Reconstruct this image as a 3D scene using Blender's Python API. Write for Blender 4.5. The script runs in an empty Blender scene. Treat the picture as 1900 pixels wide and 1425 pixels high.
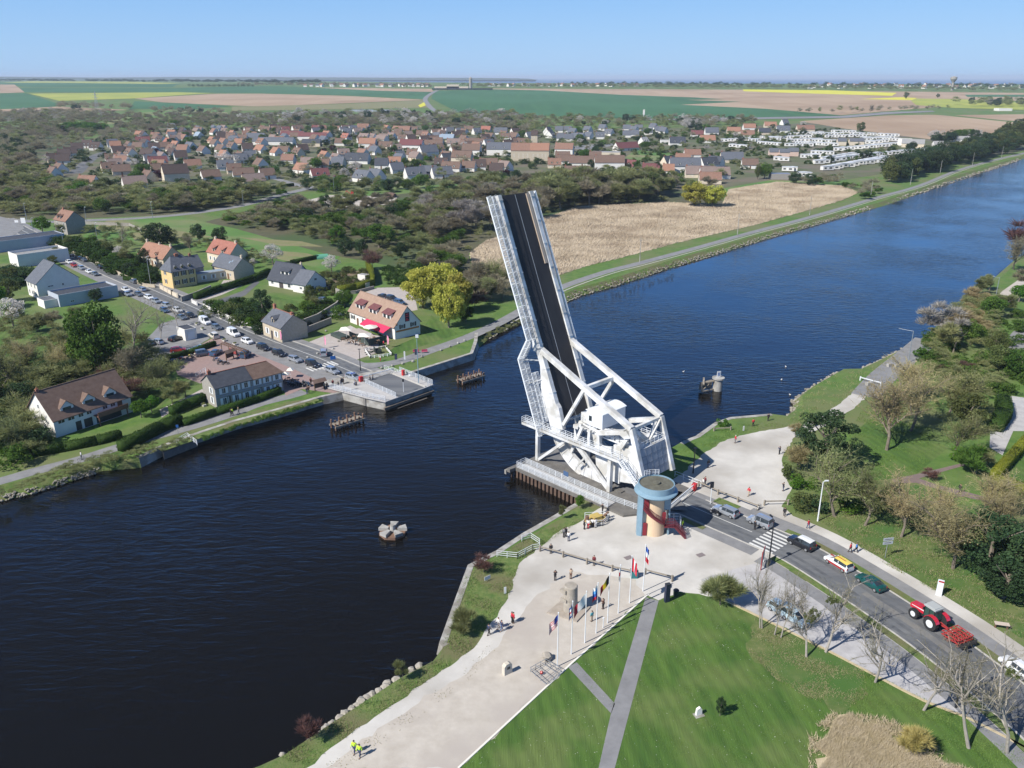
import bpy,bmesh,math,random
import numpy as np
from mathutils import Vector, Matrix
from mathutils.geometry import tessellate_polygon
random.seed(7); np.random.seed(7)
SC = bpy.context.scene
COL = SC.collection
R = math.radians
# ---------------------------------------------------------------- camera
F, CX, CY, HY, H = 1537., 950., 712.5,143.5,70.
PITCH = math.atan((CY-HY)/F)
cam_d = bpy.data.cameras.new('camera'); cam = bpy.data.objects.new('camera', cam_d); COL.objects.link(cam)
cam.location = (0,0, H); cam.rotation_euler = (math.pi/2-PITCH, 0,0)
cam_d.sensor_width = 36; cam_d.lens = 36*F/1900.; cam_d.clip_start = 1; cam_d.clip_end = 120000
SC.camera = cam
# ---------------------------------------------------------------- sky,sun,exposure
SUN_AZ, SUN_EL = 35.0,42.0          # shadows point towards SUN_AZ (counter-clockwise from +x)
w = bpy.data.worlds.new("World"); SC.world = w; w.use_nodes = True
nt = w.node_tree; bg = nt.nodes['Background']
sky = nt.nodes.new('ShaderNodeTexSky'); sky.sky_type = 'NISHITA'; sky.sun_disc = False
sky.sun_elevation = R(SUN_EL); sky.sun_rotation = R(90-(SUN_AZ+180))
sky.altitude = 0; sky.air_density = 1.0; sky.dust_density = 0.6; sky.ozone_density = 4.0
tc = nt.nodes.new('ShaderNodeTexCoord'); sx = nt.nodes.new('ShaderNodeSeparateXYZ'); nt.links.new(tc.outputs['Generated'],sx.inputs[0])
rp = nt.nodes.new('ShaderNodeValToRGB'); nt.links.new(sx.outputs['Z'],rp.inputs[0])     # clear spring sky: paler at the horizon
el = rp.color_ramp.elements; el[0].position = 0; el[0].color = (2.9,4.9,7.6,1); el[1].position = 1; el[1].color = (.3,.5,.95,1)
e = el.new(.1); e.color = (1.65,3.7,7.2,1); e = el.new(.18); e.color = (1.0,4.1,11.0,1); e = el.new(.32); e.color = (.6,2.6,8.0,1); e = el.new(.5); e.color = (.34,.8,1.9,1)
mxs = nt.nodes.new('ShaderNodeMixRGB'); mxs.inputs[0].default_value = .8
nt.links.new(sky.outputs[0],mxs.inputs[1]); nt.links.new(rp.outputs[0],mxs.inputs[2])
nt.links.new(mxs.outputs[0],bg.inputs[0]); bg.inputs[1].default_value = 0.10
sd = bpy.data.lights.new('sun', 'SUN'); so = bpy.data.objects.new('sun', sd); COL.objects.link(so)
sd.energy = 5.0; sd.angle = R(0.5); sd.color = (1.0,0.955,0.88)
sdir = Vector((math.cos(R(SUN_AZ))*math.cos(R(SUN_EL)),math.sin(R(SUN_AZ))*math.cos(R(SUN_EL)),-math.sin(R(SUN_EL))))
so.rotation_euler = sdir.to_track_quat('-Z', 'Y').to_euler()
so.location = (-60,-60,150)
vs = SC.view_settings; vs.view_transform = 'Standard'; vs.look = 'None'; vs.exposure = 0.42; vs.gamma = 1.0
SC.cycles.use_denoising = True
SC.cycles.max_bounces = 6; SC.cycles.diffuse_bounces = 2; SC.cycles.glossy_bounces = 2
SC.cycles.transparent_max_bounces = 6; SC.cycles.volume_bounces = 0
SC.cycles.caustics_reflective = False; SC.cycles.caustics_refractive = False
# ---------------------------------------------------------------- survey helpers: photograph point -> place on the ground
RAMP0, RAMP1, SL = 1250., 3400., 0.02
def hz(y): return max(0., min(y, RAMP1)-RAMP0)*SL
def G(px,py,z=None):
 a = (px-CX)/F; b = (CY-py)/F
 dy = math.cos(PITCH)+b*math.sin(PITCH); dz = -math.sin(PITCH)+b*math.cos(PITCH)
 zz = 0. if z is None else z
 t = (zz-H)/min(dz,-1e-4)
 if z is None and t*dy > RAMP0:
  # H + dz t = (dy t - RAMP0)*SL
  t = (H+RAMP0*SL)/(dy*SL-dz)
  if t*dy > RAMP1: t = (hz(RAMP1)-H)/min(dz,-1e-4)
  zz = hz(t*dy)
 return Vector((a*t,dy*t,zz))
def PXL(v):
 y,z = v[1],v[2]-H
 d = y*math.cos(PITCH)-z*math.sin(PITCH); u = y*math.sin(PITCH)+z*math.cos(PITCH)
 return CX+F*v[0]/d, CY-F*u/d
# ---------------------------------------------------------------- materials
MATS = {}
def mat(name,c,c2=None,rough=0.8,scale=1.0,detail=4,bump=0.0,bscale=None,metal=0.0,coord='pos', rnd=0.0,spec=0.5,coat=0.0,
  stretch=None,c3=None,scale3=0.05,two=False,dist=0.05,emis=None):
 if name in MATS: return MATS[name]
 m = bpy.data.materials.new(name); m.use_nodes = True; MATS[name] = m
 n = m.node_tree.nodes; l = m.node_tree.links; b = n['Principled BSDF']
 b.inputs['Roughness'].default_value = rough; b.inputs['Metallic'].default_value = metal
 b.inputs['Specular IOR Level'].default_value = spec; b.inputs['Coat Weight'].default_value = coat
 b.inputs['Base Color'].default_value = (*c,1)
 m.diffuse_color = (*c,1)
 src = None
 def vec(sc3):
  if coord == 'pos': g = n.new('ShaderNodeNewGeometry'); o = g.outputs['Position']
  else: g = n.new('ShaderNodeTexCoord'); o = g.outputs['Object']
  if stretch:
   mp = n.new('ShaderNodeMapping'); mp.inputs['Scale'].default_value = stretch[0]; mp.inputs['Rotation'].default_value = (0,0, R(stretch[1]))
   l.new(o,mp.inputs[0]); o = mp.outputs[0]
  return o
 if c2 is not None:
  t = n.new('ShaderNodeTexNoise'); t.inputs['Scale'].default_value = scale; t.inputs['Detail'].default_value = detail
  t.inputs['Roughness'].default_value = 0.65
  l.new(vec(1),t.inputs['Vector'])
  r = n.new('ShaderNodeValToRGB'); r.color_ramp.elements[0].position = 0.32; r.color_ramp.elements[1].position = 0.68
  r.color_ramp.elements[0].color = (*c,1); r.color_ramp.elements[1].color = (*c2,1)
  l.new(t.outputs['Fac'],r.inputs[0]); src = r.outputs[0]
  if c3 is not None:
   t3 = n.new('ShaderNodeTexNoise'); t3.inputs['Scale'].default_value = scale3; t3.inputs['Detail'].default_value = 5
   g3 = n.new('ShaderNodeNewGeometry'); l.new(g3.outputs['Position'],t3.inputs['Vector'])
   r3 = n.new('ShaderNodeValToRGB'); r3.color_ramp.elements[0].position = 0.45; r3.color_ramp.elements[1].position = 0.62
   l.new(t3.outputs['Fac'],r3.inputs[0])
   mx = n.new('ShaderNodeMixRGB'); l.new(r3.outputs[0],mx.inputs[0]); l.new(src,mx.inputs[1]); mx.inputs[2].default_value = (*c3,1)
   src = mx.outputs[0]
 if rnd > 0:
  oi = n.new('ShaderNodeObjectInfo'); hs = n.new('ShaderNodeHueSaturation')
  mr = n.new('ShaderNodeMapRange'); mr.inputs['To Min'].default_value = 1-rnd; mr.inputs['To Max'].default_value = 1+rnd
  l.new(oi.outputs['Random'],mr.inputs[0]); l.new(mr.outputs[0],hs.inputs['Value'])
  m2 = n.new('ShaderNodeMath'); m2.operation = 'MULTIPLY'; m2.inputs[1].default_value = 7.31
  m3 = n.new('ShaderNodeMath'); m3.operation = 'FRACT'; l.new(oi.outputs['Random'],m2.inputs[0]); l.new(m2.outputs[0],m3.inputs[0])
  mh = n.new('ShaderNodeMapRange'); mh.inputs['To Min'].default_value = 0.5-rnd*0.06; mh.inputs['To Max'].default_value = 0.5+rnd*0.06
  l.new(m3.outputs[0],mh.inputs[0]); l.new(mh.outputs[0],hs.inputs['Hue'])
  if src: l.new(src,hs.inputs['Color'])
  else: hs.inputs['Color'].default_value = (*c,1)
  src = hs.outputs[0]
 if src is not None: l.new(src,b.inputs['Base Color'])
 if bump > 0:
  tb = n.new('ShaderNodeTexNoise'); tb.inputs['Scale'].default_value = bscale or scale*3; tb.inputs['Detail'].default_value = 5
  l.new(vec(1),tb.inputs['Vector'])
  bp = n.new('ShaderNodeBump'); bp.inputs['Strength'].default_value = bump; bp.inputs['Distance'].default_value = dist
  l.new(tb.outputs['Fac'],bp.inputs['Height']); l.new(bp.outputs[0],b.inputs['Normal'])
 if emis: b.inputs['Emission Color'].default_value = (*emis,1); b.inputs['Emission Strength'].default_value = 1
 return m
# ---------------------------------------------------------------- mesh builder
def tag(o,label=None,cat=None,group=None,kind=None):
 if label: o['label'] = label
 if cat: o['category'] = cat
 if group: o['group'] = group
 if kind: o['kind'] = kind
 return o
class MB:
 def __init__(s): s.v = []; s.f = []; s.m = []; s.k = 0
 def quad(s,a,b,c,d):
  i = len(s.v); s.v += [tuple(a),tuple(b),tuple(c),tuple(d)]; s.f.append((i,i+1,i+2,i+3)); s.m.append(s.k); return s
 def poly(s,pts):
  i = len(s.v); s.v += [tuple(p) for p in pts]; s.f.append(tuple(range(i,i+len(pts)))); s.m.append(s.k); return s
 def box(s,x0,y0,z0,x1,y1,z1):
  i = len(s.v)
  s.v += [(x0,y0,z0),(x1,y0,z0),(x1,y1,z0),(x0,y1,z0),(x0,y0,z1),(x1,y0,z1),(x1,y1,z1),(x0,y1,z1)]
  for f in ((0,3,2,1),(4,5,6,7),(0,1,5,4),(1,2,6,5),(2,3,7,6),(3,0,4,7)):
   s.f.append(tuple(i+q for q in f)); s.m.append(s.k)
  return s
 def cbox(s,cx,cy,z0,lx,ly,lz,a=0.):
  i = len(s.v); ca,sa = math.cos(a),math.sin(a)
  for z in (z0,z0+lz):
   for dx,dy in ((-.5,-.5),(.5,-.5),(.5,.5),(-.5,.5)):
    x,y = dx*lx,dy*ly; s.v.append((cx+x*ca-y*sa,cy+x*sa+y*ca,z))
  for f in ((0,3,2,1),(4,5,6,7),(0,1,5,4),(1,2,6,5),(2,3,7,6),(3,0,4,7)):
   s.f.append(tuple(i+q for q in f)); s.m.append(s.k)
  return s
 def beam(s,p,q,wd,ht,up=(0,0,1)):
  p = Vector(p); q = Vector(q); d = (q-p).normalized(); up = Vector(up)
  if abs(d.dot(up)) > 0.98: up = Vector((1,0,0)) if abs(d.x) < 0.9 else Vector((0,1,0))
  sx = d.cross(up).normalized(); sz = sx.cross(d).normalized()
  i = len(s.v)
  for e in (p,q):
   for a,b in ((-.5,-.5),(.5,-.5),(.5,.5),(-.5,.5)): s.v.append(tuple(e+sx*a*wd+sz*b*ht))
  for f in ((0,3,2,1),(4,5,6,7),(0,1,5,4),(1,2,6,5),(2,3,7,6),(3,0,4,7)):
   s.f.append(tuple(i+k for k in f)); s.m.append(s.k)
  return s
 def tube(s,p,q,r,r2=None,n=6,cap=True):
  p = Vector(p); q = Vector(q); r2 = r if r2 is None else r2; d = (q-p).normalized()
  up = Vector((0,0,1)) if abs(d.z) < 0.95 else Vector((1,0,0))
  sx = d.cross(up).normalized(); sy = sx.cross(d).normalized(); i = len(s.v)
  for e,rr in ((p,r),(q,r2)):
   for k in range(n):
    a = 2*math.pi*k/n; s.v.append(tuple(e+sx*math.cos(a)*rr+sy*math.sin(a)*rr))
  for k in range(n):
   j = (k+1) % n; s.f.append((i+k,i+j,i+n+j,i+n+k)); s.m.append(s.k)
  if cap:
   s.f.append(tuple(i+n+k for k in range(n))); s.m.append(s.k)
   s.f.append(tuple(i+n-1-k for k in range(n))); s.m.append(s.k)
  return s
 def lathe(s,prof,cx=0,cy=0,n=24,a0=0., a1=2*math.pi):
  full = abs(a1-a0-2*math.pi) < 1e-6; i = len(s.v); m = len(prof); nn = n if full else n+1
  for k in range(nn):
   a = a0+(a1-a0)*k/n
   for r,z in prof: s.v.append((cx+r*math.cos(a),cy+r*math.sin(a),z))
  for k in range(n):
   j = (k+1) % nn
   for q in range(m-1):
    s.f.append((i+k*m+q,i+j*m+q,i+j*m+q+1,i+k*m+q+1)); s.m.append(s.k)
  return s
 def prism(s,pts,z0,z1):
  i = len(s.v); n = len(pts)
  s.v += [(p[0],p[1],z0) for p in pts]+[(p[0],p[1],z1) for p in pts]
  s.f.append(tuple(i+n+k for k in range(n))); s.m.append(s.k)
  s.f.append(tuple(i+n-1-k for k in range(n))); s.m.append(s.k)
  for k in range(n):
   j = (k+1) % n; s.f.append((i+k,i+j,i+n+j,i+n+k)); s.m.append(s.k)
  return s
 def plate(s,pts,y0,y1):       # polygon in (x,z) extruded along y
  i = len(s.v); n = len(pts)
  s.v += [(p[0],y0,p[1]) for p in pts]+[(p[0],y1,p[1]) for p in pts]
  s.f.append(tuple(i+n-1-k for k in range(n))); s.m.append(s.k)
  s.f.append(tuple(i+n+k for k in range(n))); s.m.append(s.k)
  for k in range(n):
   j = (k+1) % n; s.f.append((i+k,i+j,i+n+j,i+n+k)); s.m.append(s.k)
  return s
 def blob(s,c,r,n=1,jit=0.15,flat=1.0):
  bm = bmesh.new(); bmesh.ops.create_icosphere(bm,subdivisions=n,radius=1.0); i = len(s.v)
  for v in bm.verts:
   k = 1+random.uniform(-jit,jit)
   s.v.append((c[0]+v.co.x*r*k,c[1]+v.co.y*r*k,c[2]+v.co.z*r*k*flat))
  for f in bm.faces: s.f.append(tuple(i+v.index for v in f.verts)); s.m.append(s.k)
  bm.free(); return s
 def build(s,name,mats,parent=None,loc=None,rz=0., smooth=False):
  me = bpy.data.meshes.new(name); me.from_pydata(s.v,[],s.f)
  ms = mats if isinstance(mats,(list,tuple)) else [mats]
  for x in ms: me.materials.append(x)
  if len(ms) > 1: me.polygons.foreach_set('material_index', s.m)
  if smooth: me.polygons.foreach_set('use_smooth', [True]*len(s.f))
  me.update()
  o = bpy.data.objects.new(name,me); COL.objects.link(o)
  if parent: o.parent = parent
  if loc is not None: o.location = loc
  o.rotation_euler = (0,0,rz)
  return o
def empty(name,loc,rz=0., label=None,cat=None,group=None):
 o = bpy.data.objects.new(name, None); COL.objects.link(o); o.location = loc; o.rotation_euler = (0,0,rz)
 o.empty_display_size = 0.5
 return tag(o,label,cat,group)
KIDS = {}
def kids(o):
 return [c for c in o.children]
def dup(o,loc=None,rz=None,sc=None,label=None,group=None,parent=None):
 c = o.copy(); COL.objects.link(c)
 if parent: c.parent = parent
 if loc is not None: c.location = loc
 if rz is not None: c.rotation_euler = (0,0,rz)
 if sc is not None: c.scale = (sc,sc,sc) if not isinstance(sc,(tuple,list)) else sc
 if label: c['label'] = label
 if group: c['group'] = group
 for ch in kids(o): dup(ch,parent=c)
 return c
def wreck(o):
 for ch in kids(o): wreck(ch)
 bpy.data.objects.remove(o)
ORD = ['first','second','third','fourth','fifth','sixth','seventh','eighth','ninth','tenth','eleventh','twelfth','thirteenth','fourteenth',
 'fifteenth','sixteenth','seventeenth','eighteenth','nineteenth','twentieth']
def nth(i,n):
 if n == 1: return 'only'
 if i == 0: return 'leftmost'
 if i == n-1: return 'rightmost'
 if i < 20: return ORD[i]+' from the left'
 if n-1-i < 20: return ORD[n-1-i]+' from the right'
 return 'number %d from the left' % (i+1)
def number(objs,fmt):
 """labels a list of look-alikes by their order from left to right in the photograph; fmt has one %s"""
 objs = sorted(objs,key=lambda o: PXL(o.location)[0])
 n = len(objs)
 for i,o in enumerate(objs): o['label'] = fmt % nth(i,n)
# ================================================================ THE LIE OF THE LAND
C = dict(
 grass=mat('grass', (.05,.12,.016),(.11,.18,.034),rough=.95,scale=.35,detail=10,bump=.5,bscale=3,dist=.15,c3=(.13,.15,.055),scale3=.045),
 lawn=mat('lawn', (.034,.088,.009),(.08,.15,.022),rough=.95,scale=.42,detail=10,bump=.6,bscale=5,dist=.1,stretch=((1,.07,1),14),c3=(.10,.145,.035),scale3=.11),
 lawn2=mat('lawn_rough', (.06,.11,.018),(.15,.165,.06),rough=.95,scale=.6,detail=10,bump=.6,bscale=5,dist=.1,c3=(.05,.12,.018),scale3=.09),
 bankgrass=mat('bank_grass', (.06,.12,.02),(.15,.19,.055),rough=.95,scale=1.2,detail=8,bump=.7,bscale=5,dist=.15,c3=(.13,.13,.055),scale3=.15),
 asph=mat('asphalt', (.075,.08,.088),(.115,.12,.128),rough=.9,scale=.5,detail=9,bump=.15,bscale=20,dist=.01,stretch=((1,.12,1),-42),c3=(.16,.158,.155),scale3=.07),
 asph2=mat('asphalt_worn', (.17,.17,.175),(.245,.245,.25),rough=.9,scale=.4,detail=9,bump=.15,bscale=20,dist=.01),
 road=mat('road_asphalt', (.085,.092,.105),(.17,.175,.18),rough=.85,scale=.35,detail=6,bump=.1,bscale=20,dist=.01,stretch=((.06,1,1),49)),
 roadR=mat('road_right', (.085,.092,.105),(.17,.175,.18),rough=.85,scale=.35,detail=6,bump=.1,bscale=20,dist=.01,stretch=((.06,1,1),56)),
 gravel=mat('gravel', (.445,.425,.395),(.575,.555,.52),rough=.95,scale=.18,detail=12,bump=.4,bscale=12,dist=.02,c3=(.36,.335,.30),scale3=.06),
 gravel2=mat('gravel_tan', (.40,.36,.31),(.50,.46,.405),rough=.95,scale=.5,detail=12,bump=.4,bscale=12,dist=.02,c3=(.40,.36,.32),scale3=.1),
 pgravel=mat('gravel_parking', (.33,.32,.325),(.46,.45,.45),rough=.95,scale=.4,detail=12,bump=.4,bscale=12,dist=.02),
 pink=mat('pink_paving', (.24,.165,.155),(.32,.225,.205),rough=.9,scale=1.5,detail=9,bump=.15,bscale=14,dist=.01,c3=(.26,.2,.19),scale3=.12),
 pale=mat('pale_paving', (.36,.32,.3),(.44,.4,.375),rough=.9,scale=.8,detail=8,bump=.15,bscale=14,dist=.01),
 conc=mat('concrete', (.30,.29,.27),(.42,.41,.385),rough=.9,scale=.8,detail=10,bump=.2,bscale=6,dist=.02,c3=(.22,.205,.18),scale3=.5),
 dconc=mat('concrete_dark', (.10,.095,.09),(.17,.16,.145),rough=.9,scale=.7,detail=10,bump=.2,bscale=6,dist=.02),
 white=mat('white_line', (.72,.72,.7),(.5,.5,.49),rough=.8,scale=4),
 kerb=mat('kerb_stone', (.48,.46,.42),(.36,.345,.32),rough=.9,scale=2),
 soil=mat('tan_field', (.33,.235,.15),(.40,.295,.20),rough=1,scale=.03,detail=10,stretch=((1,.08,1),20),c3=(.29,.2,.125),scale3=.004),
 wheat=mat('green_field', (.022,.092,.03),(.04,.13,.042),rough=1,scale=.04,detail=10,stretch=((1,.06,1),25),c3=(.04,.13,.05),scale3=.003),
 rape=mat('rape_field', (.52,.50,.03),(.6,.56,.05),rough=1,scale=.02),
 rape2=mat('yellow_green_field', (.24,.29,.045),(.36,.37,.06),rough=1,scale=.01),
 meadow=mat('meadow', (.06,.15,.025),(.1,.19,.04),rough=1,scale=.03,detail=8,c3=(.2,.19,.09),scale3=.02),
 tanm=mat('dry_meadow', (.22,.19,.1),(.15,.17,.06),rough=1,scale=.2,detail=8),
 earth=mat('garden_earth', (.16,.11,.075),(.2,.16,.1),rough=1,scale=.6,detail=8,c3=(.08,.12,.03),scale3=.15),
 scrubfloor=mat('scrub_floor', (.065,.062,.032),(.10,.095,.05),rough=1,scale=.2,detail=8,c3=(.05,.085,.025),scale3=.03),
 village=mat('village_ground', (.06,.09,.03),(.12,.125,.06),rough=1,scale=.08,detail=8,c3=(.14,.12,.085),scale3=.03),
)
n = C['lawn'].node_tree.nodes; l = C['lawn'].node_tree.links; b = n['Principled BSDF']           # mowing lines: the grass lies in alternating directions
g = n.new('ShaderNodeNewGeometry'); mp = n.new('ShaderNodeMapping'); mp.inputs['Rotation'].default_value = (0,0, R(-16)); wv = n.new('ShaderNodeTexWave'); wv.inputs['Scale'].default_value = .19; wv.inputs['Distortion'].default_value = 3.2; wv.inputs['Detail'].default_value = 3; wv.inputs['Detail Scale'].default_value = .6
mr = n.new('ShaderNodeMapRange'); mr.inputs['To Min'].default_value = .9; mr.inputs['To Max'].default_value = 1.08; hs = n.new('ShaderNodeHueSaturation'); q = b.inputs['Base Color'].links[0].from_socket
l.new(g.outputs['Position'],mp.inputs[0]); l.new(mp.outputs[0],wv.inputs[0]); l.new(wv.outputs['Fac'],mr.inputs[0]); l.new(mr.outputs[0],hs.inputs['Value']); l.new(q,hs.inputs['Color']); l.new(hs.outputs[0],b.inputs['Base Color'])
STRUCT = 'structure'
def flatmesh(name,pts,m,z0=0., cut=True):
 pts = [Vector((p[0],p[1],0)) for p in pts]
 tris = tessellate_polygon([pts])
 bm = bmesh.new(); vs_ = [bm.verts.new(p) for p in pts]
 for t in tris:
  try: bm.faces.new([vs_[i] for i in t])
  except ValueError: pass
 if cut:
  for yy in (RAMP0, RAMP1):
   if min(p.y for p in pts) < yy < max(p.y for p in pts):
    bmesh.ops.bisect_plane(bm,geom=bm.verts[:]+bm.edges[:]+bm.faces[:],plane_co=(0,yy,0),plane_no=(0,1,0))
 for v in bm.verts: v.co.z = hz(v.co.y)+z0
 for f in bm.faces:
  f.normal_update()
  if f.normal.z < 0: f.normal_flip()
 me = bpy.data.meshes.new(name); bm.to_mesh(me); bm.free(); me.materials.append(m)
 o = bpy.data.objects.new(name,me); COL.objects.link(o); return o
def ragged(P, amp,seed=1):
 """worn,uneven outline for grass and gravel edges"""
 rs = random.Random(seed); out = []
 for i,a in enumerate(P):
  b_ = P[(i+1) % len(P)]; L = (b_-a).length; k = max(1,min(60,int(L/1.1))); d = (b_-a); nn = Vector((-d.y,d.x,0)).normalized() if L > 0 else Vector((0,0,0)); out.append(a)
  for j in range(1,k): out.append(a.lerp(b_,j/k)+nn*rs.gauss(0,amp))
 return out
def sheet(name,px,m,lvl=1,far=False,z=None,rag=0.):
 P = [G(*p) for p in px]
 if rag: P = ragged(P, rag,len(px))
 o = flatmesh(name, P, m,(lvl*(.15 if far else .009)) if z is None else z)
 return tag(o,kind=STRUCT)
def smooth_line(P, n=4):
 out = []
 for i in range(len(P)-1):
  p0 = P[max(i-1,0)]; p1 = P[i]; p2 = P[i+1]; p3 = P[min(i+2,len(P)-1)]
  for k in range(n):
   t = k/n
   out.append(.5*((2*p1)+(-p0+p2)*t+(2*p0-5*p1+4*p2-p3)*t*t+(-p0+3*p1-3*p2+p3)*t**3))
 return out+[P[-1]]
def offs(P, d):
 out = []
 for i,p in enumerate(P):
  a = P[max(i-1,0)]; b = P[min(i+1,len(P)-1)]; t = (b-a); t.z = 0; t.normalize()
  out.append(Vector((p.x-t.y*d,p.y+t.x*d,p.z)))
 return out
def ribbon(name, P, a,b,m,lvl=1,z=None,th=0., kind=STRUCT):
 A = offs(P, a); B = offs(P, b); mb = MB(); z0 = lvl*.009 if z is None else z
 for i in range(len(P)-1):
  q = [Vector((v.x,v.y,hz(v.y)+z0)) for v in (A[i], A[i+1], B[i+1], B[i])]
  if a < b: q = q[::-1]
  mb.quad(*q)
  if th:
   dn = Vector((0,0,-th))
   mb.quad(q[0]+dn,q[1]+dn,q[1],q[0]); mb.quad(q[2]+dn,q[3]+dn,q[3],q[2])
 return tag(mb.build(name,m),kind=kind)
WL = -1.8            # water level
# --- water: canal and,beyond the coast,the sea: one sheet to the horizon
wm = bpy.data.materials.new('water'); wm.use_nodes = True
n = wm.node_tree.nodes; l = wm.node_tree.links; b = n['Principled BSDF']
b.inputs['Base Color'].default_value = (.006,.0055,.005,1); b.inputs['Roughness'].default_value = .06; b.inputs['IOR'].default_value = 1.33
g = n.new('ShaderNodeNewGeometry'); mp = n.new('ShaderNodeMapping'); mp.inputs['Rotation'].default_value = (0,0, R(-20)); mp.inputs['Scale'].default_value = (.35,1,1)
l.new(g.outputs['Position'],mp.inputs[0])
t1 = n.new('ShaderNodeTexNoise'); t1.inputs['Scale'].default_value = .9; t1.inputs['Detail'].default_value = 4; t1.inputs['Distortion'].default_value = .6
t2 = n.new('ShaderNodeTexNoise'); t2.inputs['Scale'].default_value = .022; t2.inputs['Detail'].default_value = 6
l.new(mp.outputs[0],t1.inputs['Vector']); l.new(g.outputs['Position'],t2.inputs['Vector'])
ad = n.new('ShaderNodeMath'); ad.operation = 'MULTIPLY_ADD'; ad.inputs[1].default_value = 2.6; ad.inputs[2].default_value = -.75
l.new(t2.outputs['Fac'],ad.inputs[0])
mu = n.new('ShaderNodeMath'); mu.operation = 'MULTIPLY'; l.new(ad.outputs[0],mu.inputs[0]); l.new(t1.outputs['Fac'],mu.inputs[1])
bp = n.new('ShaderNodeBump'); bp.inputs['Strength'].default_value = 1; bp.inputs['Distance'].default_value = .24
l.new(mu.outputs[0],bp.inputs['Height']); l.new(bp.outputs[0],b.inputs['Normal'])
tag(MB().quad((-40000,-400, WL),(40000,-400, WL),(40000,3500, WL),(-40000,3500, WL)).build('water', wm),kind=STRUCT)
sea_m = mat('sea', (.012,.07,.16),(.016,.085,.19),rough=.45,scale=.002,spec=.2)
tag(MB().quad((-60000,3000, WL+.3),(60000,3000, WL+.3),(60000,110000, WL+.3),(-60000,110000, WL+.3)).build('sea', sea_m),kind=STRUCT)
# --- shorelines (water's edge),photograph points; second number group: width of the slope behind it
LS = [(-160,985,3),(-60,948,3),(0,931,3),(60,916,3),(130,894,2.5),(190,874,1.5),(262,868,.6),(300,848,.4),(365,823,.4),(440,797,.4),(520,775,.4),
  (600,751,.4),(640,742,.4),(700,715,.4),(762,706,.4),(880,668,.4),(889,645,.5),(905,630,3),(935,612,3),(960,600,3),(1000,582,3),(1040,566,3),(1079,548,3),
  (1145,530,3.5),(1245,497,3.5),(1300,481,3.5),(1440,438,3.5),(1571,401,3.5),(1643,381,3),(1714,356,3),(1763,337,3),(1894,296,3),(1960,277,3),(2150,240,3)]
RS = [(330,1500,3),(430,1440,3),(482,1421,3),(519,1404,2),(579,1374,2),(602,1353,2),(625,1335,2),(672,1305,2),(711,1277,2),(741,1258,2),(787,1235,2),(818,1219,.5),
  (810,1214,.4),(843,1122,.4),(864,1066,.4),(916,1039,.4),(967,1005,.4),(1019,975,.4),(1062,950,.4),(1100,926,.4),(1257,836,.4),(1275,827,.4),(1286,823,.4),(1322,797,.4),
  (1351,787,.4),(1427,780,.5),(1452,783,1),(1471,763,2),(1471,744,2),(1500,722,2),(1551,693,2),(1585,692,2),(1619,676,2),(1650,661,2),
  (1694,640,2),(1740,603,3),(1798,552,3),(1818,535,3),(1840,520,3),(1885,480,3),(1960,440,3),(2300,300,3)]
def bank(name, S, side,tail,natural):
 P = [G(p[0],p[1], WL) for p in S]
 for p in P: p.z = WL
 wds = [p[2] for p in S]
 T = []
 for i,p in enumerate(P):
  a = P[max(i-1,0)]; b_ = P[min(i+1,len(P)-1)]; t = (b_-a); t.z = 0; t.normalize()
  d = wds[i]*side; T.append(Vector((p.x-t.y*d,p.y+t.x*d,0)))
 mb = MB()
 for i in range(len(P)-1):
  lo = [Vector((p.x,p.y, WL-2.5)) for p in (P[i], P[i+1])]
  mb.k = 0 if max(wds[i],wds[i+1]) < 1 else 1
  q = [P[i], P[i+1], T[i+1], T[i]]; r = [lo[0],lo[1], P[i+1], P[i]]
  if side < 0: q = q[::-1]; r = r[::-1]
  mb.quad(*r); mb.quad(*q)
 tag(mb.build(name+'_bank', [C['conc'], C['bankgrass']]),kind=STRUCT)
 o = flatmesh(name, T+tail, C['grass']); tag(o,kind=STRUCT)
 return P, T
coast = [Vector((9000,2500,0)), Vector((9000,3200,0)), Vector((2600,3450,0)), Vector((0,4500,0)), Vector((-1500,6500,0)), Vector((-3500,9000,0)), Vector((-9500,11000,0)), Vector((-9500,-300,0)), Vector((-300,-300,0))]
LP, LT = bank('ground_west', LS, 1,coast, None)
RP, RT = bank('ground_east', RS, -1,[Vector((9000,1500,0)), Vector((9000,-300,0)), Vector((-60,-300,0)), Vector((-60,30,0))], None)
mb = MB()
cl = [v for v in coast[1:7]]
for a,b_ in zip(cl,cl[1:]):
 mb.quad(Vector((b_.x,b_.y,hz(b_.y))), Vector((a.x,a.y,hz(a.y))), Vector((a.x*1.05,a.y+400, WL-1)), Vector((b_.x,b_.y+400, WL-1)))
tag(mb.build('coast_slope', C['grass']),kind=STRUCT)
for nm_, L_,i,j,sg in (('quay_coping', RT, 11,18,-1),('quay_coping', RT, 20,25,-1),('quay_coping', LT, 6,13,1),('quay_coping', LT, 14,17,1)): ribbon(nm_, L_[i:j+1],0,sg*1.0, C['conc'],z=.05,th=.1)
sheet('bank_east', [(520,1406),(600,1352),(740,1260),(815,1222),(845,1120),(866,1066),(1000,985),(1100,928),(1138,929),(1082,965),(1006,1013),(964,1045),(943,1110),(907,1161),(880,1202),(810,1253),(648,1364),(563,1428),(480,1428)], C['bankgrass'],1,z=.005)
sheet('bank_west', [(300,838),(440,790),(600,745),(590,740),(530,745),(480,760),(380,796),(330,808),(290,830)], C['bankgrass'],1,z=.012)
sheet('roadside_grass', [(1465,930),(1500,952),(1560,992),(1650,1052),(1750,1112),(1850,1162),(1930,1200),(1930,1000),(1850,960),(1700,900),(1560,905),(1480,915)], C['lawn2'],1,z=.005,rag=.2)
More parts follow.
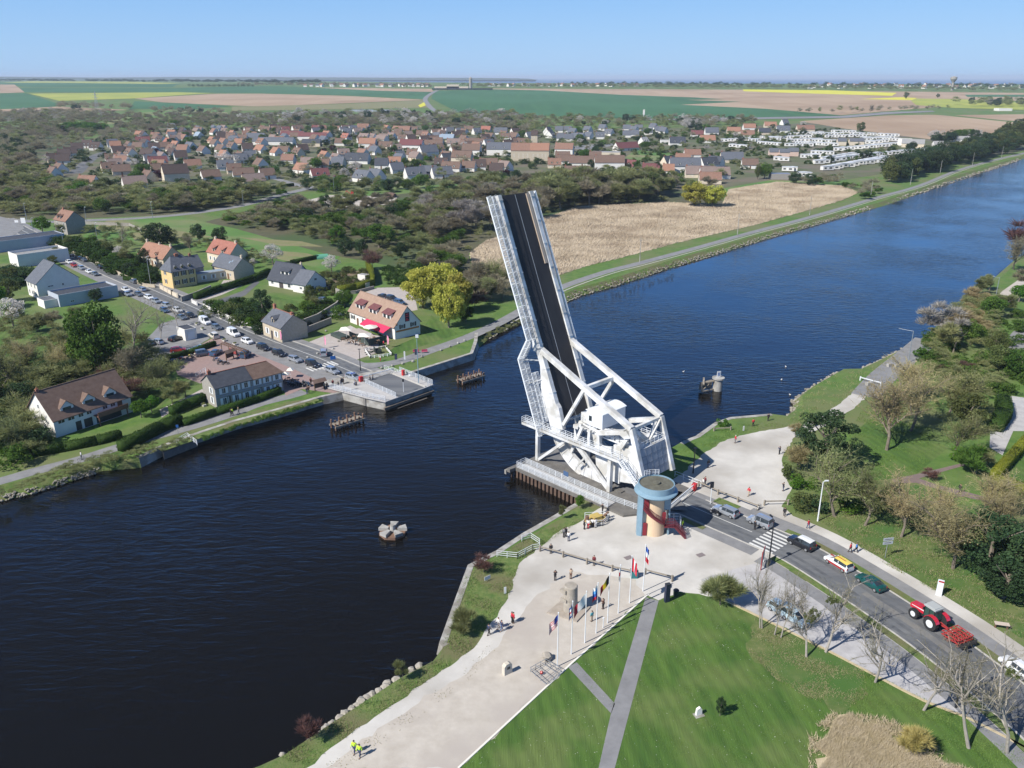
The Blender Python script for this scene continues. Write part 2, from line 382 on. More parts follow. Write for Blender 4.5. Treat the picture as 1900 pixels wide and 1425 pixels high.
# far hills on the western horizon
hm = mat('hill', (.05,.08,.06),(.085,.11,.08),rough=1,scale=.003)
mb = MB()
for (x0,x1,y,hmax,sd_) in ((-9400,-3500,9000,84,3),(-6000,300,10500,76,5),(-9400,-5600,7200,62,9)):
 rr = random.Random(sd_); N = 60; base = []
 for i in range(N+1):
  t = i/N; e = math.sin(math.pi*t)**.35
  base.append((x0+(x1-x0)*t,44+(hmax-44)*e*(.85+.1*math.sin(t*9+sd_)+.08*rr.random())))
 for (xa,za),(xb,zb) in zip(base,base[1:]):
  mb.quad((xa,y-500,42),(xb,y-500,42),(xb,y,zb),(xa,y,za)); mb.quad((xa,y,za),(xb,y,zb),(xb,y+900,20),(xa,y+900,20))
tag(mb.build('hills', hm),kind=STRUCT)
# --- farmland,photograph points
sheet('village_ground', [(60,335),(60,290),(150,262),(250,238),(430,236),(560,232),(960,232),(1000,246),(1150,238),(1330,236),(1500,228),(1640,245),(1900,262),(1900,280),(1560,335),(1430,340),(1330,360),(960,345),(700,352),(480,358),(300,372)], C['village'],1, True,z=.02)
sheet('wood_floor', [(0,408),(0,245),(150,240),(160,262),(60,292),(60,335),(300,372),(480,358),(560,352),(440,384),(330,398),(160,405)], C['scrubfloor'],1,z=.03)
sheet('scrub_floor', [(380,412),(470,388),(560,380),(880,345),(1010,330),(1330,358),(1345,378),(1010,402),(870,470),(880,540),(760,500),(600,470),(440,425)], C['scrubfloor'],1,z=.03)
for nm,px,m,lv in (
 ('field_soil_north', [(870,164),(1380,166.5),(1900,172.5),(1900,186),(1770,196),(1640,207),(1560,214),(1380,204),(1000,186)], 'soil', 1),
 ('field_green_north', [(806,169),(900,165.5),(1010,168),(1150,176),(1290,181),(1345,184.5),(1268,185.5),(1375,189),(1262,194.5),(1420,202),(1565,214.5),(1400,218),(1150,220),(960,213),(850,209),(800,183)], 'wheat', 2),
 ('field_rape', [(1378,166),(1540,167.6),(1664,172.5),(1655,178),(1480,173),(1380,169.5)], 'rape', 2),
 ('field_rape_east', [(1595,184),(1672,180.5),(1702,182),(1692,186)], 'rape', 2),
 ('field_meadow_east', [(1690,187),(1700,183),(1780,184),(1900,190),(1900,204),(1760,200),(1700,195)], 'rape2', 2),
 ('field_green_east', [(1790,176),(1900,176),(1900,180),(1795,180)], 'wheat', 2),
 ('field_soil_east', [(1481,225),(1654,214),(1736,213),(1900,229),(1900,241),(1829,250),(1728,259),(1610,244),(1520,231)], 'soil', 1),
 ('field_soil_edge', [(1770,214),(1900,212),(1900,226),(1860,223)], 'soil', 1),
 ('field_green_strip', [(440,160.5),(520,160),(800,171),(788,184),(640,177),(480,173),(330,172),(40,171),(20,163),(320,163.5)], 'wheat', 1),
 ('field_green_hill', [(0,152),(60,150.8),(240,152),(340,155),(320,162),(60,162),(0,158)], 'wheat', 1),
 ('field_pale_hill', [(60,150.4),(240,151.6),(340,154.6),(300,156),(120,154),(0,153.6)], 'rape2', 2),
 ('field_soil_hill', [(0,157),(26,157),(46,171.5),(0,173)], 'soil', 2),
 ('field_soil_strip', [(580,162.6),(800,165),(806,171),(700,168.5)], 'soil', 2),
 ('field_soil_middle', [(250,183),(400,174.3),(480,174),(640,178),(790,185.5),(640,192),(480,197.5),(430,196),(300,190)], 'soil', 2),
 ('field_yellow', [(54,174),(330,171.3),(400,173),(345,176),(250,183),(110,187.5)], 'rape2', 3),
 ('field_green_lower', [(250,188),(430,197),(360,203),(240,202)], 'wheat', 2),
 ('field_green_left', [(0,173.5),(48,173),(118,196),(60,201),(0,203)], 'wheat', 2),
 ('field_brown_left', [(0,203),(110,198),(240,204),(120,210),(0,213)], 'soil', 2),
 ('meadow_left', [(10,240),(60,226),(200,222),(260,205),(420,205),(430,224),(300,226),(200,237),(60,246)], 'meadow', 2),
 ('field_pale_middle', [(430,198),(640,193),(790,186),(795,200),(640,203),(430,206)], 'tanm', 2),
 ): sheet(nm,px, C[m],lv, True)
sheet('highway', [(1180,221),(1400,218.3),(1560,215.5),(1640,208.6),(1730,205.6),(1735,207.6),(1650,212),(1570,219),(1400,221.5),(1180,223.6)], C['asph2'],3, True)
RoadN = smooth_line([G(*p) for p in ((812,208),(800,201),(791,190),(789,184),(794,178),(805,171),(812,168))])
ribbon('country_road', RoadN, -6,6, C['asph2'],z=.5)
sheet('rape_verge', [(776,196),(787,190),(790,196),(780,200)], C['rape'],4, True)
# --- middle distance
sheet('meadow_middle', [(150,440),(200,408),(330,402),(440,424),(590,450),(640,470),(600,500),(470,470),(380,450),(280,452)], C['meadow'],3)
for i,px in enumerate(([(240,432),(330,428),(400,440),(250,446)],[(440,440),(560,448),(600,458),(520,456)],[(480,462),(570,470),(600,480),(520,474)])):
 sheet('dry_strip', px, C['tanm'],4)
sheet('meadow_bank', [(600,352),(880,340),(960,332),(980,346),(860,362),(700,366)], C['meadow'],3)
sheet('meadow_yard', [(420,410),(540,384),(640,388),(780,386),(800,396),(640,404),(480,420)], C['meadow'],3)
sheet('meadow_east', [(1230,384),(1340,350),(1430,334),(1560,338),(1580,344),(1400,342),(1340,372)], C['meadow'],3)
sheet('storage_yard', [(535,384),(560,374),(610,362),(738,365),(728,379),(640,384)], C['gravel2'],4)
BR = smooth_line([G(*p) for p in ((-60,398),(0,407),(90,412),(160,409),(240,406),(330,399),(400,390),(460,379),(530,360),(570,350),(590,344))])
ribbon('back_road', BR, -3.2,3.2, C['asph2'],5)
ribbon('back_road_edge', BR, 3.9,4.3, C['kerb'],5)
VS = smooth_line([G(*p) for p in ((140,322),(165,298),(190,284),(240,276))])
ribbon('village_street', VS, -5,5, C['asph'],4)
ribbon('village_lane', smooth_line([G(*p) for p in ((560,346),(520,334),(470,322),(500,316))]),-3,3, C['asph2'],4)
ribbon('church_path', smooth_line([G(*p) for p in ((905,331),(950,324),(1000,332),(1040,334))]),-1.5,1.5, C['pale'],4)
sheet('church_green', [(870,334),(950,326),(1000,334),(1030,340),(1000,350),(880,348)], C['meadow'],3)
sheet('car_park', [(1040,274),(1140,264),(1144,270),(1080,278)], C['asph2'],4)
sheet('village_green', [(1160,292),(1180,278),(1250,284),(1240,296),(1180,301)], C['meadow'],4)
sheet('forecourt_pale', [(540,664),(560,640),(650,604),(705,632),(700,655),(660,668),(640,676),(600,684)], C['pale'],3)
sheet('lot_pale', [(655,566),(672,544),(700,534),(745,533),(768,545),(775,575),(740,582),(690,562)], C['pale'],3)
sheet('garden_earth', [(590,520),(640,500),(690,505),(690,525),(620,545)], C['earth'],3)
sheet('garden_lawn', [(440,575),(480,545),(560,560),(580,585),(520,610),(450,600)], C['lawn'],3)
sheet('garden_lawn_west', [(-40,620),(0,590),(90,600),(150,640),(100,720),(-40,700)], C['lawn'],2)
sheet('garden_lawn_mid', [(240,760),(250,715),(310,705),(330,730),(290,760)], C['lawn'],2)
sheet('driveway', [(296,760),(330,745),(375,722),(381,728),(340,752),(300,775)], C['pale'],3)
sheet('garden_path', [(395,560),(450,540),(475,520),(482,524),(455,548),(400,570)], C['asph'],3)
sheet('house_court', [(400,540),(415,520),(440,520),(450,530),(410,548),(370,560),(352,566),(345,558)], C['pale'],3)
# main road on the west bank
LR = smooth_line([G(*p) for p in ((690,705),(640,685),(590,664),(480,623),(400,588),(330,558),(265,530),(200,502),(150,478),(95,452),(50,432),(20,416),(0,407))])
ribbon('road_west_margin', LR, -6.5,9.5, C['asph2'],6)
ribbon('road_west', LR, -3.4,3.6, C['road'],7)
ribbon('road_west_line', LR, -.08,.08, C['white'],8)
ribbon('kerb_west_north', LR, -4.0,-3.75, C['kerb'],z=.12,th=.14)
ribbon('kerb_west_south', LR, 3.95,4.2, C['kerb'],z=.12,th=.14)
sheet('roundabout', [(-60,440),(-60,402),(0,402),(40,412),(45,425),(20,440),(0,450)], C['asph2'],z=.13)
sheet('parking_dark', [(262,640),(300,600),(335,590),(405,618),(350,652),(318,668),(262,672)], C['asph2'],4)
sheet('plaza_pink', [(318,668),(350,652),(405,622),(438,634),(470,646),(560,685),(622,708),(640,722),(620,730),(560,722),(530,735),(520,700),(440,690),(385,704),(372,712),(330,696)], C['pink'],5)
sheet('disabled_bay', [(343,650),(372,639),(387,643),(358,655)],mat('blue_paint', (.25,.42,.6),(.3,.48,.66),scale=2),9)
# crossing on the west road
ux = (G(640,685)-G(590,664)).normalized(); uy = Vector((-ux.y,ux.x,0))
def crossing(c,ux,uy,n,half,sp,ln,wd,z=.05):
 mb = MB()
 for i in range(n):
  q = c+uy*((i-(n-1)/2)*sp); a = ux*ln/2; b_ = uy*wd/2
  mb.quad(q-a-b_,q+a-b_,q+a+b_,q-a+b_)
 for v in range(len(mb.v)): mb.v[v] = (mb.v[v][0],mb.v[v][1],z)
 return mb
tag(crossing(G(598,680),ux,uy,8,4,1.05,3.6,.5,.08).build('crossing_west', C['white']),kind=STRUCT)
# towpaths of the west bank
TP1 = smooth_line([G(*p) for p in ((-120,925),(0,893),(63,875),(147,853),(210,833),(274,814),(337,797),(381,784),(431,768),(482,749),(530,737),(566,727))])
ribbon('towpath_south', TP1,-1.7,1.7, C['asph2'],3)
TP2 = smooth_line([G(*p) for p in ((650,676),(690,678),(740,671),(800,650),(870,625),(930,597),(985,566),(1035,536),(1123,505),(1185,489),(1300,458),(1400,430),(1511,401),(1626,367),(1708,344),(1790,312),(1900,284),(2100,240))])
ribbon('towpath_north', TP2,-2.0,2.0, C['asph2'],4)
ribbon('towpath_line', TP2[20:],-3.6,-3.05, C['kerb'],5)
sheet('verge_bright', [(700,668),(760,650),(850,620),(800,585),(775,625),(735,642)], C['lawn'],2)
# --- east bank
sheet('gravel_square', [(563,1428),(648,1364),(741,1301),(810,1253),(880,1202),(907,1161),(943,1110),(964,1045),(1006,1013),(1036,987),(1082,965),(1119,940),(1138,929),(1200,920),(1265,880),(1300,845),(1350,815),(1410,800),(1480,790),
 (1530,770),(1562,745),(1600,716),(1632,716),(1590,752),(1540,787),(1470,815),(1451,850),(1455,880),(1470,905),(1450,940),(1530,1000),(1430,1090),(1402,1139),(1340,1112),(1297,1102),(1260,1098),(1222,1114),(1199,1104),(1062,1230),(848,1428)], C['gravel'],1,rag=.16)
sheet('gravel_apron', [(600,1428),(700,1352),(850,1260),(930,1190),(990,1110),(1060,1060),(1180,1075),(1196,1104),(1062,1229),(850,1425)], C['gravel2'],2,rag=.25)
sheet('gravel_parking', [(1300,1075),(1420,1040),(1560,1110),(1700,1215),(1800,1280),(1930,1365),(1930,1400),(1800,1334),(1715,1299),(1601,1240),(1530,1203),(1402,1140),(1340,1110)], C['pgravel'],3,rag=.15)
ribbon('path_asphalt_north', smooth_line([G(*p) for p in ((1605,735),(1640,697),(1690,656),(1720,630))]),-3.2,3.2, C['asph2'],3)
sheet('lawn', [(1222,1115),(1260,1100),(1297,1104),(1340,1112),(1402,1141),(1530,1204),(1601,1241),(1540,1290),(1560,1340),(1500,1428),(1140,1428)], C['lawn'],1,rag=.06)
sheet('lawn_west', [(1199,1106),(1062,1231),(850,1428),(1112,1428),(1134,1322)], C['lawn'],1)
sheet('lawn_rough', [(1402,1141),(1530,1204),(1601,1241),(1610,1290),(1560,1325),(1500,1296),(1440,1262),(1385,1205),(1392,1165)], C['lawn2'],2,rag=.5)
sheet('lawn_east', [(1601,1241),(1715,1300),(1800,1335),(1930,1402),(1930,1460),(1500,1460),(1500,1428),(1560,1340),(1560,1320)], C['lawn'],1)
sheet('lawn_path', [(1198,1108),(1222,1115),(1140,1428),(1110,1428),(1134,1322)], C['asph2'],3)
sheet('lawn_path_branch', [(1054,1238),(1070,1229),(1141,1306),(1134,1324),(1130,1320)], C['asph2'],3)
RR = smooth_line([G(*p) for p in ((1262,931),(1286,941),(1337,963),(1415,996),(1482,1026),(1560,1073),(1650,1131),(1760,1207),(1900,1318),(2050,1450))])
ribbon('road_east', RR, -3.6,3.6, C['roadR'],5)
ribbon('road_east_shoulder', RR[:14],-6.3,5.2, C['asph2'],4)
TK = mat('tyre_wear', (.07,.075,.085),(.15,.155,.16),rough=.8,scale=.35,detail=9); MUD = mat('dried_mud', (.2,.19,.175),(.13,.135,.14),rough=.9,scale=.6,detail=10)
for L_,z_ in ((RR, .052),(LR, .07)):
 for o_ in (-2.75,-1.35,1.0,2.4): ribbon('tyre_wear', L_,o_-.35,o_+.3, TK, z=z_)
ribbon('mud_trail', RR[22:],-.55,.5, MUD, z=.056)
ribbon('road_east_line', RR[:12],-.07,.07, C['white'],7)
ribbon('cycle_path', RR[8:],5.1,7.4, C['asph2'],3)
ribbon('footpath_gravel', RR[8:],7.4,9.8, C['gravel'],4)
ribbon('verge_north', RR[13:],3.9,5.1, C['bankgrass'],6,z=.1)
ribbon('verge_south', RR[15:],-5.2,-3.95, C['bankgrass'],6,z=.1)
ribbon('verge_south_front', RR[5:9],-5.3,-4.2, C['bankgrass'],6,z=.1)
ribbon('verge_north_front', RR[5:9],4.2,6.2, C['bankgrass'],6,z=.1)
ribbon('kerb_east_north', RR[4:],3.65,3.85, C['kerb'],z=.12,th=.14)
ribbon('kerb_east_south', RR[4:],-3.85,-3.65, C['kerb'],z=.12,th=.14)
ribbon('shared_pavement', RR[:10],6.3,8.8, C['gravel'],5)
ribbon('pavement_south', RR[14:],-7.6,-5.25, C['asph2'],4)
ribbon('parking_edge', smooth_line([G(*p) for p in ((1340,1111),(1402,1140),(1530,1203),(1601,1240),(1715,1299),(1800,1333),(1930,1400))]),-.35,.0,mat('yellow_stone', (.42,.34,.2),(.5,.42,.28),scale=1),z=.1,th=.12)
ribbon('lawn_kerb', [G(1204,1103), G(1199,1106), G(1130,1169), G(1062,1230), G(850,1426)],-.12,.12,mat('white_kerb', (.7,.67,.6),scale=1),z=.1,th=.12)
ux = (G(1482,1026)-G(1415,996)).normalized(); uy = Vector((-ux.y,ux.x,0))
tag(crossing(G(1431,1005),ux,uy,7,4,1.0,4.2,.48,.062).build('crossing_east', C['white']),kind=STRUCT)
sheet('garden_lawn_east', [(1840,900),(1880,860),(1960,820),(1960,960),(1900,930)], C['lawn'],2)
sheet('park_path', [(1655,890),(1700,880),(1800,856),(1796,862),(1705,888),(1740,900),(1790,912),(1850,928),(1846,934),(1780,920),(1700,896),(1660,897)],mat('red_path', (.16,.12,.11),(.2,.15,.14),scale=1),3)
sheet('drive_east', [(1845,730),(1900,738),(1960,760),(1960,800),(1880,800),(1860,845),(1836,830),(1838,790),(1870,760)], C['pgravel'],3)
sheet('parking_east', [(1858,640),(1880,615),(1960,590),(1960,640),(1900,655)], C['asph2'],3)
sheet('road_north_east', [(1842,560),(1860,540),(1910,505),(1960,490),(1960,520),(1900,528),(1870,550)], C['gravel2'],3)
sheet('verge_park', [(1640,760),(1700,800),(1760,830),(1700,880),(1640,890),(1560,900),(1545,850),(1600,790)], C['lawn'],1)
# ================================================================ THE RAISED BRIDGE
TH = 133.8
BO = Vector((16.72,135.467,0))
Sx = Vector((math.cos(R(TH)),math.sin(R(TH)),0)); Wx = Vector((math.sin(R(TH)),-math.cos(R(TH)),0))
def BW(s,w_,z=0.): return BO+Sx*s+Wx*w_+Vector((0,0,z))
M_white = mat('bridge_white', (.74,.75,.76),(.58,.59,.60),rough=.45,scale=.9,coord='obj', detail=14,c3=(.47,.46,.43),scale3=.35)
M_cw = mat('counterweight_shaded_steel', (.36,.39,.44),(.20,.225,.265),rough=.5,scale=.45,coord='obj', detail=12)
M_deckb = mat('leaf_asphalt', (.018,.018,.022),(.035,.034,.038),rough=.8,scale=.25,coord='obj', detail=7,stretch=((1,1,.1),0))
M_line = mat('leaf_line', (.5,.5,.5))
M_rail = mat('rail_white', (.68,.71,.74),rough=.5)
M_rust = mat('rusty_steel', (.13,.07,.045),(.21,.13,.09),rough=.9,scale=1.2,detail=8)
M_dark = mat('dark_metal', (.03,.032,.036),rough=.5)
M_glass = mat('window_glass', (.03,.04,.05),rough=.12,spec=.7)
def rail(mb,pts,h=1.05,nr=3,sp=2.0,r=.035,pickets=0., pr=.015,z=None):
 for a,b_ in zip(pts,pts[1:]):
  a = Vector(a); b_ = Vector(b_); L = (b_-a).length; n = max(1,round(L/sp)); up = Vector((0,0,1))
  for k in range(n+1):
   p = a.lerp(b_,k/n); mb.beam(p,p+up*h,r*2,r*2)
  for j in range(nr):
   hh = h*(j+1)/nr; mb.beam(a+up*hh,b_+up*hh,r*1.3,r*1.3)
  if pickets:
   m = int(L/pickets)
   for k in range(1,m):
    p = a.lerp(b_,k/m); mb.beam(p+up*.08,p+up*(h-.04),pr*2,pr*2)
 return mb
br = empty('bascule_bridge', BO, R(TH), 'raised white steel bascule bridge standing on the pier over the canal', 'bridge')
def V(s,w_,z): return Vector((s,-w_,z))
TIP = (27.9,49.5); PA = (17.4,22.8); PB = (5.5,17.5); PC = (-5.7,13.1); PE = (10.6,8.6); PD = (-8.95,3.6)
ld = Vector((TIP[0]-PE[0],0, TIP[1]-PE[1])).normalized(); ln = Vector((-ld.z,0,ld.x))    # along the leaf / road side of it
LL = math.hypot(TIP[0]-PE[0], TIP[1]-PE[1])
def LP_(t,n_,w_): v = Vector((PE[0],0, PE[1]))+ld*t+ln*n_; return Vector((v.x,-w_,v.z))
for wq in (0.0,8.3):
 mb = MB()                                                        # box girder of the leaf with its joints
 y0,y1 = -(wq-.45),-(wq+.45)
 c = [LP_(12,-.9,0), LP_(LL, -.55,0), LP_(LL, .45,0), LP_(12,.45,0)]
 mb.plate([(p.x,p.z) for p in c],y0,y1)
 c = [LP_(-.6,-2.6,0), LP_(6,-2.9,0), LP_(12,-.9,0), LP_(12,.45,0), LP_(-.6,.45,0)]
 mb.plate([(p.x,p.z) for p in c],y0,y1)
 for t in np.arange(2, LL, 4.6):                                  # stiffener ribs and joints
  mb.beam(LP_(t,.5,wq-.5), LP_(t,.5,wq+.5),.1,.12,ld); mb.beam(LP_(t,.5,wq-.48), LP_(t,-.6,wq-.48),.08,.08,ld)
  mb.beam(LP_(t,.5,wq+.48), LP_(t,-.6,wq+.48),.08,.08,ld)
 mb.build('main_girder', M_white,br)
 mb = MB()                                                        # gusset that deepens the girder at the heel
 mb.plate([(14.6,15.6),(11.2,12.1),(10.1,8.6),(11.4,6.6),(13.0,7.2)],y0-.06 if wq == 0 else y0+.06,y1-.06 if wq == 0 else y1+.06)
 mb.build('heel_gusset', M_white,br)
 mb = MB(); mb.beam(V(PA[0]+.2,wq, PA[1]+.1), V(PC[0],wq, PC[1]),.95,.95)
 mb.plate([(PA[0]-.3, PA[1]+.3),(PA[0]+.9, PA[1]+1.9),(PA[0]+.5, PA[1]-.9),(PA[0]-1.5, PA[1]-1.2)],y0+.1,y1-.1)
 mb.build('top_chord', M_white,br)
 mb = MB(); mb.beam(V(PC[0],wq, PC[1]), V(PD[0],wq, PD[1]),.85,.85); mb.build('rear_leg', M_white,br)
 mb = MB(); mb.beam(V(PB[0]-.1,wq, PB[1]-.2), V(10.2,wq,9.0),.6,.6); mb.build('diagonal_strut', M_white,br)
 mb = MB(); mb.beam(V(-4.4,wq,12.1), V(1.6,wq,10.1),.9,.8)
 mb.beam(V(-5.3,wq,11.8), V(-3.7,wq,8.9),.6,.6); mb.plate([(-4.9,12.6),(-3.2,11.6),(-4.6,11.0),(-5.9,11.5)],y0+.12,y1-.12)
 mb.beam(V(1.6,wq,10.1), V(1.2,wq,5.6),.7,.7)
 mb.build('link_frame', M_white,br)
 # rolling segment: ribbed curved box running on the track
 cx_,cz_,r1,r0 = 2.5,11.2,11.05,8.9; N = 16; mb = MB()
 angs = [R(-26)-R(84)*k/N for k in range(N+1)]
 for k in range(N):
  a,b_ = angs[k],angs[k+1]
  pts = [(cx_+r1*math.cos(a),cz_+r1*math.sin(a)),(cx_+r1*math.cos(b_),cz_+r1*math.sin(b_)),(cx_+r0*math.cos(b_),cz_+r0*math.sin(b_)),(cx_+r0*math.cos(a),cz_+r0*math.sin(a))]
  mb.plate(pts,-(wq-.35),-(wq+.35))
  mb.plate([(cx_+(r1+.12)*math.cos(a),cz_+(r1+.12)*math.sin(a)),(cx_+(r1+.12)*math.cos(b_),cz_+(r1+.12)*math.sin(b_)),pts[1],pts[0]],-(wq-.6),-(wq+.6))
  if k % 2 == 0: mb.beam(V(pts[0][0],wq-.4,pts[0][1]), V(pts[3][0],wq-.4,pts[3][1]),.12,.1,(0,1,0))
 mb.build('rolling_segment', M_white,br,smooth=False)
 mb = MB()
 for a_ in (R(-80), R(-52)):
  mb.beam(V(cx_+r0*math.cos(a_),wq,cz_+r0*math.sin(a_)), V(cx_+(1.2 if a_ < -1 else 3),wq,10),.55,.55)
 mb.build('segment_strut', M_white,br)
 mb = MB(); mb.plate([(-1.6,8.3),(2.2,7.4),(1.6,2.9),(-1.8,1.9)],-(wq-.3),-(wq+.3)); mb.build('web_plate', M_white,br)
mb = MB()                                                            # roadway slab
c = [LP_(1,-.1,0), LP_(LL-.1,-.1,0), LP_(LL-.1,.12,0), LP_(1,.12,0)]
mb.plate([(p.x,p.z) for p in c],-.5,-7.8)
dk = mb.build('deck', M_deckb,br)
mb = MB(); a,b_,q,r_ = LP_(1,.125,4.1), LP_(LL-.2,.125,4.1), LP_(LL-.2,.125,4.22), LP_(1,.125,4.22)
mb.quad(a,b_,q,r_); mb.build('lane_line', M_line,dk)
mb = MB()
for t in np.arange(0.5, LL, 2.3): mb.beam(LP_(t,-.55,.4), LP_(t,-.55,7.9),.25,.9,ln)
for w_ in (2.2,4.15,6.1): mb.beam(LP_(.5,-.4,w_), LP_(LL-.2,-.4,w_),.2,.5,ln)
mb.build('cross_beams', M_white,br)
mb = MB(); mb.plate([(p.x,p.z) for p in (LP_(LL-14,.13,0), LP_(LL-.3,.13,0), LP_(LL-.3,.35,0), LP_(LL-14,.35,0))],-6.9,-7.6)
mb.build('kerb_panel', mat('sand_paint', (.42,.34,.27),rough=.7),br)
def footway(w0,w1,ts,name):
 """grated footway hanging on brackets,with lattice railing; ts = points (t,extra offset)"""
 mb = MB(); rb = MB(); gb = MB()
 for (ta,oa),(tb,ob) in zip(ts,ts[1:]):
  p0,p1,p2,p3 = LP_(ta,oa,w0), LP_(tb,ob,w0), LP_(tb,ob,w1), LP_(ta,oa,w1)
  mb.beam(p0,p1,.12,.28,ln); mb.beam(p3,p2,.12,.28,ln)
  L = (p1-p0).length; n = max(1,int(L/.42))
  for k in range(n+1):
   gb.beam(p0.lerp(p1,k/n),p3.lerp(p2,k/n),.12,.06,ln)
  for k in range(0,n+1,5):
   rb.beam(p0.lerp(p1,k/n),p0.lerp(p1,k/n)+ln*1.1,.07,.07); rb.beam(p3.lerp(p2,k/n),p3.lerp(p2,k/n)+ln*1.1,.07,.07)
  for hh in (.4,.75,1.1):
   rb.beam(p0+ln*hh,p1+ln*hh,.06,.06); rb.beam(p3+ln*hh,p2+ln*hh,.05,.05)
 f = mb.build(name, M_rail,br); (rb.build('railing', M_rail,f) if name != 'cable_tray' else None); (gb.build('grating', mat('grating', (.2,.21,.23),rough=.6),f) if name != 'cable_tray' else None)
footway(-2.75,-1.5,[(17.2,.0),(LL, .0)], 'footway')
footway(-2.9,-1.6,[(17.2,.0),(14.3,-3.6),(-.8,-4.0)][::1], 'footway')
footway(-.95,-.2,[(11.0,-3.2),(1.4,-3.6)], 'inspection_ladder')
MB().poly([LP_(17.3,-.25,-1.47), LP_(LL-.2,-.25,-1.47), LP_(LL-.2,-.25,-.5), LP_(17.3,-.25,-.5)]).poly([LP_(17.3,-.31,-.5), LP_(LL-.2,-.31,-.5), LP_(LL-.2,-.31,-1.47), LP_(17.3,-.31,-1.47)]).build('dark_grating', mat('dark_grating', (.05,.05,.055),(.09,.09,.095),scale=2,coord='obj'),br)
footway(9.3,9.6,[(9.5,.2),(LL, .2)], 'cable_tray')
mb = MB()
for t in np.arange(19, LL, 4.6):
 for a_,b_ in ((-2.7,-.4),(8.7,9.5)): MB().beam(LP_(t,-.2,a_), LP_(t,-.2,b_),.1,.12,ln).build('footway_bracket', M_white,br)
MB().beam(LP_(14.3,-3.7,-2.8), LP_(13.0,-1.2,0),.14,.2).build('footway_bracket', M_white,br); MB().beam(LP_(9.4,-3.7,-2.2), LP_(9.4,-.8,.1),.14,.14).build('footway_bracket', M_white,br)
MB().beam(V(PB[0],.4, PB[1]), V(PB[0],7.9, PB[1]),.7,.7).build('cross_beam', M_white,br)
mb = MB(); mb.beam(V(PC[0]+.2,.4, PC[1]-.3), V(PC[0]+.2,7.9, PC[1]-.3),.55,.55)
mb.beam(V(PC[0]+1.1,.4, PC[1]-.7), V(PC[0]+1.1,7.9, PC[1]-.7),.2,.3)
mb.beam(V(PC[0]-.2,.5, PC[1]-.5), V(-6.4,4.15,9.7),.42,.42); mb.beam(V(PC[0]-.2,7.8, PC[1]-.5), V(-6.4,4.15,9.7),.42,.42)
mb.beam(V(PC[0],6.5, PC[1]-.5), V(-6.2,4.5,9.6),.3,.3)
mb.build('cross_bracing', M_white,br)
mb = MB()                                                            # counterweight: side plates white,rear face grey-blue, its shade put into the colour
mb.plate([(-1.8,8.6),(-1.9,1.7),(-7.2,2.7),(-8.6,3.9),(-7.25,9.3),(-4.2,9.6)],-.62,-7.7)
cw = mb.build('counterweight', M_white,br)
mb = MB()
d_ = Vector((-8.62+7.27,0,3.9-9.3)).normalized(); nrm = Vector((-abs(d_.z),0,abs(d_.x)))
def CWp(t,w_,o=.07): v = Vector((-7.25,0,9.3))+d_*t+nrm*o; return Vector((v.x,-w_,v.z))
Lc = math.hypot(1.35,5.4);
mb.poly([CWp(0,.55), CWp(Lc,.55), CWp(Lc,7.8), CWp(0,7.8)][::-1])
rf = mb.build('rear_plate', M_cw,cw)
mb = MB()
for k in range(1,4): mb.beam(CWp(Lc*k/4,.6,.09), CWp(Lc*k/4,7.7,.09),.03,.04)
for k in range(1,5): mb.beam(CWp(.1,.55+7.2*k/5,.09), CWp(Lc-.1,.55+7.2*k/5,.09),.03,.04)
mb.build('plate_seams', mat('seam_grey', (.14,.16,.2)),rf)
mb = MB(); mb.plate([(-1.75,8.75),(-1.85,1.6),(-3.4,1.6),(-3.4,8.75)],-.18,-.61)
mb.plate([(-3.45,8.8),(-3.45,2.0),(-7.0,2.8),(-7.1,9.1)],-.3,-.6); mb.build('side_plate', M_white,cw)
mb = MB()                                                            # machinery cabin with its curved roof
mb.box(1.7,-7.5,10.3,5.5,-1,13.2); cb = mb.build('machinery_cabin', mat('cabin_white', (.7,.73,.77),(.66,.69,.73),rough=.4,scale=.5,coord='obj'),br)
mb = MB(); P_ = [(1.55+4.1*k/10,13.2+.55*math.sin(math.pi*k/10)) for k in range(11)]
mb.plate(P_+[(5.65,13.12),(1.55,13.12)],-.85,-7.65); mb.build('roof', mat('cabin_roof', (.74,.76,.78),rough=.5),cb)
mb = MB(); mb.box(4.2,-1.0+.0,11.2,4.9,-.97,12.2); mb.build('window', M_glass,cb)
mb = MB(); mb.box(5.5,-5.5,10.3,7.0,-1.2,12.2); mb.build('annex', M_white,cb)
# machinery: gear cases,shafts,motors,platform
mb = MB()
mb.box(-3.6,-7.6,8.9,6.2,-.8,9.15)
for k in range(5):
 mb.tube(V(-2.9+k*1.1,1.0,9.7), V(-2.9+k*1.1,2.6,9.7),.55,n=10); mb.box(-3.2+k*1.1,-3.6,9.2,-2.4+k*1.1,-2.7,10.0)
mb.tube(V(-3.0,1.4,8.6), V(6.4,1.4,9.9),.32,n=8); mb.tube(V(0.5,2.0,10.0), V(6.0,1.0,10.6),.28,n=8)
mb.blob((7.0,-1.6,9.6),1.0,1,.05); mb.blob((6.0,-2.8,10.0),.8,1,.05); mb.tube(V(6.6,.6,9.9), V(6.6,7.6,9.9),.25,n=8)
mb.box(7.4,-7.4,8.6,8.6,-.9,9.3)
mach = mb.build('machinery', M_white,br)
mb = MB(); rail(mb,[V(-3.6,.8,9.15), V(1.2,.8,9.15)],1.0,2,1.2); rail(mb,[V(3.2,1.2,9.2), V(6.6,.9,10.6)],1.0,3,.8)
rail(mb,[V(-6.9,.8,9.45), V(-6.9,7.5,9.4), V(-2.2,7.5,9.4)],1.0,2,1.2)
mb.build('railing', M_rail,mach)
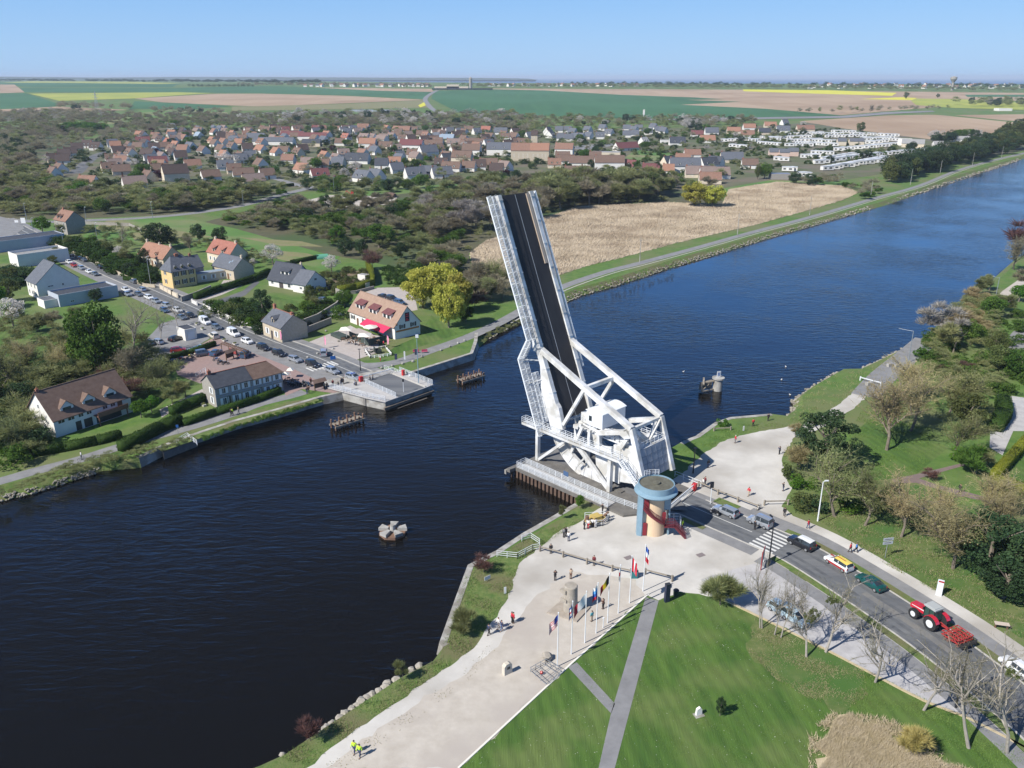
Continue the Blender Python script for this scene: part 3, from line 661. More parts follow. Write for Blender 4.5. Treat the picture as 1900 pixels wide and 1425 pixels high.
# fixed side frames with inspection walkway
for wq,far in ((-1.4,0),(9.7,1)):
 mb = MB(); z1 = 7.1
 mb.beam(V(15.5,wq,.2), V(15.5,wq,z1),.75,.6,(1,0,0)); mb.beam(V(-2.5,wq,.2), V(-2.5,wq,z1),.8,.7,(1,0,0))
 mb.beam(V(15.3,wq,.5), V(7.9,wq,z1),.5,.5); mb.beam(V(5.4,wq,z1), V(-2.3,wq,.8),.55,.55); mb.beam(V(7.4,wq,z1), V(6.4,wq,7),.9,.4)
 mb.beam(V(6.4,wq,z1), V(-1.9,wq,.6),.2,.4); mb.beam(V(3.2,wq,5.3), V(5.4,wq,2.6),.3,.3)
 mb.build('support_frame', M_white,br)
 mb = MB(); mb.beam(V(19.0,wq,7.35), V(-4.9,wq,7.35),.35,.55)
 mb.beam(V(19.0,wq-.9 if not far else wq+.9,7.35), V(-4.9,wq-.9 if not far else wq+.9,7.35),.15,.5); mb.box(-4.9,-(wq+.2) if not far else -(wq+.95),7.5,19.0,-(wq-.95) if not far else -(wq-.2),7.6)
 g_ = mb.build('inspection_walkway', M_white,br)
 mb = MB(); w2 = wq-.95 if not far else wq+.95
 rail(mb,[V(19,w2,7.6), V(-4.9,w2,7.6)],1.1,3,1.5); rail(mb,[V(19,wq+.15,7.6), V(-4.9,wq+.15,7.6)],1.1,3,1.5); rail(mb,[V(19,w2,7.6), V(19,wq,7.6)],1.1,3,1)
 mb.build('railing', M_rail,g_)
mb = MB(); A_, B_ = V(-4.9,-1.9,7.5), V(-10.6,-4.2,6.6 if 0 else 4.6)
B_ = V(-10.4,-3.8,5.2)
for dw in (-.5,.5): mb.beam(A_+Vector((0,dw,0)), B_+Vector((0,dw,0)),.08,.3)
n = 15
for k in range(n+1): mb.beam(A_.lerp(B_,k/n)+Vector((0,-.5,0)), A_.lerp(B_,k/n)+Vector((0,.5,0)),.22,.05)
st = mb.build('access_stair', M_rail,br); mb = MB()
for dw in (-.55,.55):
 for hh in (.5,1.0): mb.beam(A_+Vector((0,dw,hh)), B_+Vector((0,dw,hh)),.05,.05)
 for k in range(0,n+1,3): mb.beam(A_.lerp(B_,k/n)+Vector((0,dw,0)), A_.lerp(B_,k/n)+Vector((0,dw,1)),.05,.05)
mb.build('railing', M_rail,st)
mb = MB(); mb.box(-4.5,-.6,.38,14.5,.6,.55); mb.box(-4.5,-8.9,.38,14.5,-7.7,.55); mb.build('track_plate', C['dconc'],br)
# ---------------------------------------------------------------- pier under the bridge
pr = empty('bridge_pier', BO, R(TH), 'concrete pier with brown steel piles carrying the raised bridge', 'pier')
mb = MB(); mb.prism([(17,-11.5),(17,8.2),(16.2,8.2),(16.1,6.75),(-9.8,6.4),(-12.5,2),(-12.5,-10)],-.35,.36); mb.build('pier_slab', C['dconc'],pr)
mb = MB(); mb.box(17.02,-11.8,-.9,17.5,8.4,-.05); mb.build('fender_beam', C['conc'],pr)
mb = MB()
for k in range(21): mb.cbox(15.8-k*1.0,6.5,-4,.55,.45,3.62)
for k in range(18): mb.cbox(16.9,7-k*1.05,-4,.4,.5,3.45)
mb.box(-2,-10.5,-4,15.7,6.2,-.37)
mb.build('sheet_piles', mat('sheet_pile_shaded_steel', (.075,.045,.032),(.13,.085,.06),rough=.9,scale=1.5),pr)  # rusty brown darkened: the shade under the slab is in the colour
mb = MB(); mb.prism([(16,6.6),(16,4.3),(-6,4.0),(-6.2,6.3)],.37,.5); fw = mb.build('side_footway', mat('planks_grey', (.33,.33,.33),(.42,.42,.42),rough=.8,scale=3,coord='obj'),pr)
mb = MB(); rail(mb,[(16,6.6,.45),(-6.2,6.3,.45)],1.15,4,1.6,pickets=.3); mb.build('railing', M_rail,fw); mb = MB(); rail(mb,[(16,4.3,.45),(-6,4.0,.45),(-11.5,3.2,.4)],1.15,4,1.6,pickets=.25)
mb.build('railing', M_rail,fw); mb = MB(); rail(mb,[(16,6.6,.45),(16,4.3,.45)],1.15,3,1)
mb.build('railing', M_rail,fw)
tag(MB().box(0,0,.0,1.2,.06,.9).build('notice_board', mat('notice_blue', (.05,.1,.2)), None, BW(6.1,-4.25,1.5), R(TH+180)), 'small dark blue board on the pier footway railing', 'sign')
# road on the pier
ribbon('road_pier', [BW(17,4.2,.38), BW(-8,4.2,.2), BW(-12.5,4.0,.1), G(1262,931)],-3.9,3.9,mat('pier_road', (.12,.12,.125),(.18,.175,.17),rough=.9,scale=.5),z=.39)
# ---------------------------------------------------------------- west abutment with the fixed road end
ab = empty('bridge_abutment', BO, R(TH), 'concrete bridge abutment on the west bank with white railings', 'abutment')
mb = MB(); mb.prism([(61.3,4.6),(62.4,-9.8),(80,-9.8),(84,9.6),(77.5,9.0),(66,6.2)],-3.5,.30)
mb.build('abutment_wall', C['conc'],ab)
mb = MB(); mb.prism([(60.8,4.9),(61.95,-10.2),(76,-10.2),(76,1.2),(78,9.4),(66,6.6)],.302,.52); mb.build('deck_slab', mat('abutment_slab', (.36,.345,.34),(.44,.43,.42),rough=.9,scale=.6,coord='obj'),ab)
mb = MB(); mb.prism([(61.2,.9),(62.0,-7.3),(76,-7.3),(76,.9)],.522,.535); mb.build('road_surface', C['road'],ab)
mb = MB(); mb.prism([(60.2,5.6),(61.4,-9.8),(61.9,-9.8),(60.7,5.6)],-1.3,-.7); mb.prism([(60.1,2),(60.6,-7),(61.0,-7),(60.5,2)],-2.1,-1.7); mb.build('timber_fender', mat('old_timber', (.12,.1,.085),(.19,.16,.13),scale=1),ab)
mb = MB(); mb.box(66.5,6.28,-1.6,69.2,6.55,.1); mb.build('steel_hatch', mat('hatch_grey', (.18,.17,.16)),ab)
mb = MB(); rail(mb,[(61.3,4.6,.52),(66,6.3,.52),(77.5,9.1,.52)],1.2,4,1.7,pickets=.25); mb.build('railing', M_rail,ab)
mb = MB(); rail(mb,[(61.4,1.5,.52),(74,1.3,.52)],1.2,4,1.7,pickets=.25); mb.build('railing', M_rail,ab)
mb = MB(); rail(mb,[(62.2,-10.0,.52),(75.5,-10.0,.52)],1.2,4,1.7,pickets=.25); rail(mb,[(62.2,-10,.52),(62,-8.2,.52)],1.2,4,1); mb.build('railing', M_rail,ab)
mb = MB(); mb.prism([(62.1,-7.6),(76,-7.6),(76,-7.9),(62.1,-7.9)],.53,.72); mb.build('kerb', C['kerb'],ab)
def boom(name,a,b_,label,col):
 """level-crossing style barrier: lattice arm with skirt on a red-white post box"""
 a = Vector(a); b_ = Vector(b_); r_ = empty(name,(a.x,a.y,a.z),math.atan2(b_.y-a.y,b_.x-a.x),label, 'barrier', 'road barriers at the bridge')
 L = math.hypot(b_.x-a.x,b_.y-a.y); dz = b_.z-a.z
 mb = MB(); mb.box(-.45,-.35,0,.45,.35,1.25); mb.build('barrier_housing', col,r_)
 mb = MB(); mb.beam((.3,0,1.15),(L, 0,1.15+dz),.12,.14); mb.beam((.5,0,.35),(L, 0,.35+dz),.06,.06)
 k = .7
 while k < L: mb.beam((k,0,1.15+dz*k/L),(k,0,.35+dz*k/L),.04,.04); k += .35
 mb.build('barrier_arm', M_rail,r_)
M_red = mat('barrier_red', (.5,.03,.03),rough=.5)
boom('road_barrier', BW(76,-1.2,.55), BW(75.5,8.3,.55), 'grey lattice barrier closed across the west road end', M_red)
boom('road_barrier', G(1288,909), G(1243,948), 'grey lattice barrier closed beside the round control tower', M_red)
tag(MB().box(-.3,-.3,0,.3,.3,1.3).box(-.34,-.34,1.3,.34,.34,1.36).build('signal_box', M_red, None, BW(72.5,8.9,.53), R(TH)), 'red cabinet on the far footway of the west abutment', 'cabinet')
# ---------------------------------------------------------------- round control tower
tp = Vector((23.2,119.2,0))
tw = empty('control_tower', tp,0, 'round control tower with cream shaft and light blue drum roof', 'tower')
M_cream = mat('cream_render', (.60,.44,.29),(.66,.5,.34),rough=.85,scale=.5,coord='obj', bump=.1,bscale=8,dist=.01)
M_blue = mat('light_blue_steel', (.17,.27,.34),(.21,.32,.4),rough=.45,scale=.7,coord='obj')
M_stair = mat('dark_red_steel', (.13,.02,.03),rough=.5)
mb = MB(); mb.lathe([(0,0),(1.75,0),(1.62,7.2),(0,7.2)],n=36); mb.build('shaft', M_cream,tw,smooth=False)
mb = MB(); mb.lathe([(1.5,7.2),(3.3,7.4),(3.5,7.65),(3.45,7.8),(2.98,8.0),(2.92,9.0),(2.76,9.0),(2.76,8.8),(0,8.78)],n=48); dr = mb.build('drum', M_blue,tw)
mb = MB(); mb.lathe([(2.75,8.82),(0,8.88)],n=40); mb.lathe([(.62,8.85),(.62,9.12),(0,9.18)],n=20); mb.build('roof_deck', mat('roof_moss', (.085,.08,.06),(.14,.14,.11),rough=.95,scale=1.2,coord='obj'),dr)
mb = MB(); mb.lathe([(3.0,7.82),(3.0,7.84),(2.8,8.0)],n=30);
mb = MB(); mb.prism([(-2.9,-1.2),(-2.2,-1.5),(-2.2,-.2),(-2.9,-.2)],0,7.7); mb.prism([(-2.2,-1.5),(-2.1,-1.3),(-1.4,-.8),(-1.5,-1.0)],0,7.4); mb.build('blue_fin', M_blue,tw)
mb = MB(); mb.prism([(2.1,-1.0),(2.35,-1.0),(2.35,.6),(2.1,.6)],0,7.6); mb.prism([(1.3,-1.1),(2.2,-1.1),(2.2,-.95),(1.3,-.95)],4.7,7.5); mb.build('blue_fin', M_blue,tw)
mb = MB(); mb.box(-2.2,-1.36,.1,-1.35,-1.28,2.4); mb.build('door', mat('dark_red_door', (.22,.02,.03)),tw)
mb = MB(); mb.box(-2.15,-1.36,5.1,-1.2,-1.28,7.2); mb.build('red_panel', mat('dark_red_door', (.22,.02,.03)),tw)
mb = MB(); mb.box(1.1,-1.5,2.3,1.6,-1.2,4.3); mb.build('door', mat('dark_red_door', (.22,.02,.03)),tw)
# spiral stair round the shaft
mb = MB(); sb = MB(); n = 30; a0,a1 = R(-150), R(-45); z0_,z1_ = 5.2,2.2; prv = None
for k in range(n+1):
 a = a0+(a1-a0)*k/n; z = z0_+(z1_-z0_)*k/n; ri,ro = 1.72,2.55; ca,sa = math.cos(a),math.sin(a)
 pi,po = Vector((ri*ca,ri*sa,z)), Vector((ro*ca,ro*sa,z))
 mb.beam(pi,po,.34,.07)
 if prv:
  mb.beam(prv,po,.05,.32)
  for hh in (.5,1.05): sb.beam(prv+Vector((0,0,hh)),po+Vector((0,0,hh)),.06,.06)
 sb.beam(po,po+Vector((0,0,1.05)),.04,.04); prv = po
pts = [prv, Vector((3.0,-1.9,2.1)), Vector((4.9,-1.9,.05))]
mb.prism([(1.2,-2.4),(3.0,-2.4),(3.0,-1.3),(1.5,-1.3)],2.1,2.2); mb.beam((3.0,-2.3,2.1),(4.9,-2.3,0),.08,.3); mb.beam((3.0,-1.4,2.1),(4.9,-1.4,0),.08,.3)
for k in range(9): mb.beam((3.0+1.9*k/9,-2.3,2.1-2.1*k/9),(3.0+1.9*k/9,-1.4,2.1-2.1*k/9),.24,.05)
for y_ in (-2.35,-1.35):
 for hh in (.3,.55,.8,1.05): sb.beam((3.0,y_,2.1+hh),(4.9,y_,.05+hh),.05,.05); sb.beam((1.6,y_,2.2+hh),(3.0,y_,2.15+hh),.05,.05)
 for k in range(10): sb.beam((3.0+1.9*k/9,y_,2.1-2.05*k/9),(3.0+1.9*k/9,y_,3.15-2.05*k/9),.04,.04)
 for k in range(6): sb.beam((1.6+1.4*k/5,y_,2.2),(1.6+1.4*k/5,y_,3.2),.04,.04)
st = mb.build('spiral_stair', M_stair,tw); sb.build('railing', M_stair,st)
mb = MB(); rail(mb,[(-1.6,2.3,9.1),(-.4,2.7,9.1),(.8,2.7,9.1)],.9,3,.5); mb.build('roof_railing', M_rail,tw)
mb = MB(); rail(mb,[(2.6,1.4,0),(4.4,1.4,0),(4.4,.0,0)],2.6,5,.8); mb.build('cage_frame', M_rail,tw)
# ================================================================ TREES AND PLANTS
def fol(name,c,c2,rnd=.22,scale=.6):
 m = mat(name,c,c2,rough=.75,scale=scale,detail=3,coord='obj', rnd=rnd,spec=.2); n = m.node_tree.nodes; l = m.node_tree.links; b = n['Principled BSDF']
 t = n.new('ShaderNodeBsdfTranslucent'); mx = n.new('ShaderNodeMixShader'); mx.inputs[0].default_value = .42; q = b.inputs['Base Color'].links[0].from_socket     # light passes through leaves
 l.new(q,t.inputs[0]); l.new(b.outputs[0],mx.inputs[1]); l.new(t.outputs[0],mx.inputs[2]); l.new(mx.outputs[0],n['Material Output'].inputs[0])
 return m
FM = dict(
 twig=fol('twigs_brown', (.20,.18,.12),(.31,.28,.19)),
 twigg=fol('twigs_grey', (.27,.245,.215),(.38,.35,.315)),
 twigo=fol('twigs_olive', (.18,.205,.08),(.29,.30,.135)),
 twigy=fol('twigs_straw', (.34,.28,.15),(.46,.39,.21)),
 twigr=fol('twigs_red', (.14,.07,.06),(.2,.12,.1)),
 green=fol('leaves_green', (.055,.125,.02),(.12,.20,.035)),
 bright=fol('leaves_bright', (.06,.16,.015),(.12,.22,.03)),
 olive=fol('leaves_olive', (.09,.12,.035),(.155,.18,.06)),
 yellow=fol('leaves_yellow', (.42,.42,.07),(.56,.54,.12)),
 dark=fol('needles_dark', (.03,.064,.026),(.066,.11,.045)),
 pine=fol('needles_pine', (.03,.065,.028),(.07,.115,.045)),
 white=fol('blossom_white', (.5,.46,.42),(.62,.59,.56)),
 tyel=fol('twigs_yellow', (.42,.36,.12),(.56,.48,.2)),
 pink=fol('blossom_pink', (.4,.14,.3),(.5,.24,.4)),
 plum=fol('leaves_plum', (.05,.015,.025),(.085,.03,.04)),
 hedge=fol('hedge_leaves', (.03,.07,.012),(.06,.11,.02),rnd=.1,scale=1.2),
 hedgey=fol('hedge_golden', (.16,.19,.02),(.24,.26,.035),rnd=.1,scale=1.2),
)
BARK = mat('bark', (.13,.105,.08),(.21,.18,.145),rough=.95,scale=2,coord='obj', bump=.4,bscale=6,dist=.03)
BARKP = mat('bark_pale', (.26,.23,.2),(.36,.33,.29),rough=.95,scale=2,coord='obj', bump=.4,bscale=6,dist=.03)
def npmesh(name, V_, F_,m):
 me = bpy.data.meshes.new(name); V_ = np.asarray(V_,dtype=np.float32); F_ = np.asarray(F_,dtype=np.int32); k = F_.shape[1]
 me.vertices.add(len(V_)); me.vertices.foreach_set('co', V_.ravel())
 me.loops.add(F_.size); me.loops.foreach_set('vertex_index', F_.ravel())
 me.polygons.add(len(F_)); me.polygons.foreach_set('loop_start', np.arange(0, F_.size,k,dtype=np.int32))
 me.polygons.foreach_set('loop_total', np.full(len(F_),k,dtype=np.int32))
 me.update(calc_edges=True); me.materials.append(m); return me
def unit(n,rs): v = rs.normal(size=(n,3)); return v/np.linalg.norm(v,axis=1,keepdims=True)
def leaves(P, size,rs,elong=1.0,droop=0.):
 n = len(P); a = unit(n,rs); b = np.cross(a,unit(n,rs)); b /= np.linalg.norm(b,axis=1,keepdims=True)+1e-9
 if droop: a[:, 2] -= droop; a /= np.linalg.norm(a,axis=1,keepdims=True)
 s = size*rs.uniform(.6,1.3,size=(n,1)); a = a*s*elong*.5; b = b*s*.5
 V_ = np.stack([P-a, P+b*.9, P+a, P-b*.9],1).reshape(-1,3)
 return V_,np.arange(4*n).reshape(-1,4)
def twigs(P, Dv,w_,rs):
 n = len(P); s = np.cross(Dv,unit(n,rs)); s /= np.linalg.norm(s,axis=1,keepdims=True)+1e-9; s *= w_/2
 V_ = np.stack([P-s, P+s, P+Dv],1).reshape(-1,3); return V_,np.arange(3*n).reshape(-1,3)
def lobes(rx,rz,zc,k,rs,fill=.5):
 """lobe centres spread through an uneven ellipsoid"""
 u = unit(k,rs); r_ = rs.uniform(fill,1., size=(k,1))**.6
 c = u*r_*np.array([[rx,rx,rz]])*.78; c[:, 2] += zc; return c
def cloud_crown(h,rx,n,size,seed,k=26,base=.25,elong=1., droop=0., lob=.34,low=True):
 rs = np.random.RandomState(seed); rz = h*(1-base)/2; zc = h*base+rz
 c = lobes(rx,rz,zc,k,rs); rad = rx*lob*rs.uniform(.6,1.3,size=k)
 idx = rs.randint(0,k,n); u = unit(n,rs); rr = rs.uniform(.45,1., size=(n,1))**.5
 P = c[idx]+u*rr*rad[idx][:, None]*np.array([[1,1,.85]])
 P = P[P[:, 2] > .15]
 return leaves(P, size,rs,elong,droop)
def dome(h,rx,n,wd,seed,k=14,sz=.9):
 """fine twigs fanning out of several stems to a rounded outline"""
 rs = np.random.RandomState(seed); c = lobes(rx,h*.42,h*.55,k,rs,.3); rad = rx*.42*rs.uniform(.7,1.2,size=k)
 idx = rs.randint(0,k,n); u = unit(n,rs); u[:, 2] = np.abs(u[:, 2])*.9+.1*u[:, 2]
 P = c[idx]+u*rs.uniform(.2,.8,size=(n,1))*rad[idx][:, None]
 D_ = u*rs.uniform(.4,1.1,size=(n,1))*sz; D_[:, 2] += .35*sz*rs.uniform(0,1,n)
 P[:, 2] = np.maximum(P[:, 2],.1)
 return twigs(P, D_,wd,rs)
def skeleton(h,seed,levels=4,spread=.9,kids_=(5,5,5,4),trunk=.3,r0=.16,up=.35,crook=.12):
 rs = random.Random(seed); segs = []
 def grow(p,d, L, r,lv):
  q = p; n = 3 if lv < 2 else 2; dd = d
  pts = [(q,r)]
  for i in range(n):
   dd = (dd+Vector((rs.gauss(0,crook),rs.gauss(0,crook),rs.gauss(0,crook)*.5+.06*up))).normalized()
   q2 = q+dd*L/n; segs.append((q,q2,r*(1-.55*i/n),r*(1-.55*(i+1)/n),lv)); q = q2; pts.append((q,r*(1-.55*(i+1)/n)))
  if lv+1 >= levels: return
  K = kids_[lv]
  for j in range(K):
   t = (j+.6)/K if lv else .35+.65*(j+.5)/K
   i = min(int(t*n),n-1); base = pts[i][0].lerp(pts[i+1][0],t*n-i)
   a = rs.uniform(0,2*math.pi); e = spread*rs.uniform(.6,1.1)
   side = dd.cross(Vector((math.cos(a),math.sin(a),.3))).normalized()
   nd = (dd*math.cos(e)+side*math.sin(e)+Vector((0,0,up*.5))).normalized()
   grow(base,nd, L*rs.uniform(.5,.72) if lv else h*rs.uniform(.28,.42),max(r*(.5 if lv else .55),.012),lv+1)
 grow(Vector((0,0,0)), Vector((rs.uniform(-.1,.1),rs.uniform(-.1,.1),1)).normalized(),h*(trunk+.35),r0,0)
 return segs
def tree_from_skeleton(name,segs,barkm,crownm,twig_w,leaf=0,leafsize=.2,seed=1,tubes=3):
 """returns (trunk mesh,crown mesh)"""
 mb = MB(); rs = np.random.RandomState(seed); P = []; Dv = []; W_ = []; tips = []
 for a,b_,ra,rb,lv in segs:
  if lv < tubes: mb.tube(a,b_,ra,rb,n=7 if lv == 0 else 4,cap=False)
  else: P.append(a); Dv.append(b_-a); W_.append(max(ra*2,twig_w))
  if lv >= tubes-1: tips.append((a+b_)/2)
  if lv >= 2:
   for _ in range(5):
    d = (b_-a).normalized()*.6+Vector(rs.normal(size=3)*.5); p = a.lerp(b_,rs.uniform(0,1))
    P.append(p); Dv.append(d*rs.uniform(.3,.8)); W_.append(twig_w)
 tm = bpy.data.meshes.new(name+'_trunk'); tm.from_pydata(mb.v,[],mb.f); tm.materials.append(barkm); tm.update()
 V1, F1 = twigs(np.array([tuple(p) for p in P]),np.array([tuple(p) for p in Dv]),np.array(W_)[:, None],rs)
 if leaf:
  T_ = np.array([tuple(t) for t in tips]); T_ = T_[rs.randint(0,len(T_),leaf)]+rs.normal(size=(leaf,3))*.35
  V2, F2 = leaves(T_,leafsize,rs)
  F2 = np.concatenate([F2[:, :3], F2[:, [0,2,3]]])
  F1 = np.concatenate([F1, F2+len(V1)]); V1 = np.concatenate([V1, V2])
 return tm,npmesh(name+'_crown', V1, F1,crownm)
def stem_mesh(h,r,seed,m,n=4,lean=.15,fork=4):
 rs = random.Random(seed); mb = MB(); top = Vector((rs.uniform(-lean,lean)*h*.3,rs.uniform(-lean,lean)*h*.3,h*.55)); mb.tube((0,0,-.1),top,r,r*.6,n=6,cap=False)
 for k in range(fork):
  a = 2*math.pi*k/fork+rs.random(); mb.tube(top*rs.uniform(.6,1),top+Vector((math.cos(a)*h*.22,math.sin(a)*h*.22,h*.25)),r*.45,r*.15,n=4,cap=False)
 me = bpy.data.meshes.new('stem'); me.from_pydata(mb.v,[],mb.f); me.materials.append(m); me.update(); return me
TREE = {}      # kind -> list of (trunk mesh or None,crown mesh,nominal height)
def kind(k,lst): TREE[k] = lst
nm = {'n': 0}
kind('bare', [tree_from_skeleton('bare', skeleton(11,s_,4,.85,(6,5,5,3),.32,.2,.4), BARKP, FM['twig'],.03,0,seed=s_)+(11,) for s_ in (3,8,14)])
kind('bare_fine', [tree_from_skeleton('bare_fine', skeleton(9,s_,4,.8,(9,7,5,3),.22,.16,.5), BARK, FM['twigy'],.04,700,.16,seed=s_)+(9,) for s_ in (21,25)])
kind('bare_olive', [tree_from_skeleton('bare_olive', skeleton(8,s_,4,.8,(9,7,5,3),.2,.15,.5), BARK, FM['twigo'],.045,1000,.18,seed=s_)+(8,) for s_ in (31,36)])
kind('bare_brown', [tree_from_skeleton('bare_brown', skeleton(8,s_,4,.8,(9,7,5,3),.2,.15,.5), BARK, FM['twig'],.045,300,.2,seed=s_)+(8,) for s_ in (41,46)])
def cc(kindname,m,h,rx,n,size,seeds,barkm=BARK, **kw):
 kind(kindname,[(stem_mesh(h,h*.028,s_,barkm),npmesh(kindname, *cloud_crown(h,rx,n,size,s_, **kw), FM[m]),h) for s_ in seeds])
cc('leafy', 'green', 10,4.4,5200,.42,(51,52,53),k=34,base=.16)
cc('bright', 'bright', 8,3.4,3600,.36,(54,55),k=24,base=.16)
cc('olive', 'olive', 8,3.4,3600,.34,(56,57),k=24,base=.12)
cc('willow', 'yellow', 10,4.3,8000,.26,(58,59),k=70,base=.06,elong=2.4,droop=.8,lob=.24)
cc('ever', 'dark', 11,4.2,6500,.34,(61,62,63),k=46,base=.04,lob=.28)
cc('pine', 'pine', 10,4.2,9000,.26,(64,65),k=70,base=.03,lob=.21)
cc('blossom', 'white', 6,2.8,2600,.2,(66,67),k=30,base=.2,lob=.25)
cc('pinkt', 'pink', 4.5,2.2,1500,.24,(68,),k=18,base=.2)
cc('plum', 'plum', 5.5,2.3,2000,.3,(69,),k=18,base=.15)
cc('poplar', 'olive', 14,2.6,4200,.45,(71,72),k=40,base=.04,lob=.42)
def dd_(kindname,m,h,rx,n,wd,seeds, **kw):
 kind(kindname,[(stem_mesh(h,h*.02,s_, BARK, fork=5),npmesh(kindname, *dome(h,rx,n,wd,s_, **kw), FM[m]),h) for s_ in seeds])
dd_('dbrown', 'twig', 8,3.8,3600,.13,(81,82)); dd_('dolive', 'twigo', 8,3.8,3600,.14,(83,84)); dd_('dgrey', 'twigg', 9,4.2,4200,.12,(85,))
dd_('dred', 'twigr', 4,2.2,1500,.08,(86,)); dd_('dstraw', 'twigy', 4,2.2,1800,.08,(87,)); dd_('dgreen', 'green', 5,3.0,2600,.2,(88,89))
def shrubm(m,h,rx,n,size,s_, **kw): return [(None,npmesh('shrub', *cloud_crown(h,rx,n,size,s_,base=-.25, **kw), FM[m]),h)]
dd_('dyel', 'tyel', 4,2.2,4200,.07,(98,)); dd_('bushy', 'twigo', 4.6,2.7,6000,.07,(97,))
kind('shrub', shrubm('green', 2.4,1.7,1400,.22,91,k=16)+shrubm('green', 2.4,1.9,1400,.22,92,k=12))
kind('shrubo', shrubm('olive', 2.2,1.8,1400,.2,93,k=16)); kind('shrubb', shrubm('bright', 2,1.7,1300,.2,94,k=14)); kind('shrubd', shrubm('dark', 2.4,1.8,1500,.22,95,k=16))
KN = dict(bare=('bare_tree', 'tree'),bare_fine=('budding_tree', 'tree'),bare_olive=('budding_tree', 'tree'),bare_brown=('bare_tree', 'tree'),leafy=('leafy_tree', 'tree'),bright=('leafy_tree', 'tree'),olive=('leafy_tree', 'tree'),
 willow=('willow_tree', 'tree'),ever=('evergreen_tree', 'tree'),pine=('pine_tree', 'tree'),blossom=('blossom_tree', 'tree'),pinkt=('blossom_tree', 'tree'),plum=('plum_tree', 'tree'),poplar=('poplar_tree', 'tree'),
 dbrown=('thicket_tree', 'tree'),dolive=('thicket_tree', 'tree'),dgrey=('thicket_tree', 'tree'),dred=('shrub', 'shrub'),dstraw=('shrub', 'shrub'),dgreen=('shrub', 'shrub'),bushy=('shrub', 'shrub'),dyel=('shrub', 'shrub'),
 shrub=('shrub', 'shrub'),shrubo=('shrub', 'shrub'),shrubb=('shrub', 'shrub'),shrubd=('shrub', 'shrub'))
rt = random.Random(5)
def tree(k,p,h,label=None,group=None,wide=1.0,parts=True,rz=None,var=None):
 T_ = TREE[k]; tm,cm,h0 = T_[var if var is not None else rt.randrange(len(T_))]; s_ = h/h0; nmx,cat = KN[k]
 p = Vector((p[0],p[1],hz(p[1])))
 rz = rt.uniform(0,6.28) if rz is None else rz
 if parts and tm:
  r_ = empty(nmx,p,rz,label,cat,group); r_.scale = (s_*wide,s_*wide,s_)
  for nme,me in (('trunk', tm),('crown', cm)):
   o = bpy.data.objects.new(nme,me); COL.objects.link(o); o.parent = r_
 else:
  r_ = bpy.data.objects.new(nmx,cm); COL.objects.link(r_); r_.location = p; r_.rotation_euler = (0,0,rz); r_.scale = (s_*wide,s_*wide,s_); tag(r_,label,cat,group)
 return r_
def inpoly(x,y, P):
 c = False; j = len(P)-1
 for i in range(len(P)):
  if (P[i][1] > y) != (P[j][1] > y) and x < (P[j][0]-P[i][0])*(y-P[i][1])/(P[j][1]-P[i][1]+1e-12)+P[i][0]: c = not c
  j = i
 return c
def fillspots(px,n,seed,mind=3.):
 rs = random.Random(seed); P = [G(*p) for p in px]; x0,x1 = min(p.x for p in P),max(p.x for p in P); y0,y1 = min(p.y for p in P),max(p.y for p in P); out = []; t = 0
 while len(out) < n and t < n*60:
  t += 1; x,y = rs.uniform(x0,x1),rs.uniform(y0,y1)
  if inpoly(x,y, P) and all((x-a)**2+(y-b_)**2 > mind*mind for a,b_ in out): out.append((x,y))
 return out
COLW = dict(dbrown='brown leafless', dolive='olive budding', dgrey='pale grey leafless', leafy='green leafy', bright='bright green', olive='olive green', ever='dark evergreen', blossom='white blossoming', poplar='tall olive green', dgreen='green bushy',
 bare='bare grey', bare_brown='bare brown', bare_olive='budding olive', bare_fine='straw coloured bare', shrub='round green', shrubo='olive', shrubd='dark green', shrubb='light green', willow='yellow green', pine='dark pine', plum='dark purple', pinkt='pink blossoming', dred='reddish twiggy', dstraw='straw coloured')
def wood(px,n,mix,hr,where,seed,mind=3., wide=1.15,parts=False):
 ks = [m for m,q in mix for _ in range(q)]; rs = random.Random(seed+1)
 for (x,y) in fillspots(px,n,seed,mind):
  k = rs.choice(ks); c = KN[k][1]
  WREQ.append([k,(x,y),rs.uniform(*hr)*1.12*(.6 if c == 'shrub' else 1), '%s %s %s' % (COLW[k],c,where), '%ss %s' % (COLW[k]+' '+c,where),wide*rs.uniform(1., 1.5)])
WREQ = []
def plant_woods(cap=270):
 """the trees that show largest are things of their own; past the cap the rest of that kind is one mass"""
 byn = {}
 for q in WREQ: byn.setdefault(KN[q[0]][0],[]).append(q)
 for nme, L_ in byn.items():
  L_.sort(key=lambda q: -q[2]/q[1][1])
  for q in L_[:cap]: tree(q[0],q[1],q[2],q[3],q[4],q[5],q[2]/q[1][1] > .028)
  if L_[cap:]: mass('woodland', [(q[1][0],q[1][1],q[0],q[2],q[5]) for q in L_[cap:]], None, None, None,77, 'far and small trees of the woods beyond the village', 1., 'woods')
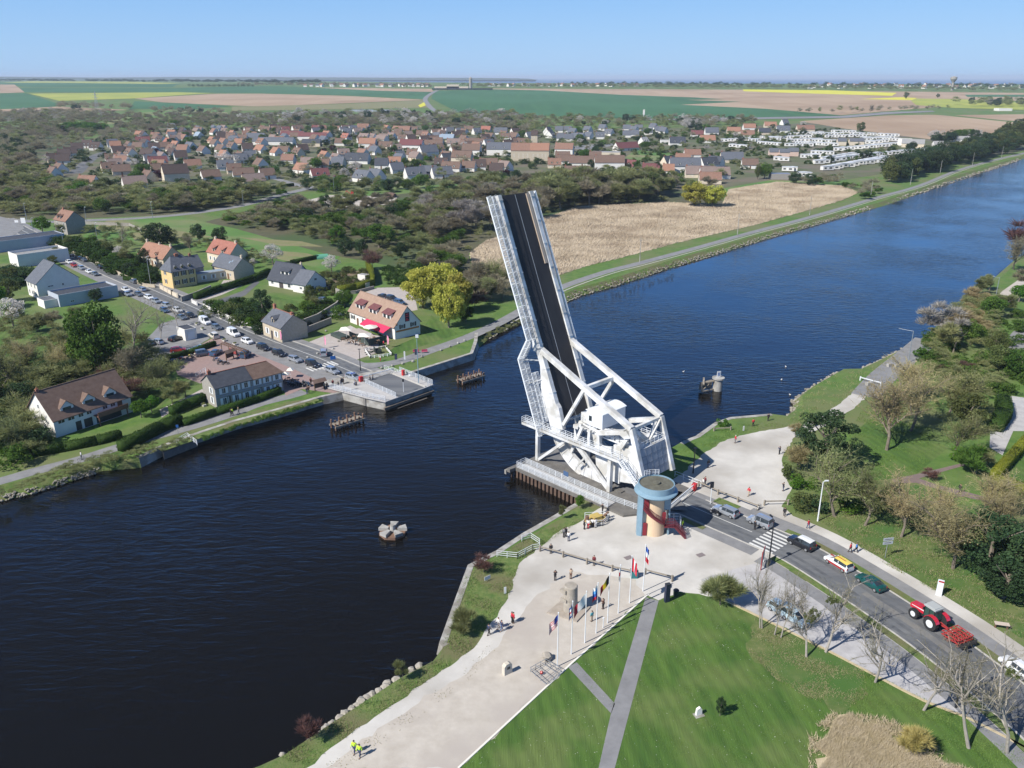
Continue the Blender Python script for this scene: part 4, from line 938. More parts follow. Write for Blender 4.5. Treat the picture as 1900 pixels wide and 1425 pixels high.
def hedge(pxs,wd,h,m,label,z=0):
 """clipped hedge along points: leafy box"""
 P = [G(*p) for p in pxs]; rs = np.random.RandomState(len(pxs)+int(h*10)); Q = []; n = 0
 mb = MB()
 for a,b_ in zip(P, P[1:]):
  L = (b_-a).length; t = (b_-a).normalized(); s_ = Vector((-t.y,t.x,0)); mb.beam(a+Vector((0,0,h*.47)),b_+Vector((0,0,h*.47)),wd*.86,h*.94)
  k = int(L*(wd+2*h)*22); u = rs.uniform(0, L, k); v = rs.uniform(-.5,.5,k); w_ = rs.uniform(0,1,k)
  side = rs.rand(k) < (2*h/(2*h+wd)); sg = np.sign(v+1e-9)
  y_ = np.where(side,sg*wd/2,v*wd)+rs.normal(size=k)*.04; z_ = np.where(side,w_*h,h)+rs.normal(size=k)*.05
  Q.append(np.array(a)[None, :]+np.outer(u,np.array(t))+np.outer(y_,np.array(s_))+np.outer(z_,np.array((0,0,1))))
 Pq = np.concatenate(Q); c = Pq.mean(0); c[2] = 0
 V_, F_ = leaves(Pq-c,.2,rs); nv = len(mb.v)
 V_ = np.concatenate([np.array(mb.v)-c, V_]); F_ = np.concatenate([np.array(mb.f), F_+nv])
 o = bpy.data.objects.new('hedge', npmesh('hedge', V_, F_, FM[m])); COL.objects.link(o); o.location = tuple(c)
 return tag(o,label, 'hedge')
def mass(name,spots,k,hr,m,seed,label,wide=1., cat='scrub'):
 """ground cover nobody could count,joined into one object"""
 rs = np.random.RandomState(seed); Vs, Fs,nv = [],[],0
 ms,mi = [],[]
 for sp in spots:
  x,y = sp[:2]; kk = sp[2] if len(sp) > 2 else k
  _,cm,h0 = TREE[kk][rs.randint(len(TREE[kk]))]
  if not hasattr(mass, 'c'): mass.c = {}
  if cm.name not in mass.c:
   v = np.empty(len(cm.vertices)*3,np.float32); cm.vertices.foreach_get('co', v); f = np.empty(len(cm.loops),np.int32); cm.loops.foreach_get('vertex_index', f)
   mass.c[cm.name] = (v.reshape(-1,3),f.reshape(len(cm.polygons),-1))
  v,f = mass.c[cm.name]; h = (sp[3] if len(sp) > 2 else rs.uniform(*hr))/h0; a = rs.uniform(0,6.28); ca,sa = math.cos(a),math.sin(a); ws = sp[4] if len(sp) > 2 else wide*rs.uniform(.8,1.3)
  step = max(1,int(len(f)/1000)); f = f[::step]; used = np.unique(f); mp_ = np.zeros(len(v),np.int32); mp_[used] = np.arange(len(used)); v2 = v[used]; f2 = mp_[f]
  q = np.empty_like(v2); q[:, 0] = (v2[:, 0]*ca-v2[:, 1]*sa)*h*ws+x; q[:, 1] = (v2[:, 0]*sa+v2[:, 1]*ca)*h*ws+y; q[:, 2] = v2[:, 2]*h+hz(y)
  if len(sp) > 2 and f2.shape[1] == 4: f2 = np.concatenate([f2[:, :3],f2[:, [0,2,3]]])
  if cm.materials[0] not in ms: ms.append(cm.materials[0])
  mi.append(np.full(len(f2),ms.index(cm.materials[0]),np.int32)); Vs.append(q); Fs.append(f2+nv); nv += len(q)
 me = npmesh(name,np.concatenate(Vs),np.concatenate(Fs), FM[m] if m else ms[0])
 if not m:
  for x in ms[1:]: me.materials.append(x)
  me.polygons.foreach_set('material_index', np.concatenate(mi))
 o = bpy.data.objects.new(name,me); COL.objects.link(o)
 return tag(o,label,cat, None, 'stuff')
# ---- woods and thickets
wood([(-20,402),(-20,300),(60,330),(110,352),(300,364),(440,354),(540,360),(500,372),(440,382),(330,395),(160,402),(0,402)],150,[('dbrown', 4),('dolive', 5),('olive', 1),('dgreen', 2),('leafy', 1)],(6,10), 'in the wood beside the back road', 1,5)
wood([(-20,345),(-20,256),(40,258),(80,285),(50,305),(80,330)],70,[('dbrown', 6),('dolive', 3),('ever', 2)],(8,12), 'in the wood west of the village', 2,6)
wood([(40,262),(150,256),(200,250),(260,244),(240,262),(150,272),(90,285)],40,[('dbrown', 6),('dolive', 3)],(8,11), 'on the northwest edge of the village', 3,6)
wood([(-20,238),(-20,214),(110,211),(200,214),(200,222),(60,230)],50,[('dbrown', 7),('dgrey', 1),('dolive', 1)],(10,14), 'in the tree belt left of the pylon', 4,9)
wood([(112,200),(245,202),(244,205),(112,204)],18,[('dbrown', 5),('ever', 1)],(10,15), 'in the far coppice above the village', 5,12)
wood([(105,246),(195,241),(196,246),(108,250)],26,[('bright', 3),('poplar', 2)],(9,13), 'in the bright row beside the meadow', 6,5)
wood([(210,236),(300,222),(420,222),(430,234),(310,240),(240,250)],34,[('dbrown', 4),('leafy', 2),('ever', 1),('dolive', 2)],(7,11), 'on the north edge of the village', 7,8)
wood([(280,208),(400,208),(420,216),(300,214)],18,[('dbrown', 4),('ever', 1)],(9,13), 'behind the brown mound', 8,12)
wood([(440,222),(560,214),(960,214),(960,236),(700,234),(450,236)],120,[('dbrown', 3),('dgrey', 3),('blossom', 4),('ever', 3),('dolive', 3)],(9,14), 'in the blossoming belt behind the village', 9,9,1.2)
wood([(900,225),(1010,222),(1040,240),(1005,262),(960,246),(900,238)],40,[('dbrown', 4),('dolive', 4),('bright', 1)],(9,14), 'in the grove left of the slate estate', 10,8)
wood([(1040,226),(1300,222),(1400,222),(1400,234),(1250,238),(1060,234)],55,[('dbrown', 5),('dolive', 3),('ever', 2),('blossom', 1)],(7,12), 'along the highway hedge', 11,9)
wood([(1260,226),(1340,224),(1350,238),(1270,246)],18,[('dbrown', 3),('ever', 1),('dgrey', 1),('blossom', 2)],(10,14), 'by the orange roofed villas', 12,8)
wood([(470,402),(560,385),(640,388),(880,368),(862,460),(855,525),(760,500),(660,455),(600,430),(500,425)],120,[('dbrown', 5),('dolive', 5),('dgreen', 4),('leafy', 1),('ever', 1)],(6,10), 'in the thicket left of the raised leaf', 13,5)
wood([(760,395),(860,362),(900,350),(1005,342),(1010,400),(900,440),(800,420)],40,[('dbrown', 4),('dolive', 4),('dgrey', 2)],(8,13), 'in the grove behind the raised leaf', 14,6)
wood([(1000,372),(1020,352),(1230,352),(1245,372),(1150,379),(1068,383),(1005,402)],75,[('dolive', 6),('dbrown', 4),('poplar', 1)],(10,15), 'along the back of the reed field', 15,5)
wood([(380,412),(470,402),(600,430),(640,465),(560,440),(470,425)],24,[('dbrown', 3),('dolive', 4),('dgreen', 2)],(5,8), 'along the meadow hedge', 16,6)
wood([(880,535),(935,540),(935,560),(880,568),(866,552)],10,[('dbrown', 3),('dolive', 2),('bare_olive', 1)],(6,10), 'between the reeds and the towpath', 17,4)
wood([(1560,350),(1600,345),(1640,352),(1620,372),(1580,366)],16,[('dbrown', 3),('dgreen', 3)],(4,7), 'at the east end of the reed field', 18,5)
wood([(1645,347),(1700,328),(1800,302),(1900,277),(1900,267),(1800,286),(1700,312),(1640,334)],70,[('ever', 5),('poplar', 4)],(13,18), 'in the tall windbreak along the canal', 19,6)
wood([(1840,272),(1900,262),(1960,256),(1960,246),(1880,250)],24,[('poplar', 5),('ever', 1)],(17,22), 'at the far end of the windbreak', 20,8)
wood([(1460,340),(1540,336),(1560,344),(1500,346)],12,[('dbrown', 4),('ever', 1),('dgreen', 2)],(5,8), 'behind the reed field near the caravans', 21,6)
wood([(1520,306),(1600,296),(1700,280),(1690,272),(1560,296)],22,[('ever', 3),('shrub', 2),('dolive', 2)],(5,8), 'in the caravan park hedge', 22,7)
wood([(1720,262),(1820,254),(1830,262),(1740,268)],16,[('ever', 2),('leafy', 3),('blossom', 1)],(8,13), 'round the white bungalow by the field', 23,8)
wood([(1770,194),(1900,190),(1900,199),(1790,198)],26,[('ever', 3),('dolive', 3),('dgrey', 1)],(12,18), 'in the far garden belt on the right', 24,20)
wood([(1480,211),(1760,202),(1760,205),(1500,212)],20,[('dbrown', 5),('dolive', 1)],(8,12), 'in the row along the highway', 25,20,1.)
# village gardens
wood([(190,330),(200,250),(430,240),(700,240),(960,248),(960,335),(760,345),(600,345),(560,330),(440,345),(300,350)],210,[('dbrown', 3),('dolive', 4),('leafy', 2),('ever', 3),('bright', 1),('blossom', 1),('shrub', 4),('shrubd', 4),('plum', 1)],(5,9), 'among the village gardens', 26,7)
wood([(960,250),(1300,242),(1500,236),(1500,262),(1300,270),(1400,320),(1300,345),(960,330)],120,[('dbrown', 3),('dolive', 4),('leafy', 2),('ever', 3),('shrub', 4),('shrubd', 3),('blossom', 1)],(5,9), 'in the eastern village gardens', 27,8)
wood([(560,352),(700,350),(880,345),(960,338),(960,345),(800,356),(600,360)],36,[('ever', 2),('dolive', 4),('leafy', 2),('shrub', 3)],(5,9), 'in front of the village houses', 28,6)
wood([(1010,335),(1200,330),(1330,345),(1320,356),(1200,348),(1020,344)],36,[('dbrown', 5),('dolive', 4),('shrub', 3),('ever', 2)],(5,9), 'behind the farm buildings', 29,6)
wood([(1340,250),(1600,246),(1650,262),(1500,300),(1360,290)],60,[('shrub', 3),('shrubd', 4),('dolive', 2)],(3,5), 'between the caravans', 30,9)
for px,py,k,h,lb in (
 (524,300, 'pinkt', 6, 'pink blossoming tree beside the village orange house'),(430,276, 'pinkt', 7, 'pink blossoming tree in the village centre'),(622,341, 'pinkt', 6, 'pink blossoming tree right of the maroon gabled house'),
 (640,336, 'blossom', 10, 'big white blossoming tree in front of the village'),(648,345, 'blossom', 7, 'lower white blossoming tree in front of the village'),(88,304, 'blossom', 8, 'white blossoming tree at the west end of the village'),
 (618,283, 'plum', 8, 'dark purple tree in the village middle'),(731,285, 'leafy', 9, 'round green tree beside the long maroon roofed house'),(752,310, 'leafy', 8, 'green tree beside the orange roofed shed'),(770,312, 'leafy', 8, 'green tree right of the orange roofed shed'),
 (1288,383, 'willow', 15, 'left half of the pale green willow by the reeds'),(1322,384, 'willow', 13, 'right half of the pale green willow by the reeds'),(1405,333, 'poplar', 12, 'tall olive tree beside the solar roofed shed'),(1418,332, 'leafy', 12, 'dark green tree left of the solar roofed shed'),
 (1160,228, 'ever', 16, 'dark round tree behind the slate estate'),(1057,228, 'leafy', 14, 'green tree behind the slate estate'),(1295,246, 'ever', 15, 'dark conifer beside the dark red bungalow'),(1596,247, 'olive', 15, 'lone round tree on the edge of the tan field'),
 (1681,184, 'olive', 18, 'lone tree in the far yellow field'),(1740,182, 'olive', 12, 'small lone tree right of the far yellow field'),(1613,211, 'bare_brown', 16, 'lone bare tree beside the highway'),(1023,304, 'ever', 9, 'dark conifer right of the church'),(1097,314, 'ever', 9, 'narrow conifer among the brown roofs'),(1165,320, 'ever', 8, 'narrow conifer right of the brown roofs'),(1220,322, 'ever', 10, 'tall dark conifer beside the maroon roofed house'),
 ): tree(k, G(px,py),h,lb, None,1.45 if k == 'willow' else 1.0)
plant_woods()
# ---- individual trees on the west bank
for px,py,k,h,lb,wd in (
 (190,700, 'leafy', 19, 'tallest bright green tree beside the white commercial building', .8),(165,690, 'leafy', 13, 'lower green tree under the tallest one', .9),
 (245,660, 'bare', 15, 'large bare tree over the west parking', 1.),(232,715, 'bare_brown', 10, 'round brown bare tree behind the pink paved square', 1.3),(205,722, 'dred', 5, 'dark reddish shrub behind the long white house', 1.6),(240,738, 'dred', 5, 'dark reddish shrub right of the long white house', 1.6),
 (300,725, 'bare_olive', 8, 'budding tree with pale flowers by the pink square', 1.1),(345,738, 'dolive', 5, 'olive bush left of the timber framed inn', 1.3),(320,750, 'dolive', 4, 'low olive bush beside the curved garden path', 1.3),(282,765, 'bright', 4, 'yellow green small tree on the west garden lawn', 1.1),(262,775, 'bright', 4.5, 'yellow green tree at the right end of the long white house', 1.1),
 (298,628, 'bare', 8, 'small bare tree beside the white kiosk', 1.),(330,608, 'bare', 8, 'small bare tree behind the white kiosk', 1.),
 (80,435, 'bright', 9, 'round bright tree left of the old red roofed house', 1.1),(298,462, 'ever', 13, 'dark spreading evergreen behind the orange roofed house', 1.4),(370,448, 'ever', 9, 'dark evergreen between the red and orange roofs', 1.1),(410,455, 'ever', 9, 'second dark evergreen behind the red roofed house', 1.1),(355,470, 'bare_brown', 8, 'bare tree behind the yellow house', 1.),
 (507,492, 'blossom', 9, 'large white blossoming tree behind the slate house', 1.15),(615,506, 'blossom', 7, 'white blossoming tree in the orchard garden', 1.2),(470,497, 'blossom', 4, 'small pale blossoming tree by the hedge', 1.),(628,462, 'bright', 11, 'round yellow green tree in the thicket', .8),(640,475, 'ever', 8, 'dark evergreen under the yellow green tree', 1.2),(672,475, 'ever', 8, 'dark evergreen right of the yellow green tree', 1.1),(692,500, 'dred', 8, 'brownish weeping tree by the golden hedge', .9),
 (270,500, 'ever', 9, 'dark conifer at the roadside garden', .9),(240,490, 'dolive', 7, 'olive bush in the roadside garden', 1.2),(222,478, 'blossom', 5, 'white blossoming shrub in the roadside garden', 1.2),(215,490, 'leafy', 5, 'green tree in the roadside garden', 1.3),(240,512, 'ever', 6, 'dark tree left of the yellow house', 1.3),(285,520, 'ever', 5, 'low dark tree left of the yellow house', 1.4),(200,470, 'olive', 5, 'olive tree at the roadside wall', 1.2),(170,455, 'dgreen', 4, 'bush at the roadside wall', 1.3),
 (228,458, 'bare', 10, 'lone bare tree in the dry meadow', 1.),(130,462, 'olive', 6, 'ivy covered tree below the old house', 1.),(112,445, 'dolive', 7, 'budding tree below the old house', 1.),
 (488,590, 'pine', 10, 'dark conifer on the garden lawn', .9),(455,592, 'shrubd', 4.5, 'dark rounded shrub in the roadside garden', 1.2),(425,585, 'shrubo', 4.5, 'olive shrub in the roadside garden', 1.2),(520,600, 'shrubo', 4, 'olive shrub behind the stone cottage', 1.3),(540,592, 'olive', 5, 'olive tree behind the stone cottage', 1.2),(570,585, 'leafy', 5, 'green tree behind the low wall', 1.3),(590,575, 'dolive', 5, 'olive tree by the lane', 1.2),(465,612, 'bright', 4, 'yellow green bush behind the white wall', 1.),(480,618, 'shrubd', 3, 'dark bush behind the white wall', 1.2),(440,602, 'shrubo', 3.4, 'olive bush behind the white wall', 1.2),(500,605, 'dred', 3.5, 'brown bush behind the white wall', 1.2),(410,575, 'shrub', 3.4, 'rounded green bush at the driveway', 1.2),(380,590, 'shrubo', 2.5, 'low olive bush at the white wall', 1.2),
 (640,570, 'leafy', 6, 'green tree left of the beige roofed restaurant', 1.2),(630,590, 'shrub', 4, 'green bush left of the beige roofed restaurant', 1.2),(610,520, 'dolive', 4, 'small olive tree in the kitchen garden', 1.),(645,530, 'olive', 3.5, 'small tree in the kitchen garden', 1.),(600,530, 'ever', 4, 'narrow dark tree right of the slate house', .7),(575,555, 'olive', 5, 'pale tree at the slate house gable', 1.),
 (785,572, 'willow', 15, 'large yellow willow behind the restaurant', 1.15),(822,560, 'willow', 14, 'yellow willow at the back of the gravel lot', 1.1),(833,608, 'willow', 15, 'yellow willow nearest the towpath', .85),(850,582, 'willow', 14, 'yellow willow behind the nearest one', .9),
 (900,560, 'bare_olive', 9, 'budding tree with ivy beside the bridge leaf', 1.),(925,545, 'ever', 7, 'ivy clad dark tree beside the bridge leaf', .6),(912,552, 'ever', 7, 'second ivy clad tree beside the bridge leaf', .6),(880,575, 'dred', 6, 'brown bush right of the willows', 1.3),(865,600, 'dgreen', 5, 'green bush right of the willows', 1.),
 (860,430, 'dgrey', 16, 'big pale grey leafless tree beside the leaf tip', 1.1),(830,400, 'dolive', 13, 'big olive tree beside the pale grey one', 1.3),
 (25,605, 'blossom', 9, 'pale pink blossoming tree at the left edge', 1.2),(20,560, 'olive', 8, 'olive tree at the left edge', 1.2),(-12,575, 'bright', 9, 'bright tree at the left edge', 1.2),(70,615, 'ever', 5, 'dark hedge tree below the white gabled house', 1.4),(100,612, 'dbrown', 6, 'brown bush below the white gabled house', 1.2),(140,600, 'dolive', 6, 'olive bush below the commercial building', 1.3),
 (55,690, 'bare_fine', 9, 'bare tree on the left lawn', 1.),(115,700, 'bare_fine', 9, 'bare tree beside the tall green tree', 1.),(90,710, 'ever', 6, 'dark evergreen behind the long white house', 1.6),(130,708, 'ever', 6, 'second dark evergreen behind the long white house', 1.5),(30,730, 'bare_olive', 11, 'tall budding tree behind the left hedge', 1.1),(0,760, 'olive', 9, 'olive tree at the lower left edge', 1.2),(40,765, 'ever', 8, 'dark evergreen left of the long white house', 1.3),(60,775, 'ever', 5, 'low dark evergreen left of the long white house', 1.2),
 (-15,820, 'olive', 8, 'olive bush beside the towpath bend', 1.2),(15,840, 'bare_olive', 8, 'budding tree beside the towpath bend', 1.),(55,835, 'shrubd', 5, 'dark bush at the towpath hedge', 1.4),(50,800, 'shrubo', 3.5, 'yellow shrub left of the long white house', 1.1),(30,862, 'shrub', 4, 'green bush at the towpath edge', 1.3),
 (180,560, 'ever', 5, 'dark hedge tree behind the commercial building', 1.3),(110,480, 'olive', 5, 'hedge tree by the white commercial roof', 1.4),(100,492, 'olive', 4, 'hedge bush by the white commercial roof', 1.4),(20,525, 'olive', 6, 'hedge tree left of the white gabled house', 1.5),(45,520, 'shrubd', 5, 'dark hedge bush left of the white gabled house', 1.5),(0,518, 'shrubd', 5, 'dark hedge bush at the left edge', 1.6),
 ): tree(k, G(px,py),h,lb, None,wd)
# ---- individual trees and bushes on the east bank
for px,py,k,h,lb,wd in (
 (1525,865, 'pine', 10, 'dark pine beside the gravel path', 1.25),(1480,870, 'dstraw', 4, 'straw coloured shrub at the gravel corner', 1.1),(1467,885, 'shrubo', 2.8, 'grey green shrub at the gravel edge', 1.),(1490,905, 'shrubb', 2.6, 'yellow green shrub at the gravel edge', 1.2),(1475,812, 'dstraw', 3.2, 'pale budding shrub by the gravel path', 1.),
 (1548,958, 'bare_olive', 9, 'olive budding tree nearest the street lamp', 1.25),(1605,975, 'bare_olive', 8, 'olive budding tree second from the street lamp', 1.1),(1672,997, 'bare_fine', 8.5, 'pale budding tree above the road verge', 1.2),(1722,993, 'bare_fine', 8, 'slim pale tree above the road verge', .9),(1768,1055, 'bare_fine', 10, 'pale bare tree beside the dark evergreen', 1.2),
 (1492,945, 'shrubo', 3, 'olive shrub at the road side of the gravel', 1.2),(1510,948, 'shrubd', 3.2, 'dark shrub at the road side of the gravel', 1.),(1575,945, 'shrubb', 2.5, 'light green shrub under the budding trees', 1.4),(1620,940, 'shrub', 3, 'green shrub under the budding trees', 1.4),
 (1830,1070, 'pine', 9.5, 'dark evergreen behind the white pillar sign', 1.2),(1890,1085, 'pine', 7.5, 'dark evergreen at the right edge', 1.2),(1862,1110, 'ever', 6, 'lower dark evergreen at the right edge', 1.4),
 (1645,835, 'bare_fine', 12, 'tall straw coloured tree in the park', 1.2),(1690,800, 'bare_fine', 11, 'straw coloured tree in the middle of the park', 1.2),(1700,745, 'bare_fine', 9, 'straw coloured tree above the park lawn', 1.2),(1760,770, 'bare_olive', 9, 'olive tree in the park', 1.3),(1790,800, 'olive', 7, 'olive leafy tree in the park', 1.1),(1770,845, 'bare_olive', 7.5, 'olive tree leaning at the park path', 1.1),(1790,855, 'shrubb', 2.6, 'light green shrub at the park path', 1.3),(1810,880, 'dgreen', 4, 'bush at the park hedge corner', 1.2),(1830,870, 'dolive', 4, 'olive bush at the park hedge corner', 1.2),(1725,890, 'dred', 2.4, 'small red shrub between the park paths', 1.2),
 (1742,638, 'dgrey', 10, 'grey leafless tree on the canal bank', 1.1),(1768,655, 'dolive', 7, 'budding tree on the canal bank', 1.2),(1800,640, 'leafy', 6, 'green tree behind the canal bank', 1.),(1775,610, 'dstraw', 5, 'pale shrub on the canal bank', 1.3),(1720,665, 'shrubb', 3, 'green shrub at the path end', 1.4),(1840,590, 'leafy', 6, 'green round tree near the upper lamp', 1.1),(1860,580, 'dolive', 5, 'olive bush near the upper lamp', 1.4),(1815,545, 'dolive', 5, 'olive bush on the upper bank', 1.3),(1835,540, 'dolive', 5, 'second olive bush on the upper bank', 1.2),(1800,560, 'dstraw', 4, 'straw bush on the upper bank', 1.1),(1890,560, 'bright', 5, 'green tree beside the upper road', 1.1),(1845,660, 'olive', 6, 'pale green tree beside the parking', .9),(1855,690, 'olive', 6, 'green tree right of the park lawn', 1.1),(1890,700, 'leafy', 6, 'leafy tree at the right edge of the park', 1.2),(1750,695, 'dred', 3, 'reddish scrub above the park', 1.5),(1790,690, 'dred', 3, 'reddish scrub right of the park trees', 1.5),(1820,720, 'shrubb', 3, 'green scrub beside the drive', 1.5),(1880,500, 'bare_brown', 11, 'brown tree at the right edge over the canal', 1.),(1905,470, 'dred', 11, 'rusty tree at the right edge', 1.2),(1900,540, 'dbrown', 7, 'brown tree at the right edge by the upper road', 1.2),
 (1820,965, 'bare_fine', 7, 'grey bare tree below the park hedge', 1.1),(1870,960, 'bare_fine', 6, 'small bare tree below the park hedge', 1.1),(1850,990, 'bare_fine', 7, 'bare tree behind the evergreen', 1.2),
 (1336,1122, 'bushy', 4.9, 'round budding bush at the corner of the lawn', 1.1),(1336,1328, 'pine', 2.9, 'small dark staked tree on the lawn', .62),
 (857,1175, 'bushy', 3.6, 'willow bush on the quay edge', 1.),(898,1062, 'dred', 3, 'brown bush at the quay railing', 1.),(747,1262, 'dolive', 3, 'twiggy bush over the boulders', .8),(576,1374, 'dred', 3.4, 'bare reddish bush at the water edge', .75),
 (1076,943, 'bright', 2.6, 'yellow green shrub beside the pier railing', .9),(1043,962, 'dolive', 3, 'wispy shrub on the bank beside the pier', .6),(1690,1400, 'dyel', 3.6, 'yellow twiggy bush in the dry grass', 1.),(1340,790, 'shrubb', 1.8, 'tuft of green reeds at the quay bend', .9),
 ): e_ = px > 1440 and py < 1120 and h > 3.5; tree(k, G(px,py),h*(1.22 if e_ else 1.),lb, None,wd*(1.12 if e_ else 1.))
for px,py,h,lb,v,rz in (
 (1410,1165,9, 'leftmost slim bare tree in the clump beside the parked blue car', 0,0),(1414,1166,9, 'second slim bare tree in the clump beside the parked blue car', 1,2),(1437,1178,9, 'third slim bare tree in the clump beside the parked blue car', 2,1),(1449,1183,9, 'rightmost slim bare tree in the clump beside the parked blue car', 0,4),
 (1496,1219,8.5, 'bent bare tree with mistletoe beside the parking strip', 1,.5),(1532,1210,10, 'forked bare tree behind the bent one', 2,3),(1624,1266,9.5, 'bare pale tree on the lawn right of the forked one', 0,2.2),(1714,1318,9.5, 'bare pale tree beside the black lamp post', 1,4.1),(1797,1388,12, 'thick trunked bare tree near the lower right corner', 2,5.2),(1868,1396,12, 'rightmost bare tree in the lower corner', 0,1.1)):
 tree('bare', G(px,py),h,lb, None,.6 if 'slim' in lb else 1.0, True,rz,v)
mass('garden_shrubs', fillspots([(100,345),(80,300),(200,250),(430,238),(960,238),(1000,250),(1000,330),(960,340),(600,350),(300,356)],650,21,7), 'shrub', (2.2,5), 'dark', 21, 'dark hedges and shrubs filling the village gardens', 1.5)
mass('garden_shrubs', fillspots([(100,345),(80,300),(200,250),(430,238),(960,238),(1480,240),(1480,262),(1400,320),(1300,345),(960,340),(600,350),(300,356)],900,22,7), 'dbrown', (2.5,6), 'twigo', 22, 'olive shrubs filling the village gardens', 1.5)
mass('garden_shrubs', fillspots([(960,250),(1300,242),(1560,240),(1650,262),(1500,305),(1400,320),(1300,345),(960,330)],420,23,8), 'shrub', (2,4), 'hedge', 23, 'green hedges round the eastern gardens and caravans', 1.5)
mass('hedgerow_woods', fillspots([(-20,262),(-20,213),(110,208),(250,216),(430,214),(960,214),(1000,240),(960,240),(430,238),(200,250),(100,262)],620,24,9), 'dbrown', (6,12), 'twig', 24, 'brown woods and hedgerows behind the village', 1.7, 'woods')
mass('hedgerow_woods', fillspots([(-20,262),(-20,216),(110,211),(250,219),(430,217),(960,216),(1400,222),(1400,236),(1000,240),(960,240),(430,238),(200,250),(100,262)],420,25,11), 'dolive', (6,11), 'twigo', 25, 'olive woods and hedgerows behind the village', 1.7, 'woods')
mass('hedgerow_woods', fillspots([(-20,402),(-20,264),(60,300),(100,350),(300,364),(500,360),(440,382),(330,395),(0,402)],260,26,6), 'dolive', (5,9), 'twigo', 26, 'olive woodland between the back road and the village', 1.6, 'woods')
mass('roadside_garden', fillspots([(390,572),(440,560),(480,575),(500,600),(560,600),(600,565),(625,560),(600,590),(560,612),(530,606),(486,610),(445,598)],70,27,2), 'shrub', (1.5,3.2), 'hedge', 27, 'green shrubs of the roadside garden', 1.3, 'shrubs')
mass('roadside_garden', fillspots([(90,442),(150,452),(240,480),(300,520),(270,528),(200,498),(110,460)],90,28,3), 'shrub', (2,4.5), 'hedge', 28, 'green shrubs behind the long roadside wall', 1.3, 'shrubs')
mass('roadside_garden', fillspots([(560,520),(640,500),(695,505),(692,528),(625,545),(570,560)],60,35,2.5), 'shrub', (.8,2.4), 'olive', 35, 'low shrubs of the kitchen garden', 1.3, 'shrubs')
mass('roadside_garden', fillspots([(140,450),(170,425),(260,430),(330,440),(400,445),(480,475),(500,490),(470,500),(420,470),(300,455),(240,470)],80,36,4), 'dolive', (2,5), 'twigo', 36, 'budding bushes behind the farmhouses', 1.4, 'shrubs')
mass('roadside_garden', fillspots([(-20,510),(30,505),(60,515),(30,535),(-20,540)],40,29,3), 'shrub', (2.5,4.5), 'dark', 29, 'dark shrubs left of the white gabled house', 1.3, 'shrubs')
mass('garden_scrub', fillspots([(-20,850),(-20,700),(60,690),(190,670),(290,680),(315,700),(300,740),(262,745),(190,708),(80,735),(60,800),(60,850)],90,30,3), 'dbrown', (3,7), 'twigo', 30, 'olive and brown trees round the long white house', 1.4)
def tufts(name,px,n,h,m,label,seed,wd=.05):
 rs = np.random.RandomState(seed); P = [G(*p) for p in px]; x0,x1 = min(p.x for p in P),max(p.x for p in P); y0,y1 = min(p.y for p in P),max(p.y for p in P)
 q = np.c_[rs.uniform(x0,x1,n*2),rs.uniform(y0,y1,n*2)]; f = np.sin(q[:, 0]*.9+np.sin(q[:, 1]*.5)*2)+np.sin(q[:, 1]*1.3+q[:, 0]*.4); q = q[(f+rs.normal(size=len(q))*.8) > .1]; q = np.array([t for t in q if inpoly(t[0],t[1], P)])
 k = len(q); V_, F_ = twigs(np.c_[q,np.full(k,.02)],np.c_[rs.normal(size=(k,2))*h*.5,rs.uniform(.5,1.2,k)*h],np.full((k,1),wd),rs)
 o = bpy.data.objects.new(name,npmesh(name, V_, F_,m)); COL.objects.link(o); tag(o,label, 'grass', None, 'stuff')
GT = mat('grass_blades', (.075,.15,.02),(.14,.22,.05),rough=.9,scale=.5); GD = mat('grass_blades_dry', (.2,.19,.09),(.3,.27,.15),rough=.9,scale=.6); GW = mat('daisy', (.6,.6,.55))
LAWN = [(1222,1115),(1297,1104),(1402,1141),(1530,1204),(1601,1241),(1560,1320),(1500,1428),(1140,1428)]; LAWN2 = [(1199,1106),(1062,1231),(850,1428),(1112,1428),(1134,1322)]
EB = [(520,1406),(600,1352),(740,1260),(815,1222),(845,1120),(866,1066),(1000,985),(1082,965),(1006,1013),(964,1045),(943,1110),(907,1161),(880,1202),(810,1253),(648,1364),(563,1428)]
tufts('lawn_grass', LAWN, 26000,.09, GT, 'longer grass blades on the mown lawn', 1); tufts('lawn_grass', LAWN2,12000,.09, GT, 'grass blades on the left lawn', 2); tufts('daisies', LAWN2,900,.05, GW, 'tiny white daisies on the left lawn', 3,.09); tufts('daisies', LAWN, 700,.05, GW, 'tiny white daisies on the mown lawn', 4,.09)
tufts('rough_grass', [(1402,1141),(1530,1204),(1601,1241),(1610,1290),(1560,1325),(1500,1296),(1440,1262),(1385,1205)],14000,.16, GD, 'rough dry grass round the bare trees', 5,.06); tufts('rough_grass', [(1601,1241),(1800,1335),(1930,1402),(1930,1428),(1790,1428),(1640,1345),(1575,1320)],16000,.14, GT, 'long grass in the lower right corner', 6,.06)
tufts('rough_grass', [(1500,1428),(1500,1360),(1545,1320),(1660,1335),(1740,1390),(1800,1428)],9000,.5,mat('dry_grass', (.4,.33,.2),(.5,.42,.3)), 'tall dry stalks fringing the pale dry grass', 12,.07)
tufts('path_weeds', [(600,1420),(720,1345),(860,1245),(905,1195),(920,1205),(870,1262),(740,1360),(640,1425)],2600,.12, GD, 'dry weeds between the two gravels', 13,.08)
tufts('bank_grass_blades', EB, 30000,.3, GT, 'long grass on the east canal bank', 7,.06); tufts('bank_grass_blades', EB, 12000,.3, GD, 'dry stalks on the east canal bank', 8,.05)
